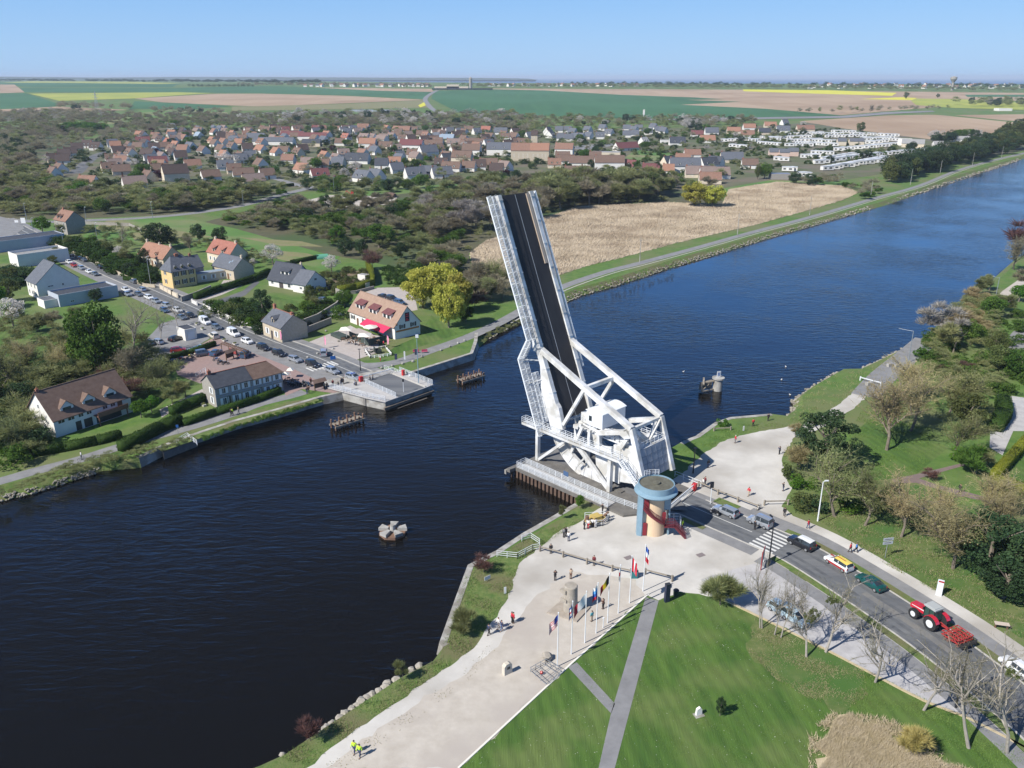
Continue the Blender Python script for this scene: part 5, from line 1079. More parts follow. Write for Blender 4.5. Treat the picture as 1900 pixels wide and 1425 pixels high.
tufts('verge_grass', [(1465,930),(1650,1052),(1850,1162),(1930,1200),(1930,1020),(1850,985),(1700,920),(1560,915)],34000,.22, GD, 'mixed dry grass above the footpath', 9,.07); tufts('verge_grass', [(1465,930),(1650,1052),(1850,1162),(1930,1200),(1930,1020),(1850,985),(1700,920),(1560,915)],30000,.22, GT, 'green grass above the footpath', 10,.07)
tufts('park_grass', [(1545,850),(1600,760),(1640,730),(1760,820),(1700,880),(1560,900)],22000,.2, GT, 'green grass of the park', 11,.08)
mass('scrub', fillspots([(380,412),(470,392),(560,385),(640,392),(880,362),(1010,340),(1240,352),(1245,376),(1068,384),(1010,402),(870,462),(862,520),(840,520),(760,505),(640,470),(560,440),(460,425)],420,5,3), 'dbrown', (1.5,4), 'twigo', 3, 'low olive scrub filling the thicket floor', 1.6)
mass('bramble', fillspots([(700,500),(850,485),(862,560),(860,600),(770,540),(720,530)],90,6,2.5), 'shrub', (1.2,2.6), 'hedge', 4, 'dark green bramble patch behind the willows', 1.4)
mass('understorey', fillspots([(-20,402),(-20,262),(60,300),(110,350),(300,362),(500,362),(440,382),(330,394),(0,401)],300,7,4), 'dolive', (2,5), 'twig', 5, 'brown undergrowth of the wood by the back road', 1.6)
mass('garden_scrub', fillspots([(-20,850),(-20,700),(60,700),(200,690),(290,700),(270,735),(190,712),(80,742),(70,800),(60,850)],120,8,2), 'dolive', (1.5,3.5), 'hedge', 6, 'dark undergrowth round the long white house', 1.4)
mass('bank_scrub', fillspots([(-20,925),(120,872),(270,838),(360,815),(362,818),(300,842),(190,868),(60,908),(-20,932)],110,9,1.2), 'dbrown', (.9,2.2), 'twigo', 7, 'low scrub on the bank below the towpath', 1.3)
mass('bank_herbs', fillspots([(370,815),(440,790),(520,765),(600,742),(590,748),(520,771),(440,793),(380,818)],110,10,.8), 'shrub', (.35,.8), 'green', 8, 'green herbs on the bank in front of the inn', 1.4)
mass('bank_scrub', fillspots([(1060,556),(1250,500),(1250,490),(1060,545)],60,11,1.2), 'dbrown', (.6,1.6), 'twig', 9, 'low scrub on the far towpath bank', 1.3)
mass('bank_scrub', fillspots([(892,640),(960,606),(1000,588),(1010,580),(960,598),(905,622)],50,12,1.2), 'dbrown', (.8,1.8), 'twigo', 10, 'low scrub on the bank left of the raised leaf', 1.3)
mass('park_scrub', fillspots([(1640,720),(1760,660),(1830,690),(1840,740),(1780,800),(1700,760)],80,13,2), 'dbrown', (1,2.4), 'twigo', 11, 'low mixed scrub above the park lawn', 1.4)
for px,py,z_,lb in ((1492,1215,5.2, 'large mistletoe ball in the bent bare tree'),(1500,1215,6.0, 'small mistletoe ball in the bent bare tree'),(1528,1208,7.4, 'mistletoe ball in the forked bare tree'),(1845,1385,9.5, 'mistletoe ball over the east road')):
 o = tree('shrubo', G(px,py),1.1,lb); o.name = 'mistletoe'; o['category'] = 'mistletoe'; o.location.z = z_
mass('park_scrub', fillspots([(1700,655),(1745,600),(1800,550),(1850,570),(1850,640),(1850,735),(1790,725),(1720,700)],90,31,2.2), 'dbrown', (1.5,4.5), 'twigo', 31, 'olive scrub between the canal bank and the park', 1.4)
mass('park_scrub', fillspots([(1700,655),(1745,600),(1800,550),(1870,560),(1920,600),(1930,720),(1850,735),(1790,725),(1720,700)],60,32,3), 'shrub', (1.5,3.5), 'green', 32, 'green bushes between the canal bank and the park', 1.3)
mass('park_scrub', fillspots([(1760,610),(1800,555),(1850,560),(1830,620)],30,33,2.2), 'dstraw', (1.5,3), 'twigy', 33, 'straw coloured scrub on the upper canal bank', 1.5)
tufts('bank_grass_blades', [(1452,780),(1475,762),(1475,744),(1505,722),(1551,696),(1620,680),(1690,645),(1640,690),(1600,715),(1530,770),(1470,800)],12000,.3, GD, 'dry stalks on the upper east bank', 14,.09)
tufts('bank_grass_blades', [(1260,840),(1322,798),(1351,788),(1452,784),(1540,740),(1480,788),(1410,798),(1350,812),(1300,842),(1265,876)],16000,.25, GT, 'long grass at the quay bend', 15,.08)
mass('garden_scrub', fillspots([(0,700),(10,600),(60,600),(150,640),(240,650),(280,660),(280,690),(160,700),(60,720)],34,34,4), 'dolive', (3,7), 'twigo', 34, 'budding trees between the lawn and the long white house', 1.3)
mass('far_woods', fillspots([(430,158),(640,158),(800,160),(800,163),(580,160),(440,159.5)],110,14,20), 'dbrown', (9,15), 'twig', 12, 'far wood on the skyline left of the country road', 1.8, 'woods')
mass('far_woods', fillspots([(850,160),(1400,162),(1900,168),(1900,171),(1400,165.4),(880,163)],230,15,20), 'dbrown', (10,16), 'twigo', 13, 'far wood on the skyline behind the tan field', 1.8, 'woods')
mass('far_woods', fillspots([(1060,157.5),(1400,158),(1900,161),(1900,166),(1400,162),(1060,161)],200,16,25), 'dbrown', (10,16), 'dark', 14, 'dark far wood just below the sea', 1.8, 'woods')
mass('far_woods', fillspots([(-40,150),(600,155),(600,158),(300,154),(-40,151.5)],160,17,40), 'dbrown', (14,22), 'dark', 15, 'dark far hedges on the left skyline', 2.4, 'woods')
mass('far_woods', fillspots([(350,160.5),(470,160.5),(470,161.8),(350,161.8)],60,18,12), 'ever', (9,11), 'dark', 16, 'dark straight plantation on the left skyline', 1.4, 'woods')
# ---- hedges
for px,wd,h,m,lb in (
 ([(62,846),(120,836),(180,824),(226,812)],1.8,1.7, 'hedge', 'low dark hedge in front of the long white house'),([(225,838),(300,800),(336,786)],2.2,2.2, 'hedge', 'dark clipped hedge between the towpath and the long white house'),([(340,790),(400,770),(480,745),(520,728)],1.4,1.5, 'hedge', 'clipped hedge along the towpath in front of the inn'),
 ([(318,770),(350,757),(382,744)],1.8,2.0, 'hedge', 'hedge between the driveway and the inn'),([(310,668),(350,658),(400,641)],1.0,1.4, 'hedge', 'clipped hedge behind the parked motorcycles'),([(362,556),(410,540),(470,522),(500,508)],1.6,2.2, 'hedge', 'long hedge between the yellow house and the slate house'),
 ([(627,543),(660,538),(692,530)],1.4,2.4, 'hedgey', 'golden topped hedge above the gravel lot'),([(692,530),(690,512),(682,498)],1.4,3, 'hedgey', 'tall golden hedge at the kitchen garden end'),([(1842,893),(1885,845),(1915,812)],1.6,2.0, 'hedgey', 'golden hedge along the east drive'),([(1842,895),(1880,908),(1930,925)],1.4,1.8, 'hedgey', 'golden hedge below the east garden'),
 ([(1845,800),(1862,776),(1858,750)],3,2.6, 'hedge', 'thick dark hedge curving round the east drive'),([(300,700),(316,682)],1.0,1.6, 'hedge', 'short dark hedge at the square edge'),([(4,790),(30,770),(20,800)],2,2.4, 'hedge', 'dark hedge at the left edge'),
 ([(860,342),(900,338),(940,338)],3,3.4, 'hedge', 'dark hedge in front of the church green'),([(460,352),(510,350),(545,345)],1.4,2, 'hedge', 'dark hedge beside the village lane'),([(60,545),(120,560)],1.2,1.2, 'hedge', 'low hedge in front of the white gabled house'),([(540,490),(590,480)],1.2,1.6, 'hedge', 'straight hedge behind the slate house'),([(230,520),(262,522)],1.2,1.6, 'hedge', 'hedge behind the roadside wall')):
 hedge(px,wd,h,m,lb)
# ---- reed field: a bed of dry reeds standing about two metres
def reedbed(name,px,label,h,cell,m,seed):
 P = [G(*p) for p in px]; x0,x1 = min(p.x for p in P),max(p.x for p in P); y0,y1 = min(p.y for p in P),max(p.y for p in P); rs = np.random.RandomState(seed)
 pts = [(x,y) for x in np.arange(x0,x1,cell) for y in np.arange(y0,y1,cell) if inpoly(x+0.01,y+.01, P)]
 q = np.array(pts)+rs.uniform(-cell*.5,cell*.5,size=(len(pts),2)); n = len(q)
 tall = .72+.16*np.sin(q[:, 0]*.11+np.sin(q[:, 1]*.07)*2)+.14*np.sin(q[:, 1]*.13+q[:, 0]*.05)+rs.normal(size=n)*.1
 B_ = np.c_[q,np.full(n,.05)]; D_ = np.c_[rs.normal(size=(n,2))*.2*h+np.array([[.3*h,.1*h]]),tall*h]
 V_, F_ = twigs(B_, D_,np.full((n,1),cell*.5),rs)
 o = bpy.data.objects.new(name,npmesh(name, V_, F_,m)); COL.objects.link(o); tag(o,label, 'reeds', None, 'stuff')
 tag(flatmesh(name+'_ground', ragged(P, .35),m,.06),kind=STRUCT)
reedm = mat('dry_reeds', (.42,.345,.25),(.53,.445,.335),rough=.95,scale=.06,detail=8,c3=(.35,.28,.2),scale3=.05)
reedbed('reeds', [(872,470),(900,448),(960,428),(1004,407),(1068,385),(1145,381),(1240,376),(1340,380),(1352,352),(1440,338),(1560,345),(1592,358),(1562,372),(1500,390),(1400,418),(1250,452),(1170,474),(1080,496),(1040,510),(960,530),(900,545),(880,520)], 'wide field of dry tan reeds beside the canal', 1.1,.36,reedm,3)
reedbed('dry_grass', [(1548,1338),(1575,1325),(1600,1345),(1640,1350),(1655,1372),(1700,1388),(1730,1412),(1790,1428),(1518,1428),(1535,1405),(1512,1385),(1535,1365)], 'flattened pale dry grass in the lower right corner', .75,.07,mat('dry_grass', (.48,.42,.32),(.64,.57,.46),rough=.95,scale=1.5,detail=6),4)
# ================================================================ BUILDINGS
def rm(name,c,c2,sc=1.2,c3=None): return mat(name,c,c2,rough=.85,scale=sc,detail=8,coord='obj', bump=.25,bscale=9,dist=.03,c3=c3,scale3=.25)
RF = dict(brown=rm('roof_brown_tile', (.115,.072,.055),(.17,.115,.09)),rust=rm('roof_rust_tile', (.175,.095,.07),(.25,.145,.105)),orange=rm('roof_orange_tile', (.235,.12,.08),(.32,.175,.12)),
 slate=rm('roof_slate', (.075,.085,.105),(.12,.13,.155)),dslate=rm('roof_dark_slate', (.035,.04,.055),(.06,.068,.085)),maroon=rm('roof_maroon_tile', (.12,.04,.045),(.17,.065,.065)),
 dark=rm('roof_dark_brown', (.05,.035,.032),(.08,.055,.05)),blue=rm('roof_blue_grey', (.2,.26,.33),(.26,.32,.39)),grey=rm('roof_grey', (.22,.22,.22),(.3,.3,.3)),beige=rm('roof_beige_tile', (.25,.165,.12),(.32,.22,.165)),
 red=rm('roof_red_tile', (.25,.095,.07),(.33,.14,.1)),pinkr=rm('roof_grey_brown', (.17,.125,.11),(.23,.175,.155)))
def wmat(name,c,c2): return mat(name,c,c2,rough=.9,scale=.6,detail=8,coord='obj', bump=.1,bscale=8,dist=.01)
WM = dict(white=wmat('render_white', (.72,.7,.66),(.64,.62,.58)),cream=wmat('render_cream', (.62,.54,.42),(.56,.48,.37)),stone=mat('limestone', (.40,.34,.25),(.52,.45,.35),rough=.95,scale=1.6,detail=10,coord='obj', bump=.3,bscale=6,dist=.03),
 greys=mat('grey_stone', (.25,.235,.21),(.33,.31,.28),rough=.95,scale=1.6,detail=10,coord='obj', bump=.3,bscale=6,dist=.03),pink=wmat('render_pink', (.6,.45,.38),(.54,.4,.33)),yellow=mat('yellow_brick', (.58,.42,.19),(.66,.49,.25),rough=.9,scale=2,coord='obj'),bluegrey=wmat('render_blue_grey', (.36,.40,.46),(.42,.45,.5)))
M_frame = mat('frame_white', (.72,.72,.7)); M_shut = mat('shutter_white', (.68,.7,.72)); M_shutd = mat('shutter_dark', (.06,.05,.05)); M_brick = mat('brick_red', (.26,.1,.065),(.34,.15,.1),rough=.9,scale=2,coord='obj'); M_wood = mat('wood_brown', (.12,.07,.04),(.18,.11,.065),scale=2,coord='obj')
M_door = mat('door_brown', (.14,.07,.04))
def facept(L, W, f,u,z,o=0.):
 return {'f': Vector((u,-o,z)), 'b': Vector((L-u, W+o,z)), 'l': Vector((-o, W-u,z)), 'r': Vector((L+o,u,z))}[f]
def faced(f): return {'f': Vector((1,0,0)), 'b': Vector((-1,0,0)), 'l': Vector((0,-1,0)), 'r': Vector((0,1,0))}[f]
def wrect(mb, L, W, f,u,z,w_,h_,o,th):
 a = facept(L, W, f,u-w_/2,z,o); d = faced(f)*w_; n_ = facept(L, W, f,u-w_/2,z,o+th)-a; up = Vector((0,0,h_))
 P = [a,a+d,a+d+up,a+up]; Q = [p+n_ for p in P]; mb.quad(*Q)
 for i in range(4): j = (i+1) % 4; mb.quad(P[i], P[j], Q[j], Q[i])
def window(par, L, W, f,u,z,w_,h_,sh=None,pane=True,fm=None):
 mb = MB(); b = .09
 wrect(mb, L, W, f,u,z,w_,b,.0,.06); wrect(mb, L, W, f,u,z+h_-b,w_,b,.0,.06); wrect(mb, L, W, f,u-w_/2+b/2,z+b,b,h_-2*b,.0,.06); wrect(mb, L, W, f,u+w_/2-b/2,z+b,b,h_-2*b,.0,.06)
 wrect(mb, L, W, f,u,z+b,.06,h_-2*b,.0,.05); o = mb.build('window', fm or M_frame,par)
 if pane: mb = MB(); wrect(mb, L, W, f,u,z+b,w_-2*b,h_-2*b,.0,.02); mb.build('pane', M_glass,o)
 if sh:
  for s_ in (-1,1):
   mb = MB(); wrect(mb, L, W, f,u+s_*(w_/2+w_*.27),z-.02,w_*.5,h_+.04,.0,.05); mb.build('shutter', sh,par)
 return o
def door(par, L, W, f,u,w_=1., h_=2.1,m=None,z=0.05):
 mb = MB(); wrect(mb, L, W, f,u,z,w_,h_,0,.05); return mb.build('door', m or M_door,par)
def house(name, A, ang, L, W, he,hr,wall,roof,label,cat='house', wins=(),doors=(),dorm=(),chim=(),hip=(0,0),ov=.35,group=None,sh=None,trim=None,cm=None,pane=True,skyl=(),drf=None):
 r_ = empty(name,(A[0], A[1],hz(A[1])), R(ang),label,cat,group); wm_ = WM.get(wall) or wall; rfm = RF.get(roof) or roof
 mb = MB(); mb.box(0,0,-.3, L, W, he)
 if not hip[0]: mb.poly([(0, W, he),(0,0,he),(0, W/2,hr)]); mb.poly([(.25,0,he),(.25, W, he),(.25, W/2,hr)])
 if not hip[1]: mb.poly([(L, 0,he),(L, W, he),(L, W/2,hr)]); mb.poly([(L-.25, W, he),(L-.25,0,he),(L-.25, W/2,hr)])
 mb.build('wall', wm_,r_)
 sl = (hr-he)/(W/2); e = he-ov*sl; x0,x1 = -ov*.6, L+ov*.6; h0,h1 = hip; t = .14
 if hip[0]: x0 = -ov
 if hip[1]: x1 = L+ov
 ra,rb = (x0+h0 if h0 else x0),(x1-h1 if h1 else x1)
 mb = MB(); top = [(x0,-ov,e),(x1,-ov,e),(x1, W+ov,e),(x0, W+ov,e)]; R0, R1 = (ra, W/2,hr+.02),(rb, W/2,hr+.02)
 for dz in (t,0):
  T_ = [Vector(p)+Vector((0,0,dz)) for p in top]; a,b_ = Vector(R0)+Vector((0,0,dz)), Vector(R1)+Vector((0,0,dz))
  mb.poly([T_[0], T_[1],b_,a]); mb.poly([T_[2], T_[3],a,b_])
  if h0: mb.poly([T_[3], T_[0],a])
  if h1: mb.poly([T_[1], T_[2],b_])
 T_ = [Vector(p) for p in top]; up = Vector((0,0,t))
 mb.quad(T_[0], T_[1], T_[1]+up, T_[0]+up); mb.quad(T_[2], T_[3], T_[3]+up, T_[2]+up)
 if not h0: mb.quad(T_[0]+up, Vector(R0)+up, Vector(R0), T_[0]); mb.quad(Vector(R0)+up, T_[3]+up, T_[3], Vector(R0))
 if not h1: mb.quad(Vector(R1)+up, T_[1]+up, T_[1], Vector(R1)); mb.quad(T_[2]+up, Vector(R1)+up, Vector(R1), T_[2])
 rf = mb.build('roof', rfm,r_)
 mb = MB(); mb.beam(Vector(R0)+Vector((0,0,t+.03)), Vector(R1)+Vector((0,0,t+.03)),.22,.1); mb.build('ridge', trim or rfm,rf)
 for (x,yy,s_,h_) in chim:
  zt = he+sl*min(yy, W-yy); mb = MB(); mb.box(x-s_/2,yy-s_*.35,zt-.4,x+s_/2,yy+s_*.35,zt+h_); mb.box(x-s_/2-.06,yy-s_*.35-.06,zt+h_-.18,x+s_/2+.06,yy+s_*.35+.06,zt+h_-.05); mb.tube((x,yy,zt+h_),(x,yy,zt+h_+.35),.12,n=6); mb.build('chimney', cm or M_brick,rf)
 for (side,x,w_,z0_,h_,ty) in dorm:          # ty: 'g' gabled, 's' shed
  fy = (z0_-he)/sl; s_ = 1 if side == 'f' else -1; Y = lambda y: y if side == 'f' else W-y
  y1 = min((z0_+h_-he)/sl, W/2); mb = MB(); z1 = z0_+h_
  for xx in (x-w_/2,x+w_/2): mb.poly([(xx, Y(fy),z0_-.05),(xx, Y(fy),z1),(xx, Y(y1),z1)])
  mb.poly([(x-w_/2, Y(fy),z0_-.05),(x+w_/2, Y(fy),z0_-.05),(x+w_/2, Y(fy),z1),(x-w_/2, Y(fy),z1)])
  if ty == 'g': mb.poly([(x-w_/2, Y(fy),z1),(x+w_/2, Y(fy),z1),(x, Y(fy),z1+w_*.45)])
  dm = mb.build('dormer', wm_,r_); mb = MB(); o = .18
  if ty == 'g':
   yr = min((z1+w_*.45-he)/sl, W/2); a,b_ = (x, Y(fy-o),z1+w_*.45+.06),(x, Y(yr),z1+w_*.45+.06)
   for q in (-1,1):
    c,d = (x+q*(w_/2+o), Y(fy-o),z1-o*.7),(x+q*(w_/2+o), Y(y1),z1-o*.7); mb.quad(a,b_,d,c); mb.quad(*[(p[0],p[1],p[2]-.09) for p in (c,d,b_,a)])
  else:
   z2 = min(z1+.5,hr); yr = min((z2+.25-he)/sl, W/2); P = [(x-w_/2-o, Y(fy-o*2),z1-.02),(x+w_/2+o, Y(fy-o*2),z1-.02),(x+w_/2+o, Y(yr),he+sl*yr+.16),(x-w_/2-o, Y(yr),he+sl*yr+.16)]
   mb.quad(*P); mb.quad(*[(p[0],p[1],p[2]-.13) for p in P[::-1]]); mb.quad(P[0],(P[0][0], P[0][1], P[0][2]-.13),(P[1][0], P[1][1], P[1][2]-.13), P[1])
  mb.build('dormer_roof', drf or rfm,dm); mb = MB(); n_ = max(1,int(w_/1.6))
  for i in range(n_):
   c_ = x-w_/2+w_*(i+.5)/n_; ww = w_/n_*.62; mb.box(c_-ww/2,min(Y(fy-.04), Y(fy+.02)),z0_+.12,c_+ww/2,max(Y(fy-.04), Y(fy+.02)),z1-.12)
  mb.build('window', M_glass,dm)
 for (f,u,z,w_,h_) in wins: window(r_, L, W, f,u,z,w_,h_,sh,pane)
 for d in doors: door(r_, L, W, *d)
 for (x,yy,w_,h_) in skyl:
  mb = MB(); zz = he+sl*yy+t+.03; z2 = he+sl*(yy+h_)+t+.03; mb.quad((x-w_/2,yy,zz),(x+w_/2,yy,zz),(x+w_/2,yy+h_,z2),(x-w_/2,yy+h_,z2)); mb.build('skylight', mat('skylight_glass', (.25,.32,.4),rough=.2),rf)
 return r_
def GA(x,y): return G(x,y)
# 1 long white house by the towpath
A = GA(105,812.6)
h1 = house('long_house', A, 55.9,17.2,10,4.2,9.0, 'white', 'brown', 'long white house with brown roof and three gabled dormers beside the towpath', wins=[('f', 1.6,2.7,1.5,1.1),('f', 3.7,2.7,1.5,1.1),('f', 5.8,2.7,1.2,1.1),('f', 7.6,2.7,1.2,1.1),('f', 11.2,2.7,1.2,1.1),('f', 13.0,2.7,1.2,1.1),('l', 3,2.4,.9,1.3),('l', 6.5,.6,.8,1.9),('l', 5,5.4,.7,1)],
 doors=[('f', 5.0,1.2,2.0, M_dark),('f', 14.6,1.1,2.1, M_door,2.1)],dorm=[('f', 3.6,2.8,4.9,.8, 'g'),('f', 8.4,2.8,4.9,.8, 'g'),('f', 13.2,2.8,4.9,.8, 'g')],chim=[(.4,5,.6,.7)],ov=.6)
mb = MB(); mb.box(8.4,-1.9,2.05,15.4,0,2.2); mb.box(8.4,-1.9,2.2,15.4,-1.8,3.1); mb.box(8.6,-1.7,0,8.8,-1.5,2.05); mb.box(15,-1.7,0,15.2,-1.5,2.05); bal = mb.build('balcony', mat('balcony_wood', (.15,.07,.05),(.2,.1,.07),scale=2,coord='obj'),h1)
mb = MB(); mb.box(8.9,-.03,.1,14.6,-.005,1.9); mb.box(6.2,-.05,.1,8.0,-.005,2.0); mb.build('garage_opening', M_dark,h1)
# 2 timber framed inn (grey walls,white shutters) and its red-brown roofed half
A = GA(403,758)
def inn(A, L, W, he,hr,roof,label,xs,lw):
 r_ = house('inn', A, 43.5, L, W, he,hr, 'greys', roof,label,wins=[('f', x,3.1,1.0,1.35) for x in xs]+[('f', x,.5,1.0,1.6) for x in xs],sh=M_shut,chim=[(.5, W/2,.7,1.0)] if lw else [],hip=(0,0 if lw else 2.4),doors=[('f', xs[1]-1.9,.9,2.2,mat('door_green', (.05,.06,.04)))],trim=M_brick)
 mb = MB()
 for x in np.arange(0.1, L, 1.65): wrect(mb, L, W, 'f', x+.0,.05,.09,he-.1,0,.03)
 for z in (.35,2.55,2.95,he-.15): wrect(mb, L, W, 'f', L/2,z, L, .1,0,.035)
 mb.build('timber_frame', mat('timber_blue', (.25,.32,.42)),r_)
 return r_
i1 = inn(A, 8.8,6.6,4.9,7.1, 'dslate', 'grey inn half with dark slate roof and white shutters by the canal', (2.0,4.9,7.4), True)
window(i1,8.8,6.6, 'l', 4.6,.7,.9,1.6, M_shut); window(i1,8.8,6.6, 'l', 4.6,3.1,.9,1.4, M_shut)
i2 = inn(A+Vector((math.cos(R(43.5)),math.sin(R(43.5)),0))*8.8,7.8,6.4,4.8,7.0, 'brown', 'grey inn half with hipped brown roof next to the bridge road', (1.4,3.9,6.4), False)
# 3 beige roofed restaurant
A = GA(650,598)
h3 = house('restaurant', A, -48,24,8.8,4.0,8.9, 'white', 'beige', 'white restaurant with large beige roof, three wide dormers and a pink awning', cat='restaurant', wins=[('f', 1.8,1.4,1.2,1.3),('f', 8,1.4,1.2,1.3),('f', 11,1.4,1.2,1.3),('r', 2.6,2.8,1.0,1.2),('r', 6.4,2.8,1.0,1.2)],sh=M_shutd,
 doors=[('f', 4.4,1.0,2.2),('f', 14,2.2,2.2)],dorm=[('f', 4.4,4.0,5.0,1.5, 's'),('f', 11.6,4.0,5.0,1.5, 's'),('f', 18.8,4.0,5.0,1.5, 's')],ov=.5,drf=RF['maroon'])
mb = MB(); mb.quad((10.2,-2.9,2.35),(22.6,-2.9,2.35),(22.6,-.05,3.6),(10.2,-.05,3.6)); mb.quad((10.2,-2.9,2.1),(22.6,-2.9,2.1),(22.6,-2.9,2.35),(10.2,-2.9,2.35)); mb.quad((10.2,-.05,3.55),(22.6,-.05,3.55),(22.6,-2.9,2.3),(10.2,-2.9,2.3))
mb.build('awning', mat('awning_pink', (.62,.03,.1),(.55,.03,.09),rough=.8),h3)
mb = MB(); wrect(mb,24,8.8, 'r', 4.4,4.6,1.5,2.6,0,.06); sg = mb.build('gable_sign', mat('sign_dark', (.04,.02,.03)),h3)
mb = MB()
for z,w_,c_ in ((6.5,.9,0),(5.9,1.1,0),(5.2,.6,-.2),(4.8,1.0,0)): wrect(mb,24,8.8, 'r', 4.4+c_,z,w_,.32,.06,.02)
mb.build('sign_bands', mat('sign_red', (.6,.05,.07)),sg)
mb = MB(); wrect(mb,24,8.8, 'r', 4.4,2.0,8.0,.5,0,.05); wrect(mb,24,8.8, 'r', .6,4.0,.7,.7,0,.05); mb.build('banner', mat('banner_orange', (.5,.22,.05),(.3,.1,.05),scale=4,coord='obj'),h3)
# terrace of the restaurant: deck,fences,parasols,tables
tr = empty('restaurant_terrace', h3.matrix_basis @ Vector((10,-3.2,0)), R(-48), 'raised dark timber terrace in front of the beige roofed restaurant', 'terrace')
mb = MB(); mb.box(0,-5.5,0,14,0,1.0); mb.build('deck', C['pale'],tr)
mb = MB(); mb.box(4,-5.7,-.2,14.2,-5.5,2.0); mb.box(14,-5.5,-.2,14.2,0,2.0); mb.box(-1.5,-8.6,-.2,4.2,-5.9,.9); mb.build('fence_panels', mat('fence_green', (.035,.05,.045),(.055,.075,.065),scale=2,coord='obj'),tr)
def parasol(p,r,n,label,m,h=2.6):
 r_ = empty('parasol', p,.4,label, 'parasol', 'white parasols on the terrace'); mb = MB(); mb.tube((0,0,0),(0,0,h+.3),.04,n=6); mb.build('pole', M_frame,r_)
 mb = MB(); pts = [(r*math.cos(2*math.pi*k/n+.4),r*math.sin(2*math.pi*k/n+.4),h-.1) for k in range(n)]
 for k in range(n): mb.poly([pts[k],pts[(k+1) % n],(0,0,h+.55)]); mb.poly([(0,0,h+.5),pts[(k+1) % n],pts[k]])
 mb.build('canopy', m,r_); return r_
M_par = mat('parasol_cloth', (.72,.69,.62),(.66,.63,.56),scale=3)
for px,py,r,n,lb in ((643,626,2.4,4, 'square white parasol at the left end of the terrace'),(688,622,2.2,8, 'round white parasol nearest the pink awning'),(677,638,2.4,4, 'square white parasol at the front of the terrace')): parasol(G(px,py,.9)+Vector((0,0,.0)),r,n,lb, M_par)
def table_set(p,a,label,grp,m=M_wood):
 r_ = empty('table_set', p,a,label, 'table', grp); mb = MB(); mb.box(-.5,-.4,.7,.5,.4,.76); mb.build('tabletop', m,r_)
 for x,y in ((-.4,-.3),(.4,-.3),(.4,.3),(-.4,.3)): mb = MB(); mb.beam((x,y,0),(x,y,.7),.05,.05); mb.build('leg', M_dark,r_)
 mb = MB(); mb.box(-.45,.7,.43,.45,1.05,.48); mb.box(-.45,-1.05,.43,.45,-.7,.48); mb.box(-.4,.75,0,-.34,1.0,.43); mb.box(.34,.75,0,.4,1.0,.43); mb.box(-.4,-1.0,0,-.34,-.75,.43); mb.box(.34,-1.0,0,.4,-.75,.43); mb.build('bench', m,r_)
for k,(px,py) in enumerate(((637,632),(648,634),(657,628),(668,628),(682,632),(694,630),(700,636),(672,642),(662,636))): table_set(G(px,py,1.0),k, 'wooden table and benches among the parasols', 'tables on the restaurant terrace')
# 4 stone cottage
house('stone_cottage', GA(489.5,621.7),-46,10.6,8.2,4.3,7.3, 'stone', 'slate', 'small limestone cottage with slate roof and one dormer beside the road', wins=[('f', 2.6,1.1,1.0,1.7),('f', 7.6,1.1,1.0,1.7)],sh=M_shut,doors=[('f', 5.1,1.1,2.4, M_shutd)],dorm=[('f', 5.2,1.5,4.7,1.3, 'g')],chim=[(.4,4.1,.9,1.3),(9.9,4.1,.9,.7)],trim=M_brick)
# 5 yellow brick house
house('brick_house', GA(322.5,536),47.9,8.9,8.0,6.2,10.6, 'yellow', 'slate', 'tall yellow brick house with hipped slate roof beside the road', wins=[('f', x,z,1.0,1.6) for x in (1.6,4.4,7.2) for z in (1.2,4.2)]+[('l', 3,1.2,.9,1.5),('l', 3,4.3,.9,1.5)],sh=M_shutd,hip=(2.6,2.6),dorm=[('f', 1.8,.9,6.7,.8, 'g'),('f', 4.4,.9,6.7,.8, 'g'),('f', 7.1,.9,6.7,.8, 'g')],chim=[(4.4,4.0,1.2,.8)],cm=M_brick)
house('slate_wing', GA(352,522),47.9,6.0,7.0,4.8,8.4, 'greys', 'slate', 'slate roofed wing behind the yellow brick house', wins=[('f', 2,1.2,.9,1.4)],chim=[(3,3.5,.8,.9)])
# 6 orange roofed farmhouse
house('farmhouse', GA(259,488),-37.5,18,8.6,3.9,7.9, 'stone', 'orange', 'long stone farmhouse with orange tiled roof', wins=[('f', 4,1,1.0,1.7),('f', 7.5,1,1.0,1.7),('f', 12,1,1.0,1.5)],sh=M_shut,doors=[('f', 9.8,1.1,2.2)],dorm=[('f', 6.0,1.1,4.3,1.0, 'g'),('f', 12.5,1.1,4.3,1.0, 'g')],chim=[(.5,4.3,.9,1.1),(9.5,4.3,.8,.8),(17.4,4.3,.9,1.1)],cm=WM['stone'])
# 7 red roofed house and slate wing
house('red_roofed_house', GA(386,486),-38.5,15.5,8.4,4.4,8.8, 'cream', 'red', 'cream house with red tiled roof and two white dormers', wins=[('f', 2.2,1.2,1,1.5),('f', 5,1.2,1,1.5)],sh=M_shut,dorm=[('f', 4.4,1.4,4.8,1.5, 's'),('f', 10.5,1.4,4.8,1.5, 's')],chim=[(.8,4.2,1.0,.9),(14.6,4.2,1,.9)],cm=WM['stone'])
house('stone_barn', GA(396,511),-39,13.8,8.6,4.0,7.7, 'stone', 'slate', 'stone barn with grey slate roof in the courtyard', wins=[('f', 8.4,1,.9,1.7),('f', 11.4,1.3,.8,1.2)],doors=[('f', 3.5,1.2,2.2),('f', 10,1.1,2.1)],chim=[(13.2,4.3,.9,1.0)],skyl=[(8.8,1.6,.6,.8),(9.8,2.2,.5,.7)],cm=WM['stone'])
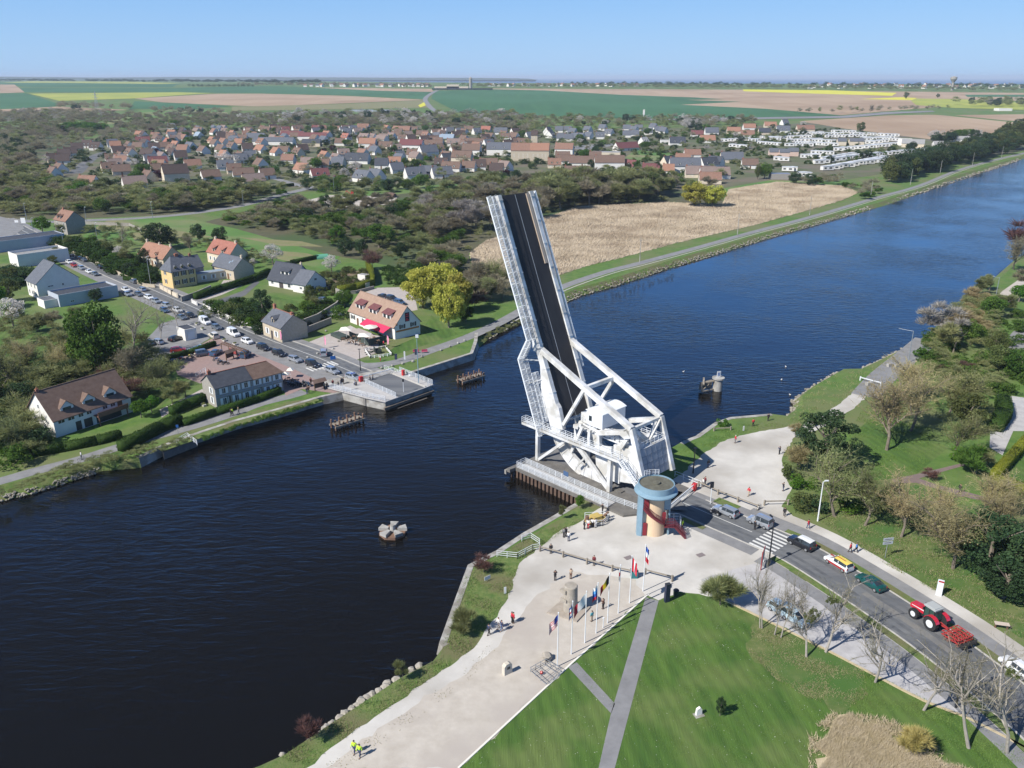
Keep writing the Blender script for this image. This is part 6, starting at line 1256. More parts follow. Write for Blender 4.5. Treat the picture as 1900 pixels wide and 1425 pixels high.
def flatbuild(name, A, ang, L, W, h,wall,roofm,label,cat='building', wins=(),doors=(),par=.5,extra=None,sh=None):
 r_ = empty(name,(A[0], A[1],0), R(ang),label,cat); mb = MB(); mb.box(0,0,-.3, L, W, h); mb.build('wall', WM.get(wall) or wall,r_)
 mb = MB(); mb.box(.25,.25,h+.004, L-.25, W-.25,h+.06); mb.build('roof', RF.get(roofm) or roofm,r_)
 if par:
  mb = MB(); mb.box(0,0,h+.002, L, .2,h+par); mb.box(0, W-.2,h+.002, L, W, h+par); mb.box(0,.2,h+.002,.2, W-.2,h+par); mb.box(L-.2,.2,h+.002, L, W-.2,h+par); mb.build('parapet', WM.get(wall) or wall,r_)
 for (f,u,z,w_,h_) in wins: window(r_, L, W, f,u,z,w_,h_,sh)
 for d in doors: door(r_, L, W, *d)
 return r_
flatbuild('annex', GA(367,525),40,15,4.2,3.1, 'cream', 'blue', 'low annex with pale blue flat roof joining the yellow house', wins=[('f', 2.5,.9,.9,1.5),('f', 6,.9,.9,1.5),('f', 9.5,.9,.9,1.5),('f', 12.5,.9,.9,1.5)],par=0,sh=M_shut)
# 8 modern slate house
house('slate_house', GA(499,530),-33,13.0,9.0,2.9,8.0, 'white', 'dslate', 'white modern house with steep dark slate roof and a wide dormer', wins=[('f', 2,.9,1.2,1.2),('f', 10.5,.6,1.4,1.7)],doors=[('f', 6.5,2.0,2.2, M_shutd)],dorm=[('f', 7.2,4.2,4.6,1.3, 's')],chim=[(10.6,6.2,.7,2.4)],cm=WM['cream'],ov=.6)
house('slate_house_wing', GA(544,541),-33,6.6,9.4,3.3,7.0, 'white', 'slate', 'lower slate roofed wing on the right of the modern house', wins=[('f', 4,1.3,1.2,.9),('r', 4.6,3.9,1.2,.9)],doors=[('r', 3,1,2.2, M_dark)],ov=.5)
# 9 white gabled house and commercial blocks on the left
house('gabled_house', GA(54,547),-42.5,9.5,13.5,5.4,11.2, 'white', 'slate', 'large white house with plain grey gable and slate roof at the left', wins=[('f', x,z,.9,1.5) for x in (1.6,4.2,7.4) for z in (.8,3.4)]+[('r', 4.2,3.6,1.9,.5),('r', 8.2,3.4,.7,.9)],ov=.4)
flatbuild('white_block', GA(112,570),47.5,19,9,3.4, 'bluegrey', 'dslate', 'white block with dark flat roof between the gabled house and the road', wins=[('f', 4,1,1.3,.6),('f', 13.4,1,1.3,.6)],par=.6)
flatbuild('white_annex', GA(84,573),47.5,7.5,6,2.4, 'white', 'slate', 'low grey roofed annex below the white gabled house', par=.25)
flatbuild('commercial_building', GA(36,497),47.5,19,10,4.2, 'white', 'grey', 'white commercial building with pale flat roof at the left edge', par=.9,wins=[('f', 20,1,2,1.4)])
flatbuild('warehouse', GA(-25,472),47.5,32,11,4.4, 'grey' if 0 else WM['bluegrey'], 'dslate', 'wide warehouse with dark flat roof beside the roundabout', par=.3)
# 10 old red roofed house
house('old_house', GA(104,431),-37.7,12.0,9.0,6.4,10.4, 'greys', 'rust', 'old tall house with patchy red roof standing alone near the roundabout', wins=[('f', 9.5,1.5,1,1.6),('f', 9.5,4,1,1.5),('f', 3,4,1,1.5)],dorm=[('f', 3,1.0,6.9,1.5, 'g'),('f', 6,1.0,6.9,1.5, 'g')],chim=[(2,4.5,.9,1)])
# kiosk,sheds
flatbuild('kiosk', GA(345,633),46,3.4,5.0,3.3, 'white', 'dslate', 'white box kiosk with dark roof in the west parking', par=0,doors=[('f', 1.7,2.0,2.4, M_shut)])
flatbuild('garden_shed', GA(664,520),-30,3.5,2.5,2.2, 'white', 'grey', 'small white shed at the end of the kitchen garden', par=0)
flatbuild('garden_shed', GA(667,533),-30,3.0,2.2,1.8, 'cream', 'slate', 'low pale shed beside the golden hedge', par=0)
mb = MB(); mb.plate([(2*math.cos(math.pi*k/8),1.6*math.sin(math.pi*k/8)) for k in range(9)],0,5); tag(mb.build('polytunnel', mat('tunnel_green', (.1,.32,.22)), None, GA(586,480), R(-60)), 'green polytunnel in the kitchen garden', 'greenhouse')
# walls
def wall(pxs,h,t,m,label,posts=0,cap=None):
 P = [G(*p) for p in pxs]; r_ = empty('garden_wall', P[0],0,label, 'wall'); mb = MB(); P = [p-P[0] for p in P]
 for a,b_ in zip(P, P[1:]): mb.beam(a+Vector((0,0,h/2-.1)),b_+Vector((0,0,h/2-.1)),t,h+.2)
 mb.build('masonry', m,r_)
 mb = MB()
 for a,b_ in zip(P, P[1:]):
  mb.beam(a+Vector((0,0,h+.05)),b_+Vector((0,0,h+.05)),t+.1,.1)
  if posts:
   n_ = int((b_-a).length/posts)
   for k in range(n_+1): q = a.lerp(b_,k/max(n_,1)); mb.cbox(q.x,q.y,0,t+.2,t+.2,h+.45)
 mb.build('coping', cap or m,r_)
wall([(379,570),(410,585),(445,600),(478,614),(486,616)],.9,.25, WM['white'], 'low white roadside wall with regular pillars', 4.2)
wall([(357,562),(366,567)],.9,.25, WM['white'], 'short piece of low white wall by the driveway', 3)
wall([(298,536),(320,548),(330,553)],1.3,.3, WM['cream'], 'cream terrace wall in front of the yellow brick house', 4)
wall([(337,560),(365,550),(392,538)],1.6,.3, WM['greys'], 'grey wall sloping up beside the yellow brick house')
wall([(80,446),(100,456),(150,476),(200,500),(225,512),(268,532),(288,534)],1.1,.3, WM['stone'], 'long stone roadside wall on the far side of the west road')
wall([(562,608),(590,597),(625,575),(640,555),(624,548)],2.4,.35, WM['greys'], 'tall stone wall along the lane behind the cottage')
wall([(565,620),(600,606),(615,600)],1.8,.3, WM['greys'], 'grey wall between the cottage and the forecourt')
wall([(627,548),(660,545),(694,536)],1.0,.3, WM['greys'], 'grey wall under the golden topped hedge')
wall([(150,416),(240,420),(262,430)],1.5,.3, WM['greys'], 'grey field wall right of the old red roofed house')
wall([(262,428),(300,432)],1.4,.3, WM['stone'], 'ruined stone wall in the dry meadow')
# ---------------------------------------------------------------- the village
HOUSES = []
PROTO = {}
def proto(roof,wall_, L, W, he,hr,rich,dorm):
 k = (roof,wall_, L, W, he,hr,rich,dorm)
 if k not in PROTO:
  wins = [('f', L*.22,1,1.1,1.3),('f', L*.78,1,1.1,1.3),('l', W*.5,he+.4,.9,1.2),('r', W*.5,he+.4,.9,1.2),('l', W*.28,1,.9,1.3),('r', W*.7,1,.9,1.3)] if rich else [('l', W*.5,he+.2,1,1.2),('r', W*.5,he+.2,1,1.2)]
  PROTO[k] = [house('village_house', (0,0),0, L, W, he,hr,wall_,roof, None, 'house', wins=wins,doors=[('f', L*.5,1,2.1)] if rich else [],dorm=[('f', L*.3,1.3,he+.5,1.1, 'g'),('f', L*.7,1.3,he+.5,1.1, 'g')] if dorm else [],chim=[(.7, W/2,.8,.8)],pane=False), False]
 return PROTO[k]
def vh(px,py,roof,ori, L=10., he=2.9,st=0,wall_=None,zone=None,dorm=None):
 rs = random.Random(int(px*7+py*13)); W = 8.4 if L < 16 else 9.5
 wall_ = wall_ or rs.choice(['white', 'white', 'white', 'white', 'cream']); dorm = rs.random() < .35 if dorm is None else dorm
 L = round(L/2)*2; he_ = he+(2.6 if st else 0); hr = he_+W*.5*(1.12 if roof in ('slate', 'dslate', 'dark') else 1.0)
 ang = {'a': 28, 'b': -42, 'f': -6, 'n': 62}[ori]+rs.choice([-6,0,0,5]); rich = py > 272
 p = G(px,py); a = R(ang); off = Vector((math.cos(a)*L/2-math.sin(a)*W/2,math.sin(a)*L/2+math.cos(a)*W/2,0)); q = p+Vector((0, W*.35,0))-off
 pr = proto(roof,wall_, L, W, he_,hr,rich,dorm); loc = Vector((q.x,q.y,hz(q.y)))
 if not pr[1]: o = pr[0]; pr[1] = True; o.location = loc; o.rotation_euler = (0,0,a); o.scale = (1.08,)*3
 else: o = dup(pr[0],loc,a,1.08)
 o['_r'] = roof; o['_z'] = zone or ('at the village west end' if px < 300 else 'in the village left part' if px < 480 else 'left of village centre' if px < 640 else 'in the village middle' if px < 800 else 'left of the church' if px < 975 else 'right of the church' if px < 1230 else 'left of the caravans')
 o['_y'] = 0 if py < 262 else 1 if py < 300 else 2
 HOUSES.append(o); return o
S_V = 1.16
VD = '''98 303 dark a|114 305 dark a|117 294 dark a|128 290 dark a|141 281 dark a|161 275 dark f|176 279 dark f|108 322 brown b|96 330 brown b|160 348 rust f 12|212 276 orange a|237 277 brown b|263 267 maroon a 14|258 255 orange f|287 258 rust f|217 288 dark a|239 291 brown b|205 302 brown a|199 320 brown a|222 325 brown a 12|246 349 pinkr a 14|286 288 blue b|272 293 dark f 12|290 308 maroon a 14|294 323 brown a 12|224 307 rust f|317 240 slate f|317 253 orange f|346 255 dark a|367 257 blue b|396 250 rust b|430 254 orange b|461 249 brown b|492 246 brown f 12|310 270 red b|324 276 orange b|351 279 slate b 12|392 267 orange b|413 270 rust b|375 286 brown b|442 271 orange f 8|482 284 orange b 12|511 289 orange b|333 298 dark a|414 295 orange b|444 298 brown b|481 312 brown b|355 314 rust a 12|416 317 slate a 12|322 337 dark a 16|388 336 brown a 12|449 332 brown a 14|467 344 pinkr a 14|507 246 brown b|529 246 maroon a|551 243 brown a 14|588 243 maroon f 14|605 255 orange b|625 246 rust b|642 250 slate a|641 260 red b|673 241 rust f 16|675 260 pinkr b 14|716 243 orange b|707 264 pinkr b 14|681 277 orange f 16|714 277 brown f 14|551 290 brown b|601 297 orange b|622 302 pinkr b|661 304 dslate f 20|707 313 dslate f 10|731 309 orange f|559 322 orange b 12|591 333 maroon a 12|672 338 slate b 14|695 336 slate b 12|749 246 rust f 16|767 246 brown f|783 254 brown f 14|809 251 brown a 12|827 247 dark a|869 245 brown f 12|901 245 red f 12|928 250 slate f 16|955 250 dark a|828 263 blue f 16|854 255 dark a|860 264 brown b|841 271 pinkr f 14|907 259 brown b 14|937 260 brown f|735 256 brown f 12|747 263 brown f|762 264 dark a|787 266 dark a|803 265 brown a 12|900 263 dark a|897 271 brown f 12|875 270 brown f 14|942 275 dark a|956 270 dark a|762 280 maroon f 22|803 275 brown f 18|793 294 slate a 16|767 293 brown f 12|829 303 dslate a 10|856 305 brown f 16|845 284 brown a|874 290 brown f 16|894 287 brown f|925 288 slate f 22|768 332 slate a 14|793 329 slate f 12|818 331 slate a 14|836 319 brown f 14|869 318 brown f|888 316 dark f|905 312 brown f 14|959 270 brown a|970 270 brown f 12|983 258 slate a|1046 288 rust f 16|1043 298 brown f 12|1161 280 maroon a 24|1028 312 rust f|1049 305 brown f 14|1079 309 brown f 20|1070 330 brown f 18|1129 315 brown f 22|1165 315 maroon b 14|1104 298 brown f|1207 323 maroon f 12|1240 324 orange f 8|1241 309 dslate a 10|1267 302 rust f 12|1284 293 rust f 14|1269 322 slate f 22|1298 330 pinkr f 20|1325 332 pinkr f 20|1317 341 rust f 14|1315 312 dslate a 14|1327 309 dslate b 12|1357 302 slate f 18|1391 313 brown f 12|1256 270 dslate f 16|1195 268 grey a 8|1293 254 maroon f 14|1320 250 slate f 16|1312 265 orange f 16|1361 248 orange f 16|1390 241 orange f 16|1386 255 rust f 16|1429 237 orange f 16|1456 232 slate a|1453 246 slate f 16|1418 250 dslate f 14|1494 244 rust f 22'''
for e in VD.split('|'):
 t = e.split(); vh(float(t[0]),float(t[1]),t[2],t[3],float(t[4]) if len(t) > 4 else 10., st=1 if (len(t) > 4 and float(t[4]) in (16,22) and float(t[1]) > 276) else 0)
for x,y in ((1017,248),(1019,252),(1022,256),(1037,246),(1053,246),(1062,250),(1041,261),(1055,262),(1066,260),(1076,260),(1092,258),(1090,246),(1113,258),(1118,242),(1130,252),(1163,243),(1176,246),(1163,255),(1177,254),(1185,243),(1212,240),(1203,250),(1223,246),(1230,248)):
 vh(x,y, 'slate', 'n' if x < 1030 else 'f' if x % 2 else 'b', 10,zone='behind the church', wall_='white')
occ = [(o.location.x,o.location.y) for o in HOUSES]; rs_ = random.Random(12); add = 0
for (x,y) in fillspots([(205,335),(205,262),(320,246),(480,240),(960,246),(960,322),(800,336),(600,330),(420,335),(300,345)],420,44,10)+fillspots([(960,262),(1010,268),(1030,300),(1200,300),(1360,290),(1380,318),(1300,335),(960,322)],60,45,12):
 if add < 125 and all((x-a)**2+(y-b_)**2 > 170 for a,b_ in occ): add += 1; occ.append((x,y)); q = PXL((x,y,0)); vh(q[0],q[1],rs_.choice(['brown', 'brown', 'pinkr', 'rust', 'slate', 'dark']),rs_.choice('aabbf'),10)
by = {}
for o in HOUSES: by.setdefault((o['_r'],o['_z'],o['_y']),[]).append(o)
RN = dict(brown='brown', rust='rust brown', orange='orange', slate='grey slate', dslate='dark slate', maroon='maroon', dark='very dark', blue='pale blue', grey='light grey', beige='beige', red='red', pinkr='grey brown')
for (r_,z_,y_), L_ in by.items():
 number(L_, '%s roofed house %s, back rows, %%s' % (RN[r_],z_) if y_ == 0 else '%s roofed house %s, middle rows, %%s' % (RN[r_],z_) if y_ == 1 else '%s roofed house %s, front row, %%s' % (RN[r_],z_))
 for o in L_: o['group'] = 'houses of the village'; del o['_r']; del o['_z']; del o['_y']
# church,halls,big roofs
ch = house('church', GA(948,298),-6,34,11,9,15, 'stone', 'rust', 'long cream church with rust and orange tiled roof', cat='church', wins=[('f', x,3,1,3) for x in (3,7,11,15,20,24,28,31)],pane=False)
mb = MB(); sl_ = 6/5.5; mb.quad((17,-.2,9-.2*sl_+.25),(33.9,-.2,9-.2*sl_+.25),(33.9,5.4,9+5.4*sl_+.2),(17,5.4,9+5.4*sl_+.2)); mb.build('orange_roof_half', RF['orange'],ch)
house('church_tower', GA(985,272),-6,7,7,12,16.5, 'stone', 'dark', 'square stone church tower with saddleback roof', cat='tower', wins=[('f', 3.5,8,1,2)],pane=False)
def bigroof(px,py,ang, L, W, h,hr,wall_,roof,label): return house('hall', GA(px,py),ang, L, W, h,hr,wall_,roof,label,cat='hall', wins=[('f', L*.2,1,2,1.2),('f', L*.6,1,2,1.2)],pane=False)
bigroof(455,262,-6,22,12,4,9, 'cream', 'slate', 'long slate roofed hall left of the maroon roofed terrace'); bigroof(468,269,-6,46,12,4,8, 'white', 'slate', 'longest grey slate roofed hall in the village')
bigroof(520,258,-4,28,10,5,9, 'white', 'maroon', 'left maroon roofed terrace with white dormers'); bigroof(553,261,-4,34,10,5,9, 'white', 'maroon', 'right maroon roofed terrace, longer than the left one'); bigroof(560,272,-4,20,9,4,7.5, 'cream', 'dslate', 'dark slate hall below the maroon terraces')
flatbuild('school_hall', GA(1098,293),-8,26,16,5, 'cream', 'grey', 'modern cream hall with pale grey roof', par=.0)
flatbuild('solar_shed', GA(1431,333),-2,14,8,4, 'greys', mat('solar_panels', (.16,.17,.22),(.2,.2,.26),rough=.4), 'grey shed with solar roof beside the reed field', par=0)
flatbuild('white_garage', GA(1226,266),-4,20,10,3.2, 'white', 'grey', 'long white flat roofed garage right of the green', par=.2)
flatbuild('factory', GA(465,214),-3,70,40,9, 'white', 'blue', 'large white and pale blue factory beyond the village', par=.5)
flatbuild('factory', GA(645,208),-3,75,35,11, 'bluegrey', 'slate', 'dark blue grey factory beside the country road', par=.5)
flatbuild('farm_building', GA(1664,271),-25,14,12,6, 'white', 'dslate', 'tall white angular building at the end of the caravan park', par=1.5)
bigroof(1672,273,-25,22,14,4,8, 'cream', 'grey', 'grey hipped roof building behind the caravans')
bigroof(1774,263,-6,16,9,3,6, 'white', 'grey', 'white bungalow among trees at the field edge'); bigroof(1733,273,-6,10,8,3,6, 'white', 'grey', 'small white bungalow behind the windbreak')
flatbuild('villa', GA(1853,206),0,26,18,13, 'white', 'grey', 'tall white villa on the far right', par=.5); flatbuild('villa', GA(1884,207),0,26,14,8, 'white', 'grey', 'lower white villa on the far right', par=.5)
flatbuild('roadside_shed', GA(1776,209),0,18,10,5, RF['maroon'], 'maroon', 'dark red shed beside the far highway', par=0); flatbuild('roadside_shed', GA(356,227),0,18,9,6, 'white', 'grey', 'small white shed at the brown mound', par=0)
for px,py in ((1427,291),(1446,292),(1463,290)): house('holiday_house', GA(px,py),-8,9,8,4.6,7.5, 'pink', 'slate', 'pale holiday house with slate roof, %s of the front three' % {1427: 'left one', 1446: 'middle one', 1463: 'right one'}[px],group='holiday houses by the caravans')
for px,py in ((1554,270),(1576,270),(1587,270)): house('holiday_house', GA(px,py),-8,9,8,4.6,7.5, 'cream', 'slate', 'cream holiday house with slate roof, %s of the rear three' % {1554: 'left one', 1576: 'middle one', 1587: 'right one'}[px],group='holiday houses by the caravans')
# caravans
cvp = empty('mobile_home', (0,0,0),0, 'x', 'caravan', 'white mobile homes of the caravan park'); mb = MB(); mb.box(0,0,.4,8,3.4,2.7); mb.build('body', WM['white'],cvp)
mb = MB(); mb.plate([(-.15,2.68),(8.15,2.68),(8.15,2.8),(4,3.1),(-.15,2.8)],-.15,3.55); mb.build('roof', mat('caravan_roof', (.55,.58,.62),(.48,.5,.54),scale=1,coord='obj'),cvp)
mb = MB(); mb.box(1,-.04,1.2,2.6,0,2.1); mb.build('window', M_glass,cvp); mb = MB(); mb.box(4.6,-.04,1.2,6.6,0,2.1); mb.build('window', M_glass,cvp); mb = MB(); mb.box(3.3,-.04,.5,4.1,0,2.3); mb.build('door', M_shut,cvp)
first = [True]
def cav(px,py,a,s_=1.):
 p = G(px,py)
 if first[0]: first[0] = False; o = cvp; o.location = p; o.rotation_euler = (0,0,a); o.scale = (s_,1,1)
 else: o = dup(cvp,p,a,(s_*1.12,1.15,1.25))
 return o
ROWS = [((1405,256),(1440,262),4, 'left of the long rear row'),((1470,268),(1545,272),7, 'in the middle of the park'),((1590,259),(1660,262),6, 'on the right side of the park'),((1600,276),(1680,268),7, 'near the angular white building'),((1500,252),(1560,251),5, 'in the second row from the field'),((1560,312),(1640,296),7, 'in the lowest diagonal row'),((1520,300),(1580,290),6, 'between the two diagonal rows'),((1383,263),(1403,263),2, 'at the slate bungalow'),((1330,264),(1384,261),4, 'in the nearest clump left of the conifers'),((1345,273),(1385,276),3, 'beside the dark conifers'),((1399,268),(1440,271),4, 'in the rear left row'),((1420,259),(1500,256),7, 'in the long rear row'),((1450,252),(1520,249),6, 'behind the long rear row'),
 ((1453,264),(1520,262),5, 'in the third row from the field'),((1450,272),(1500,272),4, 'above the front holiday houses'),((1500,264),(1560,266),5, 'left of the rear holiday houses'),((1525,256),(1600,254),6, 'above the rear holiday houses'),((1536,246),(1580,247),4, 'on the field edge, left part'),((1570,250),(1660,254),7, 'on the field edge, right part'),
 ((1596,262),(1650,257),5, 'right of the rear holiday houses'),((1540,281),(1640,272),8, 'in the row above the dark hedge'),((1497,286),(1540,288),3, 'left of the dark hedge'),((1480,294),(1510,292),3, 'right of the front holiday houses'),((1431,298),(1450,300),2, 'below the front holiday houses'),((1506,306),(1600,292),9, 'in the upper diagonal row'),((1560,296),(1720,281),11, 'in the far end of the upper diagonal row'),((1522,318),(1620,300),10, 'in the lower diagonal row'),((1600,306),(1650,298),4, 'at the right end of the lower diagonal row'),((1445,318),(1466,318),2, 'beside the solar roofed shed'),((1475,328),(1490,329),2, 'behind the reed field hedge'),((1600,268),(1640,264),4, 'beside the angular white building')]
for a,b_,n_,ph in ROWS:
 L_ = [cav(a[0]+(b_[0]-a[0])*(k+.5)/n_,a[1]+(b_[1]-a[1])*(k+.5)/n_, R(-12 if 'diag' not in ph else 8)+random.uniform(-.15,.15),random.uniform(.8,1.1)) for k in range(n_)]
 number(L_, 'white caravan '+ph+', %s')
# far hamlets on the skyline
for zone,pts in (('in the far hamlet left of the country road', [(563+k*9.3+(k % 3)*2,161.3-(k % 2)*.8) for k in range(26)]),('in the far hamlet right of the country road', [(905+k*13,160.8-(k % 3)*.6) for k in range(22)]),('in the far seaside town', [(1500+k*11+(k % 4)*3,164.5-(k % 5)*1.2) for k in range(36)])):
 L_ = []
 for k,(px,py) in enumerate(pts):
  pr = proto(('orange', 'brown', 'slate', 'rust')[k % 4], 'white', 12,8.4,5.0,9, False, False); p = G(px,py); loc = Vector((p.x,p.y,hz(p.y)))
  if not pr[1]: o = pr[0]; pr[1] = True; o.location = loc
  else: o = dup(pr[0],loc,(k*1.3) % 3,1.25)
  o['group'] = 'far houses on the skyline'; L_.append(o)
 number(L_, 'tiny far house '+zone+', %s')
flatbuild('white_hall', GA(1063,162.5),0,50,20,9, 'white', 'grey', 'white far hall in the hamlet behind the tan field', par=0); flatbuild('white_hall', GA(1086,162),0,50,20,8, 'white', 'grey', 'second white far hall, right of the first', par=0)
fm = empty('far_farm', G(806,166.5),0, 'pale far farm with a round tower at the top of the country road', 'farm'); mb = MB(); mb.box(0,0,0,110,20,10); mb.box(40,0,0,80,20,16); mb.build('barn', WM['cream'],fm); mb = MB(); mb.tube((118,5,0),(118,5,34),5,5,12); mb.tube((118,5,34),(118,5,40),6,1,12); mb.build('tower', WM['greys'],fm); mb = MB(); mb.box(-5,-20,0,190,-14,5); mb.build('dark_fence', M_dark,fm)
wt = empty('water_tower', G(1766,168),0, 'mushroom shaped water tower on the right skyline', 'water tower'); mb = MB(); mb.lathe([(4,0),(3.5,24),(10,34),(10,40),(0,43)],n=20); mb.build('shell', WM['greys'],wt)
pk = empty('totem_sign', G(1194,222),0, 'white totem sign beside the highway', 'sign'); mb = MB(); mb.box(-.4,-.2,0,.4,.2,10); mb.build('post', M_rail,pk); mb = MB(); mb.box(-1.6,-.3,8,1.6,.3,16); mb.build('sign_face', WM['white'],pk)
# ================================================================ VEHICLES
def paint(n,c,m=0.): return mat('paint_'+n,c,rough=.28,coat=.6,metal=m)
CP = dict(white=paint('white', (.72,.73,.74)),silver=paint('silver', (.42,.45,.49),.5),grey=paint('grey', (.15,.18,.22),.4),black=paint('black', (.012,.013,.018)),blue=paint('blue', (.06,.11,.2),.3),red=paint('red', (.35,.02,.02)),green=paint('green', (.008,.09,.085),.3),beige=paint('beige', (.62,.58,.5)),lblue=paint('light_blue', (.45,.58,.66),.2),cream=paint('cream', (.72,.66,.5)),yellow=paint('yellow', (.75,.58,.12)),trred=paint('tractor_red', (.5,.02,.04)))
M_tyre = mat('tyre', (.018,.018,.02),rough=.9); M_rim = mat('rim', (.45,.46,.48),rough=.35,metal=.6); M_head = mat('headlight', (.7,.72,.75),rough=.15); M_tail = mat('taillight', (.4,.02,.02),rough=.3); M_black = mat('black_plastic', (.02,.02,.022),rough=.6)
KINDS = dict(  # stations: x,belt z,roof z (None outside the cabin),width
 hatch=([(-2.05,.55, None),(-1.95,.95, None),(-1.55,1.0,1.40),(-.5,.98,1.48),(.35,.97,1.45),(1.15,.95, None),(1.95,.75, None),(2.1,.5, None)],.86),
 sedan=([(-2.3,.5, None),(-2.2,.92, None),(-1.65,.98, None),(-1.0,.97,1.36),(.3,.96,1.40),(1.05,.93, None),(2.1,.72, None),(2.25,.48, None)],.87),
 estate=([(-2.25,.5, None),(-2.2,.98, None),(-1.95,1.0,1.40),(-.5,.98,1.47),(.4,.97,1.44),(1.15,.94, None),(2.1,.72, None),(2.25,.48, None)],.87),
 suv=([(-2.2,.6, None),(-2.15,1.05, None),(-1.9,1.1,1.62),(-.5,1.08,1.70),(.4,1.07,1.66),(1.1,1.05, None),(2.05,.88, None),(2.2,.55, None)],.92),
 mpv=([(-2.1,.6, None),(-2.06,1.1, None),(-1.95,1.15,1.75),(-.3,1.1,1.82),(.55,1.06,1.76),(1.3,1.0, None),(1.95,.8, None),(2.1,.5, None)],.89),
 van=([(-2.55,.6, None),(-2.52,1.2, None),(-2.48,1.25,2.1),(-.3,1.2,2.2),(.9,1.15,2.12),(1.6,1.1, None),(2.35,.85, None),(2.5,.5, None)],.95))
def car(kd,col,label=None,group=None,roofcol=None,name='car'):
 st,w_ = KINDS[kd]; r_ = empty(name,(0,0,0),0,label, 'van' if kd == 'van' else 'car', group)
 S = []
 for i,(x,b_,rf) in enumerate(st):
  end = i in (0,len(st)-1); k = .9 if end else 1.0; z0 = .34 if end else .2
  S.append([(x,0,z0),(x,w_*.86*k,z0),(x,w_*k,.42),(x,w_*k,max(.62,b_-.22) if not end else b_-.05),(x,w_*.95*k,b_),(x,w_*(.76 if rf else .8)*k,rf if rf else b_+.035),(x,0,(rf+.05) if rf else b_+.07)])
 B_, Gs, Rf = MB(),[MB(), MB(), MB(), MB()], MB()
 for i in range(len(S)-1):
  a,b_ = S[i], S[i+1]; ra,rb = st[i][2],st[i+1][2]
  for s_ in (1,-1):
   f = lambda p: (p[0],p[1]*s_,p[2])
   for j in range(6):
    q = [f(a[j]),f(b_[j]),f(b_[j+1]),f(a[j+1])]
    if s_ > 0: q = q[::-1]
    tgt = B_
    if j == 4 and (ra and rb) and not (kd == 'van' and i < 3): tgt = Gs[0 if s_ > 0 else 1]
    elif j == 5 and (bool(ra) != bool(rb)): tgt = Gs[2 if rb is None else 3]
    elif j == 5 and ra and rb and roofcol: tgt = Rf
    elif j == 4 and (bool(ra) != bool(rb)): tgt = B_
    tgt.quad(*q)
 for e in (0,-1):
  p = S[e]; B_.poly([(v[0],v[1],v[2]) for v in p]+[(v[0],-v[1],v[2]) for v in p[::-1]])
 bd = B_.build('body', col,r_)
 for g_,n_ in zip(Gs,('side_window', 'side_window', 'windscreen', 'rear_window')):
  if g_.f: g_.build(n_, M_glass,r_)
 if roofcol: Rf.build('roof', roofcol,r_)
 if Gs[0].f:
  mb = MB()
  for x in (-.5,.35): mb.box(x-.05,-w_*.93,.95,x+.05,w_*.93,st[3][2]-.08)
  mb.build('door_pillars', col,bd)
 xa,xb = st[1][0]+.72,st[-2][0]-.72
 for x in (xa,xb):
  for s_ in (-1,1):
   mb = MB(); mb.tube((x,s_*(w_-.22),.32),(x,s_*(w_+.015),.32),.32,n=14); wh = mb.build('wheel', M_tyre,r_)
   mb = MB(); mb.tube((x,s_*(w_-.02),.32),(x,s_*(w_+.03),.32),.2,n=10); mb.build('rim', M_rim,wh)
 for s_ in (-1,1):
  x,b_ = st[-2][0],st[-2][1]; mb = MB(); mb.box(x-.12,s_*w_*.62-.2,b_-.16,x+.12,s_*w_*.62+.2,b_-.01); mb.build('headlight', M_head,r_)
  x,b_ = st[1][0],st[1][1]; mb = MB(); mb.box(x-.07,s_*w_*.86-.1,b_-.28,x+.07,s_*w_*.86+.08,b_-.02); mb.build('taillight', M_tail,r_)
  mb = MB(); mb.box(st[-3][0]-.25,s_*(w_+.08)-.09,.95,st[-3][0]-.1,s_*(w_+.08)+.09,1.08); mb.build('mirror', col,r_)
 mb = MB(); mb.box(st[-1][0]-.02,-.55,.45,st[-1][0]+.03,.55,.6); mb.build('grille', M_black,r_)
 mb = MB(); mb.box(st[-1][0]+.0,-.26,.36,st[-1][0]+.04,.26,.46); mb.build('number_plate', M_head,r_)
 return r_
CARS = {}
def putcar(px,py,kd,colr,az,label,group=None,roofc=None,z=.07):
 k = (kd,colr,roofc); p = G(px,py); loc = Vector((p.x,p.y,z))
 if k not in CARS: CARS[k] = car(kd, CP[colr], None, None, CP[roofc] if roofc else None, 'van' if kd == 'van' else 'car'); o = CARS[k]; o.location = loc; o.rotation_euler = (0,0,az)
 else: o = dup(CARS[k],loc,az)
 o['label'] = label
 if group: o['group'] = group
 elif 'group' in o: del o['group']
 return o
def dirat(L_,p,sgn):
 i = min(range(len(L_)-1),key=lambda i: (L_[i]-p).length); t = L_[i+1]-L_[i]; return math.atan2(t.y*sgn,t.x*sgn)
Q1 = 'cars queueing at the open bridge'
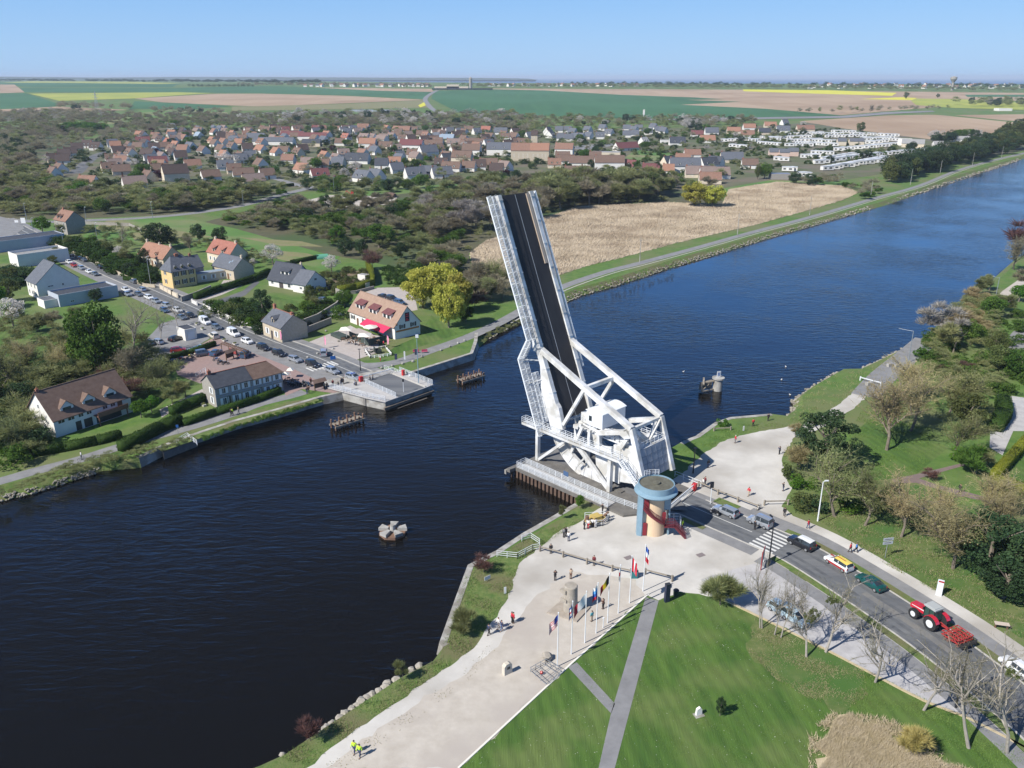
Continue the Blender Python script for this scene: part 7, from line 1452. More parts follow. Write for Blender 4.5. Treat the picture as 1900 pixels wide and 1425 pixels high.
for px,py,kd,c,lb in (
 (617,692, 'estate', 'silver', 'silver estate car stopped just past the west crossing'),(580,680, 'suv', 'black', 'black car stopped at the west crossing'),(548,671, 'estate', 'silver', 'silver estate car behind the black car at the crossing'),(518,660, 'suv', 'black', 'black car behind the silver estate in the west queue'),
 (489,649, 'suv', 'black', 'large black car right behind the small white car in the west queue'),(459,637, 'hatch', 'white', 'small white car between the big white van and the black car'),(434,623, 'van', 'white', 'large white van in the west queue'),(402,611, 'hatch', 'grey', 'grey hatchback between the two white vans'),(381,601, 'van', 'white', 'smaller white van in the west queue'),
 (353,588, 'sedan', 'black', 'black car behind the smaller white van'),(330,579, 'estate', 'white', 'white car in the west queue before the black one'),(310,570, 'estate', 'silver', 'silver car beside the leafless roadside tree'),(290,562, 'hatch', 'silver', 'silver hatchback behind the white car near the yellow house'),(277,555, 'estate', 'white', 'white estate car at the start of the west queue')):
 p = G(px,py); putcar(px,py,kd,c,dirat(LR, p,-1),lb, Q1)
for px,py,kd,c,lb in ((264,540, 'hatch', 'silver', 'silver car driving away opposite the yellow house'),(249,525, 'hatch', 'grey', 'grey car driving away before the yellow house'),(198,503, 'sedan', 'black', 'right one of two dark cars driving away'),(187,498, 'sedan', 'black', 'left one of two dark cars driving away'),(157,485, 'sedan', 'grey', 'dark grey car following the far black car'),(149,482, 'sedan', 'black', 'farthest black car on the west road')):
 p = G(px,py); putcar(px,py,kd,c,dirat(LR, p,1),lb, 'cars driving away on the west road')
for px,py,kd,c,lb in ((129,489, 'hatch', 'white', 'leftmost white car parked along the west road'),(138,495, 'hatch', 'red', 'red car parked along the west road'),(152,500, 'estate', 'silver', 'silver car parked right of the red one'),(166,507, 'hatch', 'white', 'white car parked left of the dark one'),(177,511, 'sedan', 'grey', 'dark car parked beside the white block'),(234,541, 'hatch', 'white', 'white car parked above the dark block end'),(237,549, 'hatch', 'silver', 'silver car parked in the shade of the bare tree'),(258,549, 'hatch', 'grey', 'grey car parked left of the white estate'),(306,579, 'hatch', 'blue', 'blue grey car parked beside the queue'),(338,592, 'sedan', 'grey', 'dark car parked behind the bare roadside tree'),
 ):
 p = G(px,py); putcar(px,py,kd,c,dirat(LR, p,-1),lb, 'cars parked along the west road')
for px,py,kd,c,a,lb in ((397,627, 'suv', 'beige', 130, 'cream car pulling out beside the flower box'),(292,638, 'hatch', 'silver', 150, 'silver car in the shaded west parking'),(326,632, 'hatch', 'black', 60, 'black car beside the white kiosk'),(378,660, 'mpv', 'grey', 35, 'grey blue car parked by the clipped hedge'),(401,658, 'sedan', 'blue', 80, 'dark blue car on the pink square by the pergola'),(456,662, 'mpv', 'blue', 85, 'blue car alone on the pink square'),(331,653, 'hatch', 'red', 20, 'red car half hidden behind the hedge'),(275,640, 'hatch', 'grey', 150, 'dark car in the shaded west parking'),
 (601,659, 'suv', 'silver', 100, 'silver car alone on the pale forecourt'),(588,587, 'hatch', 'blue', 20, 'blue car in the restaurant side yard'),(712,553, 'sedan', 'black', -42, 'dark car behind the restaurant, left one'),(727,557, 'suv', 'black', -42, 'dark off road car behind the restaurant, middle one'),(742,565, 'suv', 'blue', -42, 'dark blue car behind the restaurant, right one'),(212,760, 'hatch', 'black', 60, 'black car hidden behind the hedge right of the long white house'),(600,560, 'hatch', 'grey', -30, 'grey car parked at the garden wall')):
 putcar(px,py,kd,c, R(a),lb)
po = putcar(656,704, 'estate', 'silver', dirat(LR, G(656,704),-1)+.15, 'silver police car with a light bar stopped at the bridge end', Q1)
mb = MB(); mb.box(-.25,-.55,1.46,.0,.55,1.6); mb.build('light_bar', mat('light_bar_blue', (.03,.08,.4)),po)
def east(px,py,kd,c,lb,roofc=None,off=0.):
 p = G(px,py); return putcar(px,py,kd,c,dirat(RR, p,-1)+off,lb, 'cars queueing on the east road', roofc)
east(1346,954, 'estate', 'silver', 'silver estate car first in the east queue'); east(1409,974, 'mpv', 'silver', 'silver high roofed car with an open door before the east crossing'); east(1486,1014, 'suv', 'black', 'black car with a white roof behind the east crossing', 'white')
lv = east(1555,1051, 'estate', 'white', 'white and yellow rally style car with red trim in the east queue', 'yellow'); east(1614,1087, 'sedan', 'green', 'dark green saloon in front of the tractor'); east(1886,1247, 'estate', 'white', 'white car at the right edge behind the tractor')
mb = MB(); mb.box(-1.9,.86,.35,1.6,.885,.66); mb.box(-1.9,-.885,.35,1.6,-.86,.66); mb.box(1.2,-.5,.97,1.9,-.2,.98); mb.box(-1.2,-.07,1.53,.4,.07,1.545); mb.build('red_trim', CP['red'],lv)
putcar(1472,1152, 'mpv', 'lblue', dirat(RR, G(1472,1152),1)+.1, 'pale blue van parked behind the clump of bare trees'); putcar(1449,1138, 'hatch', 'lblue', dirat(RR, G(1449,1138),1)+.1, 'pale blue car parked in front of the pale blue van')
# tractor with harrow
tp_ = G(1722,1156); az = dirat(RR, tp_,-1); tr_ = empty('tractor', (tp_.x,tp_.y,.07),az, 'big red tractor with grey cab roof in the east queue', 'tractor')
mb = MB(); mb.plate([(.3,1.1),(.3,1.95),(1.2,1.95),(2.7,1.75),(2.85,1.45),(2.8,1.0)],-.45,.45); mb.build('bonnet', CP['trred'],tr_)
mb = MB(); mb.plate([(.4,1.55),(2.6,1.42),(2.6,1.5),(.4,1.7)],-.47,-.455); mb.plate([(.4,1.55),(2.6,1.42),(2.6,1.5),(.4,1.7)],.455,.47); mb.build('white_stripe', M_head,tr_)
mb = MB(); mb.box(-1.6,-.3,.6,2.6,.3,1.1); mb.box(1.5,-1.0,.6,1.8,1.0,.8); mb.box(-1.3,-1.1,.75,-1.0,1.1,.95); mb.build('chassis', M_black,tr_)
mb = MB(); mb.plate([(-1.3,1.2),(.4,1.2),(.35,2.75),(-1.1,2.75)],-.72,.72); cbn = mb.build('cab', mat('cab_glass', (.03,.07,.06),rough=.15),tr_)
mb = MB()
for x,x2 in ((-1.3,-1.1),(.4,.35),(-.4,-.4)):
 for y in (-.74,.74): mb.beam((x,y,1.2),(x2,y,2.75),.08,.08)
mb.build('cab_frame', M_black,cbn); mb = MB(); mb.box(-1.3,-.82,2.75,.55,.82,2.95); mb.box(-1.1,-.7,2.95,.4,.7,3.03); mb.build('cab_roof', mat('cab_roof_grey', (.36,.38,.38)),tr_)
for s_ in (-1,1):
 for x,r_,w0,w1 in ((-1.15,.98,.78,1.35),(1.65,.72,.72,1.2)):
  mb = MB(); mb.tube((x,s_*w0,r_),(x,s_*w1,r_),r_,n=20)
  for k in range(20): a = 2*math.pi*k/20; mb.beam((x+r_*math.cos(a),s_*w0,r_+r_*math.sin(a)),(x+r_*math.cos(a+.12),s_*w1,r_+r_*math.sin(a+.12)),.07,.06)
  wh = mb.build('wheel', M_tyre,tr_); mb = MB(); mb.tube((x,s_*(w1-.1),r_),(x,s_*(w1+.02),r_),r_*.55,n=16); mb.build('rim', mat('rim_white', (.62,.64,.66)),wh)
 mb = MB()
 for k in range(8):
  a0,a1 = R(20+k*17), R(37+k*17); mb.beam((-1.15+1.1*math.cos(a0),s_*1.02,.98+1.1*math.sin(a0)),(-1.15+1.1*math.cos(a1),s_*1.02,.98+1.1*math.sin(a1)),.62,.06,(0,0,1))
 mb.build('mudguard', CP['trred'],tr_); mb = MB(); mb.box(.3,s_*1.0-.12,2.2,.42,s_*1.0+.12,2.6); mb.build('mirror', M_black,tr_)
mb = MB(); mb.tube((.55,.5,1.9),(.55,.5,3.0),.06,n=8); mb.build('exhaust', M_black,tr_)
hp = Vector((tp_.x,tp_.y,.07))+Vector((math.cos(az),math.sin(az),0))*-4.1; hw = empty('harrow', hp,az, 'folded red harrow full of tines mounted behind the tractor', 'harrow'); rh = random.Random(4)
mb = MB()
for x in (-1.5,-.7,.1,.9):
 for z in (.8,1.3): mb.beam((x,-1.45,z),(x,1.45,z),.1,.1)
for y in (-1.4,-.7,0,.7,1.4):
 mb.beam((-1.5,y,.85),(.9,y,.85),.09,.09); mb.beam((-1.5,y,1.35),(.9,y,1.35),.08,.08); mb.beam((-1.5,y,.8),(-.7,y,1.4),.07,.07); mb.beam((.9,y,.85),(.1,y,1.4),.07,.07)
mb.beam((.9,0,1),(2.2,0,.9),.15,.15); mb.beam((.9,.4,1.4),(2.2,.2,1.4),.1,.1); mb.build('frame', mat('harrow_red', (.36,.03,.03)),hw)
mb = MB()
for _ in range(130):
 x,y,z = rh.uniform(-1.7,1),rh.uniform(-1.4,1.4),rh.choice((.8,1.3)); mb.beam((x,y,z),(x-.15,y+rh.uniform(-.1,.1),z-.35),.035,.05); mb.beam((x-.15,y,z-.35),(x+.1,y,z-.6),.03,.05)
tn = mb.build('tines', mat('tine_rust', (.28,.08,.05),(.2,.14,.1),scale=6),hw); tn['kind'] = 'stuff'
mb = MB()
for k in range(14): mb.tube((-2.0,-1.4+k*.2,.7),(-2.0,-1.3+k*.2,.7),.28,n=10)
mb.beam((-2,-1.45,.7),(-2,1.45,.7),.06,.06); mb.build('roller', M_tyre,hw)
def moto(px,py,a,c,lb,grp='motorcycles parked on the west square', z=.07):
 p = G(px,py); r_ = empty('motorcycle', (p.x,p.y,z),a,lb, 'motorcycle', grp)
 for x in (-.68,.7):
  mb = MB(); mb.tube((x,-.07,.31),(x,.07,.31),.31,n=12); w_ = mb.build('wheel', M_tyre,r_); mb = MB(); mb.tube((x,-.075,.31),(x,.075,.31),.18,n=8); mb.build('rim', M_rim,w_)
 mb = MB(); mb.plate([(-.5,.45),(.3,.4),(.45,.8),(.15,1.0),(-.2,.9)],-.17,.17); mb.build('fairing', CP[c],r_)
 mb = MB(); mb.plate([(-.85,.82),(-.1,.78),(-.1,.88),(-.8,.95)],-.15,.15); mb.build('saddle', M_black,r_)
 mb = MB(); mb.beam((.7,0,.31),(.45,0,1.0),.08,.08); mb.beam((.42,-.36,1.02),(.42,.36,1.02),.04,.04); mb.build('handlebar', M_rim,r_)
 mb = MB(); mb.tube((.55,0,.85),(.68,0,.83),.11,n=10); mb.build('headlight', M_head,r_)
 return r_
for px,py,a,c,lb in ((336,669,.3, 'red', 'bright red motorcycle beside the hedge'),(352,665,1., 'yellow', 'yellow motorcycle beside the hedge, left one'),(362,663,1.1, 'cream', 'cream motorcycle beside the hedge'),(320,673,.5, 'grey', 'grey motorcycle at the left end of the pink square'),(402,670,.2, 'blue', 'blue motorcycle on the pink square'),(410,676,.4, 'black', 'black motorcycle beside the blue one'),(419,677,.4, 'black', 'black motorcycle nearest the timber pergola')): moto(px,py,a,c,lb)
for k in range(9): moto(536+k*4.6,716+(k % 3)*1.6-(k*.35),2.2+.1*(k % 3),('blue', 'black', 'black', 'grey')[k % 4], 'motorcycle in the tight row between the inn and the bridge', 'row of motorcycles beside the inn')
moto(1325,955,dirat(RR, G(1325,955),-1), 'black', 'black touring motorcycle beside the silver estate car', None,.07)
# ================================================================ PEOPLE
def skin(name, V_, E_, Rd,m):
 me = bpy.data.meshes.new(name); me.from_pydata(V_, E_,[]); o = bpy.data.objects.new(name,me); COL.objects.link(o)
 md = o.modifiers.new('s', 'SKIN'); md.use_smooth_shade = True; o.modifiers.new('u', 'SUBSURF').levels = 1
 for i,r_ in enumerate(Rd): me.skin_vertices[0].data[i].radius = (r_ if isinstance(r_,tuple) else (r_,r_))
 me.skin_vertices[0].data[0].use_root = True
 dg = bpy.context.evaluated_depsgraph_get(); m2 = bpy.data.meshes.new_from_object(o.evaluated_get(dg)); bpy.data.objects.remove(o); m2.materials.clear(); m2.materials.append(m); return m2
def pose(k):
 J = dict(pel=(0,0,.93),wst=(0,0,1.08),chs=(.01,0,1.30),nck=(.0,0,1.47),hd=(.02,0,1.60),top=(.02,0,1.70))
 for s_,n_ in ((1, 'l'),(-1, 'r')):
  J['sh'+n_] = (0,.19*s_,1.41); st = .22 if k == 'walk' else .0; f = st*s_
  J['hp'+n_] = (0,.09*s_,.88); J['kn'+n_] = (.5*f+.03,.1*s_,.49); J['an'+n_] = (f-.02,.1*s_,.09); J['to'+n_] = (f+.15,.115*s_,.04)
  if k == 'walk': J['el'+n_] = (-.12*s_*1., .25*s_,1.14); J['wr'+n_] = (-.12*s_+.14,.25*s_,.93)
  elif k == 'photo': J['el'+n_] = (.14,.27*s_,1.2); J['wr'+n_] = (.30,.09*s_,1.45)
  else: J['el'+n_] = (-.02,.25*s_,1.14); J['wr'+n_] = (.08,.24*s_,.89)
 return J
PM = {}
M_skin = mat('skin', (.48,.29,.2),rough=.6)
def person_meshes(k):
 J = pose(k); g = lambda *n_: [J[x] for x in n_]
 V_, E_, Rd = [],[],[]; ix = {}
 def add(n_,r_,par=None):
  ix[n_] = len(V_); V_.append(J[n_]); Rd.append(r_)
  if par: E_.append((ix[par],ix[n_]))
 add('pel', (.12,.15)); add('wst', (.10,.14), 'pel'); add('chs', (.11,.16), 'wst'); add('nck', .055, 'chs'); add('hd', (.095,.08), 'nck'); add('top', .05, 'hd')
 for n_ in 'lr':
  add('sh'+n_,.062, 'chs'); add('el'+n_,.042, 'sh'+n_); add('wr'+n_,.028, 'el'+n_)
  add('hp'+n_,.085, 'pel'); add('kn'+n_,.055, 'hp'+n_); add('an'+n_,.038, 'kn'+n_); add('to'+n_,.035, 'an'+n_)
  w_,e_ = Vector(J['wr'+n_]), Vector(J['el'+n_]); d = (w_-e_).normalized(); J['pa'+n_] = tuple(w_+d*.07); add('pa'+n_,(.032,.018), 'wr'+n_)
 body = skin('body', V_, E_, Rd, M_skin)
 bm = bmesh.new(); bm.from_mesh(body)                       # fingers and thumb,nose,ears join the body surface
 mb = MB()
 for n_,s_ in (('l', 1),('r', -1)):
  w_,e_ = Vector(J['wr'+n_]), Vector(J['el'+n_]); d = (w_-e_).normalized(); sd_ = d.cross(Vector((0,1,0))).normalized(); p0 = w_+d*.075
  for q, L_ in ((-.024,.06),(-.008,.07),(.008,.065),(.024,.05)): a = p0+sd_*q; b_ = a+d*L_*.6; mb.tube(a,b_,.009,.008,5); mb.tube(b_,b_+(d+Vector((0,-s_*.5,0))).normalized()*L_*.5,.008,.006,5)
  a = w_+d*.02+sd_*.03; mb.tube(a,a+(d*.7+sd_*.7).normalized()*.055,.01,.008,5)
 mb.tube((.11,0,1.60),(.135,0,1.58),.012,.016,5); mb.blob((.02,.085,1.60),.022,1,0); mb.blob((.02,-.085,1.60),.022,1,0)
 t_ = bpy.data.meshes.new('t'); t_.from_pydata(mb.v,[],mb.f); bm.from_mesh(t_); bm.to_mesh(body); bm.free()
 def sub(names,edges,rad,nme): return skin(nme,[J[n_] for n_ in names],edges,rad, M_black)
 J['hem'] = (0,0,.9)
 jk = sub(['hem', 'wst', 'chs', 'col', 'shl', 'ell', 'wrl', 'shr', 'elr', 'wrr'] if J.setdefault('col', (0,0,1.42)) else [],[(0,1),(1,2),(2,3),(2,4),(4,5),(5,6),(2,7),(7,8),(8,9)],[(.15,.18),(.13,.165),(.14,.19),(.085,.1),.082,.06,.045,.082,.06,.045], 'jacket')
 tr2 = sub(['pel', 'hpl', 'knl', 'anl', 'hpr', 'knr', 'anr'],[(0,1),(1,2),(2,3),(0,4),(4,5),(5,6)],[(.14,.165),.105,.075,.06,.105,.075,.06], 'trousers')
 mb = MB(); mb.blob((.0,0,1.64),.108,2,.03,.9); mb.v = [(v[0],v[1],v[2]) for v in mb.v]
 hr = bpy.data.meshes.new('hair'); keep = [f for f in mb.f if all(mb.v[i][2] > 1.60 or mb.v[i][0] < -.02 for i in f) and all(mb.v[i][2] > 1.52 for i in f)]; hr.from_pydata(mb.v,[],keep); hr.materials.append(M_black)
 mb = MB()
 for n_ in 'lr': x,y, _ = J['an'+n_]; mb.box(x-.08,y-.05,0,x+.2,y+.05,.08)
 sh_ = bpy.data.meshes.new('shoes'); sh_.from_pydata(mb.v,[],mb.f); sh_.materials.append(M_black)
 return dict(body=body,jacket=jk,trousers=tr2,hair=hr,shoes=sh_)
CLO = {k: mat('cloth_'+k,c,rough=.9) for k,c in dict(black=(.015,.015,.02),navy=(.03,.045,.1),red=(.5,.02,.04),white=(.7,.68,.66),grey=(.16,.16,.17),brown=(.12,.06,.04),teal=(.07,.28,.32),hivis=(.5,.75,.04),jeans=(.06,.1,.2),blue=(.03,.2,.55),dred=(.15,.02,.03),beige=(.4,.32,.24),hairb=(.05,.03,.02),hairw=(.6,.58,.55),khaki=(.16,.15,.08)).items()}
def person(px,py,jk,tr2,k,face,lb,hair='hairb', z=0., group=None):
 if k not in PM: PM[k] = person_meshes(k)
 p = G(px,py,z); r_ = bpy.data.objects.new('person', PM[k]['body']); COL.objects.link(r_); r_.location = p; r_.rotation_euler = (0,0, R(face)); s_ = 1.03; r_.scale = (s_,s_,s_); tag(r_,lb, 'person', group)
 for n_,c in (('jacket', jk),('trousers', tr2),('hair', hair),('shoes', 'black')):
  o = bpy.data.objects.new(n_, PM[k][n_]); COL.objects.link(o); o.parent = r_; o.material_slots[0].link = 'OBJECT'; o.material_slots[0].material = CLO[c]
 return r_
for a in ((1314,868, 'black', 'navy', 'stand', 100, 'person in black standing in the bridge shadow on the gravel'),(1308,900, 'dred', 'grey', 'stand', 200, 'person in a dark red jacket at the barrier end'),(1304,903, 'white', 'grey', 'stand', 180, 'person in white at the barrier end'),(1389,920, 'red', 'beige', 'walk', 210, 'person in red and white walking on the gravel square'),
 (1453,911, 'black', 'navy', 'photo', 170, 'dark clothed person taking a picture at the gravel edge'),(1455,958, 'black', 'black', 'walk', 250, 'person in black walking beside the wooden rail'),(1499,981, 'red', 'jeans', 'walk', 300, 'person in red walking on the pale footpath'),(1400,983, 'black', 'black', 'stand', 30, 'person in black standing at the open car door'),
 (1577,1025, 'red', 'black', 'walk', 130, 'person in red walking beside one in blue'),(1588,1025, 'blue', 'black', 'walk', 130, 'person in bright blue walking beside one in red'),(1397,791, 'red', 'black', 'stand', 100, 'person in red on the grass by the canal'),(1425,781, 'black', 'black', 'stand', 90, 'person in black on the quay edge'),(1364,822, 'red', 'grey', 'stand', 190, 'white haired person in red on the gravel edge', 'hairw'),
 (1446,843, 'navy', 'black', 'photo', 120, 'person in navy beside the dark pine'),(1512,790, 'white', 'black', 'walk', 60, 'person in white on the path behind the pine'),(1509,792, 'beige', 'black', 'walk', 60, 'person in beige on the path behind the pine'),(1118,951, 'black', 'black', 'photo', 200, 'person in black with raised arms behind the machine display'),(1125,968, 'black', 'grey', 'stand', 170, 'person in black right of the machine display'),
 (1084,982, 'black', 'black', 'stand', 20, 'person in black left of the group at the display'),(1091,981, 'white', 'red', 'stand', 80, 'person in white with red trousers at the display'),(1099,979, 'white', 'black', 'stand', 80, 'person in white and black at the display'),(1105,979, 'white', 'white', 'stand', 120, 'person all in white at the display'),(1046,997, 'grey', 'black', 'stand', 40, 'grey clothed person, left of three on the gravel'),(1050,995, 'black', 'black', 'stand', 40, 'black clothed person, middle of three on the gravel'),(1055,1004, 'white', 'navy', 'stand', 90, 'person in a white top, lowest of three on the gravel'),
 (1022,1027, 'black', 'black', 'stand', 90, 'person in black leaning behind the wooden rail'),(1030,1077, 'black', 'black', 'photo', 80, 'person in black standing on the open gravel'),(1059,1074, 'beige', 'brown', 'photo', 80, 'person in beige beside the one in black on the gravel'),(1102,1049, 'dred', 'black', 'stand', 250, 'person in dark red behind the wooden rail'),(1119,1130, 'brown', 'black', 'photo', 130, 'person in brown photographing between the flagpoles'),(1098,1153, 'teal', 'beige', 'stand', 130, 'person in teal between the flagpoles'),
 (907,1178, 'navy', 'black', 'walk', 30, 'person in navy at the grass edge of the gravel path'),(925,1166, 'white', 'grey', 'walk', 210, 'person in white on the gravel path'),(931,1171, 'navy', 'jeans', 'walk', 210, 'person in dark blue beside the one in white'),(953,1156, 'red', 'black', 'stand', 200, 'person in bright red with a second arm raised', ),(950,1155, 'red', 'black', 'stand', 20, 'person in red facing the other one in red'),
 (658,1397, 'hivis', 'navy', 'walk', 250, 'left person in a high visibility jacket'),(668,1404, 'hivis', 'navy', 'walk', 250, 'right person in a high visibility jacket'),(1780,914, 'black', 'black', 'walk', 200, 'person in black on the red park path'),(706,670, 'white', 'red', 'stand', 200, 'person in white on the towpath by the gun display'),
 (432,771, 'hivis', 'black', 'walk', 30, 'yellow clad person with companion on the towpath'),(429,772, 'black', 'black', 'walk', 30, 'dark clad companion of the yellow one on the towpath'),(443,768, 'khaki', 'grey', 'walk', 30, 'khaki clad person on the towpath by the inn')):
 if a[0] == 668: person(*a)
 else: person(*a)
for a in ((687,709, 'black', 'navy', 'stand', 0, 'left of two dark people at the barrier'),(692,708, 'black', 'jeans', 'stand', 180, 'right of two dark people at the barrier'),(633,715, 'grey', 'jeans', 'stand', 300, 'grey clad person near the inn corner'),(638,713, 'black', 'black', 'stand', 200, 'black clad person behind the grey one'),(628,719, 'black', 'jeans', 'stand', 0, 'person in black at the white railing start'),(658,718, 'white', 'jeans', 'stand', 300, 'person in white at the white railing'),(661,719, 'grey', 'black', 'stand', 300, 'person in grey at the white railing'),
 (607,722, 'black', 'black', 'stand', 100, 'person in black right of the notice shelter'),(602,722, 'grey', 'black', 'stand', 150, 'person in grey right of the notice shelter'),(577,713, 'dred', 'black', 'stand', 300, 'person in dark red behind the notice shelter'),(573,728, 'brown', 'black', 'stand', 100, 'person in brown left of the notice shelter'),(570,731, 'black', 'navy', 'stand', 100, 'person in navy left of the notice shelter'),(618,717, 'dred', 'black', 'stand', 100, 'person in dark red beside the red bin'),(660,640, 'black', 'black', 'stand', 200, 'person in black on the restaurant terrace side'),(712,643, 'red', 'black', 'stand', 30, 'person in red under the pink awning'),(704,640, 'navy', 'black', 'stand', 90, 'person in navy under the pink awning')): person(*a,z=.05)
def bicycle(p,a,lb,rider=None):
 r_ = empty('bicycle', p,a,lb, 'bicycle')
 for x in (-.5,.52):
  mb = MB(); n = 16
  for k in range(n): a0,a1 = 2*math.pi*k/n,2*math.pi*(k+1)/n; mb.beam((x+.33*math.cos(a0),0,.34+.33*math.sin(a0)),(x+.33*math.cos(a1),0,.34+.33*math.sin(a1)),.03,.03,(0,1,0))
  for k in range(6): mb.beam((x,0,.34),(x+.32*math.cos(k),0,.34+.32*math.sin(k)),.006,.006)
  mb.build('wheel', M_tyre,r_)
 mb = MB()
 for q in (((-.5,.34),(-.15,.85)),((-.5,.34),(-.05,.3)),((-.05,.3),(-.15,.85)),((-.05,.3),(.38,.8)),((-.15,.8),(.38,.85)),((.52,.34),(.36,.95))): mb.beam((q[0][0],0,q[0][1]),(q[1][0],0,q[1][1]),.035,.035)
 mb.build('frame', M_rim,r_); mb = MB(); mb.box(-.28,-.06,.88,-.02,.06,.93); mb.build('saddle', M_black,r_); mb = MB(); mb.beam((.36,-.26,.98),(.36,.26,.98),.03,.03); mb.build('handlebar', M_black,r_)
 return r_
bicycle(G(1270,985),-.6, 'silver bicycle held beside the tower stair'); person(1266,981, 'hivis', 'black', 'stand', -40, 'high visibility rider standing beside the control tower')
bicycle(G(153,855), R(33), 'bicycle ridden along the towpath'); cy = person(152,853, 'white', 'grey', 'stand', 33, 'rider in white on the towpath'); cy.location.z = .06
bicycle(G(1408,946),.8, 'bicycle leaning at the wooden rail post', )
# ================================================================ STREET FURNITURE, SIGNS, MONUMENTS
def simple(name,loc,rz,label,cat,parts,group=None):
 """parts: list of (name,material,function(mb))"""
 r_ = empty(name,loc,rz,label,cat,group)
 for n_,m,fn in parts:
  mb = MB(); fn(mb); mb.build(n_,m,r_)
 return r_
M_galv = mat('galvanised', (.36,.39,.42),rough=.4,metal=.5); M_pole = mat('pole_white', (.66,.68,.7),rough=.35); M_blackp = mat('black_paint', (.012,.014,.02),rough=.45); M_timber = mat('weathered_timber', (.22,.19,.15),(.3,.265,.22),rough=.9,scale=2)
# flags
def flag(px,py,h,label,cols,vert,fw,drop,ang,canton=None,hang=.35):
 p = G(px,py); r_ = empty('flagpole', p,0,label, 'flagpole', 'flagpoles in a row beside the gravel square')
 mb = MB(); mb.tube((0,0,0),(0,0,h),.075,.05,8); mb.build('pole', M_pole,r_); mb = MB(); mb.blob((0,0,h+.1),.11,1,0); mb.build('finial', M_pole,r_)
 mb = MB(); n,m = 12,12; fh = drop
 def P(u,v): s_ = u*fw; return (math.cos(ang)*s_*(1-.2*u)+.06,math.sin(ang)*s_+.12*math.sin(u*9+v*2),h-.15-v*fh-u*hang*fw+.05*math.sin(u*7))
 for i in range(n):
  for j in range(m):
   u,v = (i+.5)/n,(j+.5)/m; t = (v if vert else u); mb.k = min(int(t*len(cols)),len(cols)-1)
   if canton and u < canton[0] and v < canton[1]: mb.k = len(cols)
   mb.quad(P(i/n,j/m), P((i+1)/n,j/m), P((i+1)/n,(j+1)/m), P(i/n,(j+1)/m))
 ms = [mat('flag_'+c, FC[c],rough=.9) for c in cols]+([mat('flag_navy', FC['navy'],rough=.9)] if canton else [])
 mb.build('flag', ms,r_); return r_
FC = dict(red=(.5,.02,.04),white=(.72,.72,.72),blue=(.03,.1,.4),navy=(.03,.06,.3),black=(.01,.01,.012),yellow=(.7,.5,.02),lblue=(.1,.35,.7))
A_ = R(200)
flag(1034,1237,8.0, 'leftmost flagpole with the red and white striped flag with blue corner', ['red', 'white']*6+['red'], True,1.5,1.5, R(190),(.45,.55),.9)
flag(1060,1214,8.0, 'flagpole with a limp dark red and blue flag', ['navy', 'white', 'red', 'white', 'navy'], True,.7,1.8, R(200), None,1.2); flag(1085,1193,7.9, 'flagpole with the widest white and dark red flag', ['white', 'white', 'red'], False,2.2,1.6, R(200), None,.8)
flag(1106,1175,7.8, 'flagpole with the red, white and pale blue flag', ['white', 'lblue', 'blue', 'red'], True,1.0,2.0, R(195), None,.6); flag(1127,1156,7.8, 'flagpole with the black, yellow and red flag', ['black', 'yellow', 'red'], False,1.8,1.2, R(205), None,.9)
flag(1147,1138,7.7, 'flagpole with the thin limp red and white flag', ['white', 'red', 'white'], True,.35,1.9, R(200), None,1.); flag(1168,1119,7.6, 'flagpole with the red white red flag', ['red', 'white', 'red'], False,.9,2.0, R(330), None,.9); flag(1193,1097,7.6, 'rightmost flagpole with the blue, white and red flag', ['blue', 'white', 'red'], True,.55,2.4, R(340), None,.9)
simple('marker_post', G(1119,1165),0, 'short white post between the flagpoles', 'post', [('post', M_pole,lambda m: m.tube((0,0,0),(0,0,1.5),.06,n=8)),('cap', M_pole,lambda m: m.tube((0,0,1.5),(0,0,1.65),.12,n=8))])
# round stone monument
p = G(1058,1133)
mo = empty('stone_monument', p, R(-20), 'tall round stone monument on a square slab on the gravel', 'monument'); M_mon = mat('monument_stone', (.27,.24,.20),(.38,.345,.295),rough=.95,scale=1.2,detail=10,coord='obj', bump=.6,bscale=4,dist=.08)
mb = MB(); mb.prism([(-2.9,-1.7),(1.6,-2.3),(2.5,1.6),(-1.6,2.2)],0,.22); mb.build('slab', mat('slab_stone', (.3,.26,.21),(.38,.33,.28),scale=1.5,coord='obj'),mo)
mb = MB(); mb.lathe([(0,.2),(1.02,.2),(1.0,1.4),(.97,2.7),(.94,4.1),(.85,4.2),(.0,4.22)],n=28); mb.build('drum', M_mon,mo)
mb = MB(); mb.prism([(-1.35,-.75),(-.45,-1.1),(-.3,-.6),(-1.1,-.3)],3.2,3.75); mb.build('carved_ledge', M_mon,mo); mb = MB(); mb.prism([(-1.3,-.8),(-.3,-1.15),(-.2,-.6),(-1.1,-.3)],1.9,2.3); mb.build('carved_ledge', M_mon,mo)
simple('boulder', G(1015,1223),0, 'rough boulder with a plaque beside the leftmost flagpole', 'boulder', [('stone', M_mon,lambda m: m.blob((0,0,.4),.7,2,.18,.8)),('plaque', M_dark,lambda m: m.box(-.25,-.75,.3,.2,-.68,.65))])
simple('stone_stele', G(941,1249), R(35), 'pale upright stone stele alone on the tan gravel', 'stele', [('stone', mat('pale_stone', (.55,.5,.42),(.46,.42,.35),scale=1.5,coord='obj', bump=.3,dist=.03),lambda m: m.plate([(-.6,0),(.6,0),(.55,1.35),(.2,1.6),(-.3,1.55),(-.58,1.25)],-.3,.3)),('plaque', M_dark,lambda m: m.box(-.2,-.34,.8,.25,-.305,1.15))])
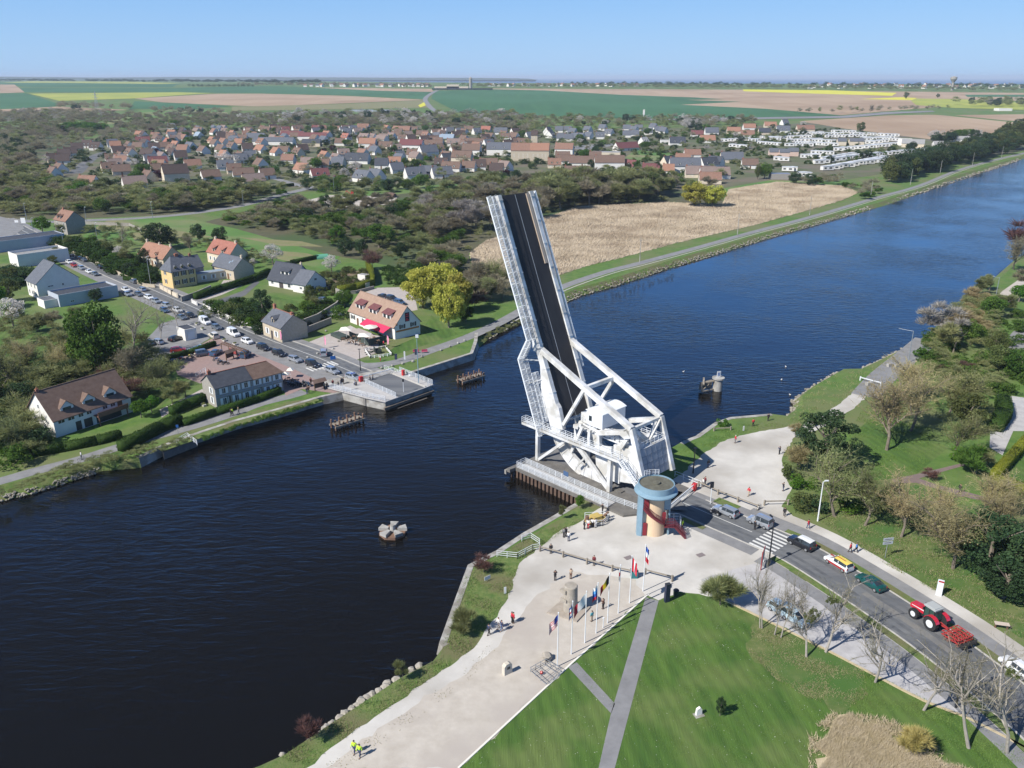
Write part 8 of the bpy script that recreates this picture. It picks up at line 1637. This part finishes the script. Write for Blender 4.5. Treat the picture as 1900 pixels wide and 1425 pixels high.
simple('stone_stele', G(1296,1326), R(20), 'small white stele standing on the mown lawn', 'stele', [('stone', mat('white_stone', (.72,.7,.66)),lambda m: m.plate([(-.4,0),(.4,0),(.35,.8),(.1,1.1),(-.3,.9)],-.15,.15)),('foot', C['conc'],lambda m: m.box(-.6,-.5,-.05,.6,.35,.04))])
def cage(m):
 pts = [G(984,1247), G(1013,1272), G(1041,1248), G(1012,1231)]; c = G(1012,1250)
 P = [q-c for q in pts]
 for h in (.25,.7):
  for k in range(4): m.beam(P[k]+Vector((0,0,h)), P[(k+1) % 4]+Vector((0,0,h)),.05,.05)
 for k in range(4):
  a,b_ = P[k], P[(k+1) % 4]
  for t in (0,.33,.66): q = a.lerp(b_,t); m.beam(q,q+Vector((0,0,.75)),.05,.05)
 for t in (.33,.66): m.beam(P[0].lerp(P[1],t)+Vector((0,0,.7)), P[3].lerp(P[2],t)+Vector((0,0,.7)),.05,.05); m.beam(P[0].lerp(P[3],t)+Vector((0,0,.7)), P[1].lerp(P[2],t)+Vector((0,0,.7)),.05,.05)
simple('rail_enclosure', G(1012,1250),0, 'low grey metal frame railing on the tan gravel', 'frame', [('frame', M_galv,cage),('wreath', CP['red'],lambda m: m.blob((-.5,-.2,.35),.25,1,.3))])
simple('dark_pillar', G(1237,1116), R(20), 'dark blue rectangular pillar at the corner of the lawn', 'pillar', [('column', mat('pillar_navy', (.015,.02,.05),rough=.4),lambda m: m.box(-.35,-.25,0,.35,.25,2.9)),('cap', M_dark,lambda m: m.box(-.38,-.28,2.9,.38,.28,2.96))])
simple('litter_bin', G(1254,1105),0, 'dark litter bin beside the navy pillar', 'bin', [('drum', mat('bin_green', (.02,.04,.03)),lambda m: m.tube((0,0,0),(0,0,.9),.38,.42,12)),('lid', M_blackp,lambda m: m.tube((0,0,.9),(0,0,1.05),.45,.3,12))])
simple('litter_bin', G(1176,1071),0, 'teal bin standing at the wooden rail', 'bin', [('drum', mat('bin_teal', (.03,.16,.17)),lambda m: m.box(-.5,-.4,0,.5,.4,1.2)),('lid', M_blackp,lambda m: m.box(-.5,-.45,1.2,.5,.45,1.3))])
# wooden rails
def woodrail(pxs,label,n=None,h=.95,m=M_timber):
 P = [G(*p) for p in pxs]; c = P[0]; r_ = empty('wooden_rail', c,0,label, 'fence'); P = [p-c for p in P]; mb = MB()
 for a,b_ in zip(P, P[1:]): mb.beam(a+Vector((0,0,h-.12)),b_+Vector((0,0,h-.12)),.13,.2)
 mb.build('rail', m,r_); K = []
 for a,b_ in zip(P, P[1:]):
  k_ = max(1,round((b_-a).length/4.4))
  for k in range(k_): K.append(a.lerp(b_,k/k_))
 for q in K+[P[-1]]: mb = MB(); mb.cbox(q.x,q.y,0,.26,.26,h+.12,.5); mb.build('post', m,r_)
woodrail([(1002,1023),(1045,1034),(1089,1047),(1136,1060),(1182,1070)], 'long wooden rail across the gravel square'); woodrail([(1197,1066),(1247,1079)], 'short wooden rail beside the rightmost flagpole'); woodrail([(1296,902),(1332,918),(1369,932),(1406,946)], 'wooden rail along the pavement by the barrier'); woodrail([(1418,938),(1462,937)], 'wooden rail between the square and the bushes')
woodrail([(1325,800),(1356,798)], 'low wooden bench rail at the quay bend', h=.7); woodrail([(1596,706),(1634,716)], 'white gate across the gravel path', m=M_pole)
def wrail(pxs,label,z=0., h=1.1,nr=3):
 P = [G(*p) for p in pxs]; c = P[0]; r_ = empty('metal_railing', c,0,label, 'railing'); mb = MB(); rail(mb,[p-c+Vector((0,0,z)) for p in P],h,nr,1.8,.045); mb.build('rails', M_rail,r_)
wrail([(922,1033),(960,1037),(988,1022),(1001,1020)], 'white railing along the quay steps'); wrail([(968,1005),(984,1000),(1001,1011)], 'white railing round the upper quay steps'); wrail([(328,824),(348,812),(366,826)], 'white railing round the landing stage below the towpath'); wrail([(364,700),(382,690),(384,705)], 'white slatted gate left of the inn')
wrail([(713,686),(730,690),(746,697)], 'white railing on the bank beside the bridge end'); wrail([(1252,884),(1300,903)], 'grey railing along the road under the counterweight', nr=2); wrail([(1085,962),(1118,960),(1130,966),(1118,976),(1088,976)], 'white railing enclosure round the machine display')
mb = MB(); q = [G(304,846,-1.0), G(365,822,-1.0), G(362,814,-1.0), G(300,836,-1.0)]; mb.prism([(v.x,v.y) for v in q],-2.5,-.2); tag(mb.build('landing_stage', C['dconc']), 'dark concrete landing stage on the west bank', 'jetty')
dis = empty('machine_display', G(1107,968), R(30), 'yellow and rusty old machine displayed inside the white railing', 'exhibit'); mb = MB(); mb.box(-2,-.8,.3,1.5,.8,.7); mb.box(-1,-.7,.7,.6,.7,1.3); mb.build('chassis', mat('yellow_machine', (.5,.38,.1),(.4,.28,.1),scale=2,coord='obj'),dis); mb = MB(); mb.tube((-2,0,.9),(-2,0,1.6),.35,n=8); mb.tube((1.2,0,.6),(2.4,0,1.2),.2,n=8); mb.build('winch', M_rust,dis)
for x in (-1.4,1):
 for y in (-.9,.9): mb = MB(); mb.tube((x,y-.1,.35),(x,y+.1,.35),.35,n=10); mb.build('wheel', M_rust,dis)
# lamps
def lamp(px,py,h,arm,m,label,grp=None,z=0., hd=None,az=0.):
 r_ = empty('street_lamp', G(px,py,z),az,label, 'street lamp', grp); mb = MB(); mb.tube((0,0,0),(0,0,h),.13,.08,8); mb.tube((0,0,0),(0,0,.6),.14,n=8)
 if arm: mb.tube((0,0,h-.05),(arm,0,h+.15),.04,n=6)
 mb.build('pole', m,r_); mb = MB()
 for s_ in ((1,-1) if arm < 0 else (1,)): mb.beam((arm*s_-.3,0,h+.17),(arm*s_+.35,0,h+.2),.28,.13)
 mb.build('lamp_head', hd or m,r_); return r_
lamp(1517,967,7.4,.5, M_pole, 'white street lamp beside the budding trees'); lamp(1426,1049,7.9,.9, M_blackp, 'black street lamp beside the east crossing', az=1.8); lamp(1773,1313,7.9,.01, M_blackp, 'black street lamp at the edge of the parking strip')
lamp(669,688,5.6,.01, M_blackp, 'black lamp with white foot at the west crossing'); lamp(1286,878,5,.01, M_blackp, 'short black lamp under the counterweight'); lamp(1685,672,8.5,3.2, M_galv, 'grey pole with a long lamp arm over the canal path', az=R(150)); lamp(1845,562,8.5,1.6, M_galv, 'grey pole lamp beside the upper road', az=R(150))
simple('mast', G(777,716,0),0, 'tall pale blue mast at the far corner of the west bridge end', 'mast', [('pole', M_blue,lambda m: m.tube((0,0,0),(0,0,12.4),.11,.07,8)),('head', M_pole,lambda m: m.box(-.3,-.2,12.2,.4,.2,12.9))])
for i,(px,py) in enumerate(((1187,489),(1368,440),(1502,401),(1615,370),(1689,345),(1744,325),(1804,309),(1858,295))):
 simple('canal_pole', G(px,py-2),0, 'concrete lamp pole along the far towpath, '+nth(i,8), 'pole', [('pole', C['conc'],lambda m: m.tube((0,0,0),(0,0,10.5),.17,.1,6)),('cross_arm', M_galv,lambda m: m.beam((-.5,0,8.9),(.6,0,8.9),.1,.1))], 'concrete poles along the far towpath')
for i,(px,py,h) in enumerate(((64,441,9),(120,462,9),(161,414,8),(284,407,9),(452,384,9),(280,530,10.5),(620,356,9),(181,446,8),(50,410,9))):
 lamp(px,py,h,.7, M_galv, 'grey roadside lamp pole on the west bank, '+nth(sorted((64,120,161,284,452,280,620,181,50)).index(px),9), 'grey roadside lamp poles on the west bank')
# pylon
py_ = simple('electricity_pylon', G(181,205),0, 'lattice electricity pylon beyond the fields on the left', 'pylon', [('lattice', M_galv,lambda m: [m.beam((a*3*(1-k/8),b_*3*(1-k/8),k*5),(a*3*(1-(k+1)/8),b_*3*(1-(k+1)/8),k*5+5),.35,.35) for k in range(7) for a in (-1,1) for b_ in (-1,1)]+[m.beam((-3*(1-k/8),-3*(1-k/8),k*5),(3*(1-(k+1)/8),-3*(1-(k+1)/8),k*5+5),.25,.25) for k in range(7)]),('cross_arms', M_galv,lambda m: [m.beam((-6,0,z),(6,0,z),.4,.4) for z in (24,30)])])
# signs
def board(px,py,h,w_,hb,m,label,az=0., post=M_galv,two=False,z=0., lines=()):
 r_ = empty('sign', G(px,py,z), R(az),label, 'sign'); mb = MB()
 for x in ((-w_*.42,w_*.42) if two else (0,)): mb.tube((x,0,0),(x,0,h),.05,n=6)
 mb.build('post', post,r_); mb = MB(); mb.box(-w_/2,-.04-.05,h-hb,w_/2,-.05,h); bd = mb.build('sign_face', m,r_)
 if lines:
  mb = MB()
  for (a,b_,zz,t) in lines: mb.box(a,-.1,zz,b_,-.091,zz+t)
  mb.build('lettering', M_blackp,bd)
M_sg = mat('sign_grey', (.4,.43,.47)); M_wsign = mat('sign_white', (.7,.7,.7)); M_bsign = mat('sign_blue', (.02,.12,.38))
board(1642,1035,3.6,1.7,.5, M_sg, 'double direction sign on the verge beside the footpath', 10,lines=[(-.6,.6,3.3,.07)]); simple('sign_lower', G(1642,1035)+Vector((0,0,0)), R(10), 'lower grey board of the direction sign', 'sign', [('sign_face', M_sg,lambda m: m.box(-.85,-.09,2.45,.85,-.05,2.95)),('lettering', M_blackp,lambda m: m.box(-.6,-.1,2.7,.5,-.091,2.77))])
simple('pillar_sign', G(1741,1105), R(-30), 'white pillar sign with a red top beside the gravel footpath', 'sign', [('panel', mat('pillar_white', (.62,.66,.7)),lambda m: m.box(-.4,-.12,0,.4,.12,2.6)),('red_top', CP['red'],lambda m: m.box(-.3,-.13,2.25,.4,-.121,2.5))])
simple('info_board', G(1857,1166), R(-15), 'low brown bench like board on the verge', 'sign', [('board', mat('board_beige', (.5,.42,.35)),lambda m: m.box(-.9,-.4,.75,.9,.3,.85)),('leg', M_door,lambda m: m.box(-.8,-.1,0,-.65,.1,.75)),('leg', M_door,lambda m: m.box(.65,-.1,0,.8,.1,.75))])
simple('map_sign', G(1414,1050), R(65), 'framed map panel with a dark red post near the crossing', 'sign', [('frame', mat('panel_red', (.25,.04,.04)),lambda m: [m.box(-1.35,-.08,0,-1.2,.08,3.1),m.box(-1.2,-.05,2.75,1.2,.05,2.9)]),('map_board', mat('panel_map', (.3,.36,.34),(.42,.46,.4),scale=2,coord='obj'),lambda m: m.box(-1.0,-.04,.7,1.1,.04,2.7)),('post', M_pole,lambda m: m.box(1.15,-.06,0,1.25,.06,2.8))])
board(618,669,1.3,1.4,1.0, M_bsign, 'blue free standing board on the forecourt', 25,two=True); board(331,806,2.2,.5,.6, M_bsign, 'small blue sign on the towpath by the landing stage', 20)
board(46,425,5.5,2.2,2.6, M_wsign, 'white direction board near the roundabout', 0); board(32,418,2.6,1.8,1.2, M_wsign, 'small white board left of the roundabout exit', 0)
board(904,1078,.9,1.1,.6, M_wsign, 'white notice on the grass bank above the quay', 40); board(937,1102,1.2,.35,1.1, M_wsign, 'narrow white marker on the grass bank', 20); board(1379,800,1.2,.35,1.1, M_wsign, 'narrow white marker on the east grass bank', 20)
for px,py,lb in ((735,671, 'dark blue upright banner beside the towpath'),(772,662, 'small dark panel by the red frames'),(397,776, 'x')):
 if lb != 'x': board(px,py,2.2,.7,1.6,mat('panel_navy', (.03,.04,.08)),lb,10)
board(751,669,2.6,.4,2.3, M_wsign, 'tall narrow white panel beside the towpath', 10); board(760,703,1.2,.5,.5, M_wsign, 'white plate on the bank railing', 0)
# notice shelters,pergola
def shelter(px,py,az,label):
 simple('notice_shelter', G(px,py), R(az),label, 'shelter', [('post', M_wood,lambda m: m.box(-1.3,-.1,0,-1.1,.1,2.3)),('post', M_wood,lambda m: m.box(1.1,-.1,0,1.3,.1,2.3)),('roof', RF['brown'],lambda m: (m.quad((-1.7,-.9,2.1),(1.7,-.9,2.1),(1.7,0,2.8),(-1.7,0,2.8)),m.quad((-1.7,0,2.8),(1.7,0,2.8),(1.7,.9,2.1),(-1.7,.9,2.1)))),('board', mat('board_dark', (.08,.05,.04)),lambda m: m.box(-1.1,-.06,.6,1.1,.06,2.0))])
shelter(593,723,40, 'roofed timber notice shelter beside the white railing'); shelter(427,667,60, 'roofed timber notice shelter beside the pergola')
simple('pergola', G(412,652), R(-40), 'long timber pergola on the pink square', 'pergola', [('frame', M_wood,lambda m: [m.beam((0,0,2.2),(11,0,2.2),.15,.2),m.beam((0,1.2,2.2),(11,1.2,2.2),.15,.2)]+[m.beam((x,0,0),(x,0,2.2),.15,.15) for x in (0,3.6,7.3,11)]+[m.beam((x*.9,-.2,2.35),(x*.9,1.4,2.35),.08,.12) for x in range(13)]),('red_panel', mat('panel_red', (.25,.04,.04)),lambda m: m.box(4,-.05,.6,7,.05,1.8))])
# gun display inside the white fence
gd = empty('field_gun', G(701,655), R(20), 'dark green field gun inside the small white fence', 'gun'); M_gun = mat('gun_green', (.03,.04,.035)); mb = MB(); mb.box(-.9,-1.1,.5,-.7,1.1,1.7); mb.build('shield', M_gun,gd); mb = MB(); mb.tube((-2,0,1.2),(2.6,0,1.5),.13,n=8); mb.build('barrel', M_gun,gd); mb = MB(); mb.beam((-1,.2,.7),(-3.4,.9,.2),.15,.2); mb.beam((-1,-.2,.7),(-3.4,-.9,.2),.15,.2); mb.box(-1,-.6,.5,1,.6,.9); mb.build('carriage', M_gun,gd)
for s_ in (-1,1): mb = MB(); mb.tube((0,s_*.85,.55),(0,s_*1.05,.55),.55,n=14); mb.build('wheel', M_gun,gd)
P4 = [G(*q) for q in ((677,651),(687,665),(727,660),(715,646))]; r_ = empty('picket_fence', P4[0],0, 'low white fence round the field gun', 'fence'); mb = MB(); rail(mb,[q-P4[0] for q in P4+[P4[0]]],.7,2,1.2,.09); mb.build('rails', M_frame,r_)
# planters,bollards,stones
def planter(px,py,i,n):
 simple('flower_box', G(px,py), R(-47), 'white flower box on the west road, '+nth(i,n), 'planter', [('box', C['kerb'],lambda m: m.box(-.8,-.35,0,.8,.35,.5)),('flowers', FM['olive'],lambda m: m.blob((0,0,.6),.5,1,.4,.5))], 'flower boxes along the west road')
PL = sorted([(365,603),(376,612),(416,633),(436,640),(480,661),(374,578),(392,585),(411,592),(430,600),(450,608),(378,753)])
for i,(px,py) in enumerate(PL[:-1]): planter(px,py,i,len(PL)-1)
for i,(px,py) in enumerate(((708,684),(728,680),(747,676),(766,672),(783,663),(818,651),(835,644),(850,638),(862,633))): tag(MB().blob((0,0,.25),.42,1,.15,.8).build('kerb_stone', C['conc'], None, G(px,py)), 'pale stone along the towpath verge, '+nth(i,9), 'stone', 'pale stones along the towpath verge')
for i,(px,py) in enumerate(((571,664),(589,657),(618,648),(605,615),(628,634))): tag(MB().blob((0,0,.2),.4,1,.15,.8).build('block_stone', C['conc'], None, G(px,py)), 'stone block on the pale forecourt, '+nth(sorted((571,589,618,605,628)).index(px),5), 'stone', 'stone blocks on the forecourt')
rk = random.Random(9); B_ = ((596,1362,.8),(605,1352,1.0),(617,1343,.9),(631,1333,1.0),(640,1325,1.1),(653,1315,.9),(662,1309,.8),(670,1303,1.2),(681,1296,1.0),(690,1290,1.1),(703,1284,1.0),(716,1276,1.2),(719,1269,1.0),(736,1262,1.1),(763,1244,.9),(778,1236,.9),(573,1376,.6),(524,1400,.6))
for i,(px,py,r_) in enumerate(B_):
 tag(MB().blob((0,0,0),r_*.62,2,.16,.75).build('boulder', mat('rock_grey', (.26,.24,.21),(.4,.37,.33),rough=.95,scale=2,coord='obj', bump=.5,dist=.05), None, G(px,py,-1.2)+Vector((0,0,-1.2+1.2))), 'boulder at the foot of the east bank, '+nth(sorted(b[0] for b in B_).index(px),18), 'boulder', 'boulders at the foot of the east bank')
def riprap(pxs,n,seed,label,w_=2.2,r0=.35):
 P = [G(*p, WL) for p in pxs]; rs = random.Random(seed); mb = MB(); T_ = sum((b_-a).length for a,b_ in zip(P, P[1:]))
 for a,b_ in zip(P, P[1:]):
  d = (b_-a).normalized(); nn = Vector((-d.y,d.x,0))
  for _ in range(int(n*(b_-a).length/T_)+1):
   o = rs.uniform(-.3,w_); q = a.lerp(b_,rs.random())+nn*o*(1 if w_ > 0 else 1); mb.blob((q.x,q.y, WL+.15+abs(o)*.55),r0*rs.uniform(.6,1.5),1,.25,.7)
 tag(mb.build('riprap', mat('riprap', (.17,.155,.125),(.33,.305,.26),rough=.95,scale=.6,detail=8)),label, 'rocks', None, 'stuff')
riprap([(1040,567),(1079,549),(1145,531),(1245,498),(1300,482),(1440,439),(1571,402)],900,1, 'rough stones along the far canal bank', 2., .27); riprap([(1571,402),(1714,357),(1894,297)],400,2, 'far stones along the canal bank', 2,.5); riprap([(0,932),(60,917),(130,895),(190,875)],160,3, 'dark stones below the left towpath', 1.2,.22); riprap([(905,631),(960,601),(1000,583)],160,4, 'stones on the bank left of the raised leaf', 1.8)
riprap([(1452,783),(1471,763),(1471,744),(1500,722),(1551,693),(1585,692),(1650,661),(1694,640)][::-1],330,5, 'pale stones along the east bank above the square', 1.6,.32)
for i,(px,py) in enumerate(((1651,680),(1664,682),(1612,715))): tag(MB().cbox(0,0,0,1.6,.8,.8,.4).cbox(.2,.1,.8,.6,.4,.15,.2).build('concrete_block', C['conc'], None, G(px,py)),('left white block closing the asphalt path', 'right white block closing the asphalt path', 'grey block beside the white gate')[i], 'block')
# dolphins and mooring structures in the canal
def dolphin(px,py,az,label,n, L, m=M_rust):
 r_ = empty('mooring_dolphin', G(px,py, WL), R(az),label, 'mooring dolphin', None)
 for j,y in enumerate((-.9,.9)):
  for k in range(n): x = -L/2+L*k/(n-1); mb = MB(); mb.tube((x,y,-2),(x,y,1.5+.5*((k+j) % 2)),.22,.2,7); mb.build('pile', m,r_)
 mb = MB(); mb.box(-L/2-.3,-1.3,.5, L/2+.3,-1.1,.9); mb.box(-L/2-.3,1.1,.5, L/2+.3,1.3,.9); mb.box(-L/2,-.7,.9, L/2,.7,1.05); mb.build('timbers', M_timber,r_)
dolphin(645,788,43, 'rusty mooring dolphin of piles near the west abutment', 8,7.0); dolphin(874,706,43, 'rusty mooring dolphin of piles off the north quay', 9,7.0)
cd = empty('mooring_dolphin', G(729,990, WL),.3, 'low concrete mooring dolphin with radiating arms in the near canal', 'mooring dolphin'); mb = MB(); mb.prism([(2.3*math.cos(2*math.pi*k/8),2.3*math.sin(2*math.pi*k/8)) for k in range(8)],-1.5,.5); mb.build('base', M_rust,cd)
mb = MB()
for k in range(5): a = 2*math.pi*k/5; mb.prism([(math.cos(a-.28)*.8,math.sin(a-.28)*.8),(math.cos(a-.3)*2.4,math.sin(a-.3)*2.4),(math.cos(a+.3)*2.4,math.sin(a+.3)*2.4),(math.cos(a+.28)*.8,math.sin(a+.28)*.8)],.5,1.05)
mb.build('arms', C['conc'],cd); mb = MB(); mb.tube((0,0,.5),(0,0,1.7),.5,.4,10); mb.build('bollard', C['conc'],cd)
cr = empty('mooring_dolphin', G(1331,724, WL), R(20), 'round concrete pier with a small white sign beyond the bridge', 'mooring dolphin'); mb = MB(); mb.lathe([(1.15,-2),(1.15,3.0),(0,3.0)],n=20); mb.lathe([(1.5,3.0),(1.5,3.35),(0,3.4)],n=20); mb.lathe([(1.15,3.0),(1.5,3.0)],n=20); mb.build('pier', C['conc'],cr); mb = MB(); mb.box(-.5,-.1,3.4,.5,0,4.9); mb.build('sign_face', M_wsign,cr)
mb = MB(); mb.box(-.3,-.12,3.8,-.1,-.101,4.6); mb.box(.08,-.12,3.8,.28,-.101,4.6); mb.build('sign_figures', mat('sign_blue', (.02,.12,.38)),cr)
mb = MB(); mb.beam((-1,0,2.6),(-4.5,.6,2.2),.5,.3); mb.beam((-4.6,-.8,2.3),(-3.0,1.8,3.0),.4,.3); mb.beam((-1,0,.4),(-5,-.6,.4),.3,.3); mb.beam((-4.8,-.5,.3),(-4.4,.5,2.3),.3,.3); mb.beam((-1,.6,2.4),(-4.8,-.4,.5),.2,.2); mb.plate([(-4.7,.3),(-1.1,.5),(-1.1,2.6),(-4.5,2.3)],.9,1.0); mb.build('fender_frame', M_timber,cr)
# boats beside the restaurant,skip,digger,logs
for px,py,lb in ((612,583, 'left white boat on land beside the restaurant'),(622,587, 'right white boat on land beside the restaurant')): simple('boat', G(px,py), R(20),lb, 'boat', [('hull', WM['white'],lambda m: m.prism([(-2.6,-.8),(1.5,-.9),(3,0),(1.5,.9),(-2.6,.8)],.35,1.0)),('cockpit', M_dark,lambda m: m.box(-2,-.5,1.0,0,.5,1.25))])
simple('red_digger', G(653,362),0, 'small red digger on the storage yard', 'digger', [('body', CP['red'],lambda m: (m.box(-1.6,-1,.5,1.2,1,1.5),m.box(-.4,-.9,1.5,1.2,.9,2.7))),('boom', CP['red'],lambda m: (m.beam((-1.4,0,1.2),(-3.4,0,2.8),.3,.4),m.beam((-3.4,0,2.8),(-4.2,0,.8),.25,.3))),('track', M_tyre,lambda m: m.box(-1.8,-1.2,0,1.6,1.2,.5))])
tag(MB().blob((0,0,1),4.5,2,.2,.5).build('brushwood_pile', mat('brushwood', (.15,.09,.07),(.22,.15,.11),rough=1,scale=1.5,coord='obj', bump=1,dist=.3), None, G(722,366)), 'brown brushwood pile on the storage yard', 'pile')
simple('signal_post', G(1318,935),0, 'red and white signal post near the barrier foot', 'signal', [('post', M_pole,lambda m: m.tube((0,0,0),(0,0,4.2),.07,n=8)),('signal_head', M_blackp,lambda m: m.box(-.3,-.12,3.2,.3,.12,4.3))])
simple('signal_post', BW(73,-8.4,.5),0, 'signal post on the far kerb of the west abutment', 'signal', [('post', M_pole,lambda m: m.tube((0,0,0),(0,0,3.4),.06,n=8)),('signal_head', M_blackp,lambda m: m.box(-.25,-.1,2.4,.25,.1,3.4))]); simple('signal_post', BW(63,1.9,.5),0, 'thin signal post at the near deck end of the west abutment', 'signal', [('post', M_pole,lambda m: m.tube((0,0,0),(0,0,3.4),.06,n=8)),('signal_head', M_blackp,lambda m: m.box(-.2,-.1,2.6,.2,.1,3.3))])
for k,(px,py) in enumerate(((520,708),(528,711),(536,706),(545,710))): table_set(G(px,py),k*.8, 'table set outside the inn end wall', 'tables outside the inn')
for px,py,r0,lb in ((531,709,1.3, 'left white parasol outside the inn'),(540,701,1.2, 'right white parasol outside the inn')): parasol(G(px,py,.0),r0,4,lb, M_par,2.2)['group'] = 'parasols outside the inn'
for px,py,lb in ((603,646, 'pink feather banner on the pale forecourt'),(521,636, 'pink feather banner at the cottage corner'),(719,645, 'pink feather banner at the terrace end')): simple('feather_banner', G(px,py), R(-40),lb, 'banner', [('pole', M_galv,lambda m: m.tube((0,0,0),(0,0,3.6),.03,n=5)),('cloth', mat('banner_pink', (.6,.12,.25),(.7,.4,.5),scale=2,coord='obj'),lambda m: m.plate([(.05,.9),(.5,1.1),(.75,2.4),(.55,3.3),(.05,3.6)],-.01,.01))])
for px,py,lb in ((772,655, 'left pink metal bench on the towpath'),(788,655, 'right pink metal bench on the towpath')): simple('bench', G(px,py), R(15),lb, 'bench', [('seat', mat('bench_pink', (.4,.06,.12)),lambda m: m.box(-.8,-.25,.4,.8,.25,.47)),('backrest', mat('bench_pink', (.4,.06,.12)),lambda m: m.box(-.8,.2,.5,.8,.26,1.0)),('leg', M_dark,lambda m: m.box(-.75,-.2,0,-.68,.2,.4)),('leg', M_dark,lambda m: m.box(.68,-.2,0,.75,.2,.4))])
for px,py,r_,lb in ((1464,1028,.35, 'round dark manhole cover on the east road'),): tag(MB().tube((0,0,.062),(0,0,.075),.42,n=16).build('manhole_cover', M_blackp, None, G(px,py)),lb, 'manhole cover')
for px,py in ((1300,1030),(1166,1035)): tag(MB().cbox(0,0,.03,1.3,.9,.02,.5).build('drain_cover', mat('drain', (.2,.17,.17)), None, G(px,py)), 'square drain cover on the gravel, '+('right of' if px > 1200 else 'left of')+' the rightmost flagpole', 'drain cover')
for i,(px,py) in enumerate(((1268,690),(1450,705),(1458,681),(1466,733),(797,1081),(480,712+40))):
 if py < 800: simple('gull', G(px,py, WL),i, 'white gull floating on the canal, '+nth(i,6), 'bird', [('body', WM['white'],lambda m: m.blob((0,0,.12),.22,1,.0,.6)),('head', WM['white'],lambda m: m.blob((.22,0,.28),.09,1,0))], 'gulls on the canal')
# ================================================================ HAZE
hv = bpy.data.materials.new('haze_air'); hv.use_nodes = True; n = hv.node_tree.nodes; n.remove(n['Principled BSDF']); pv = n.new('ShaderNodeVolumePrincipled')
pv.inputs['Color'].default_value = (.72,.84,1.0,1); pv.inputs['Density'].default_value = 6.5e-5; pv.inputs['Anisotropy'].default_value = 0.0
hv.node_tree.links.new(pv.outputs[0],n['Material Output'].inputs['Volume'])
hz_o = MB().box(-62000,-700,-6,62000,112000,125).build('haze', hv); hz_o['kind'] = 'stuff'; hz_o['label'] = 'thin bluish air haze over the whole landscape'; hz_o['category'] = 'haze'
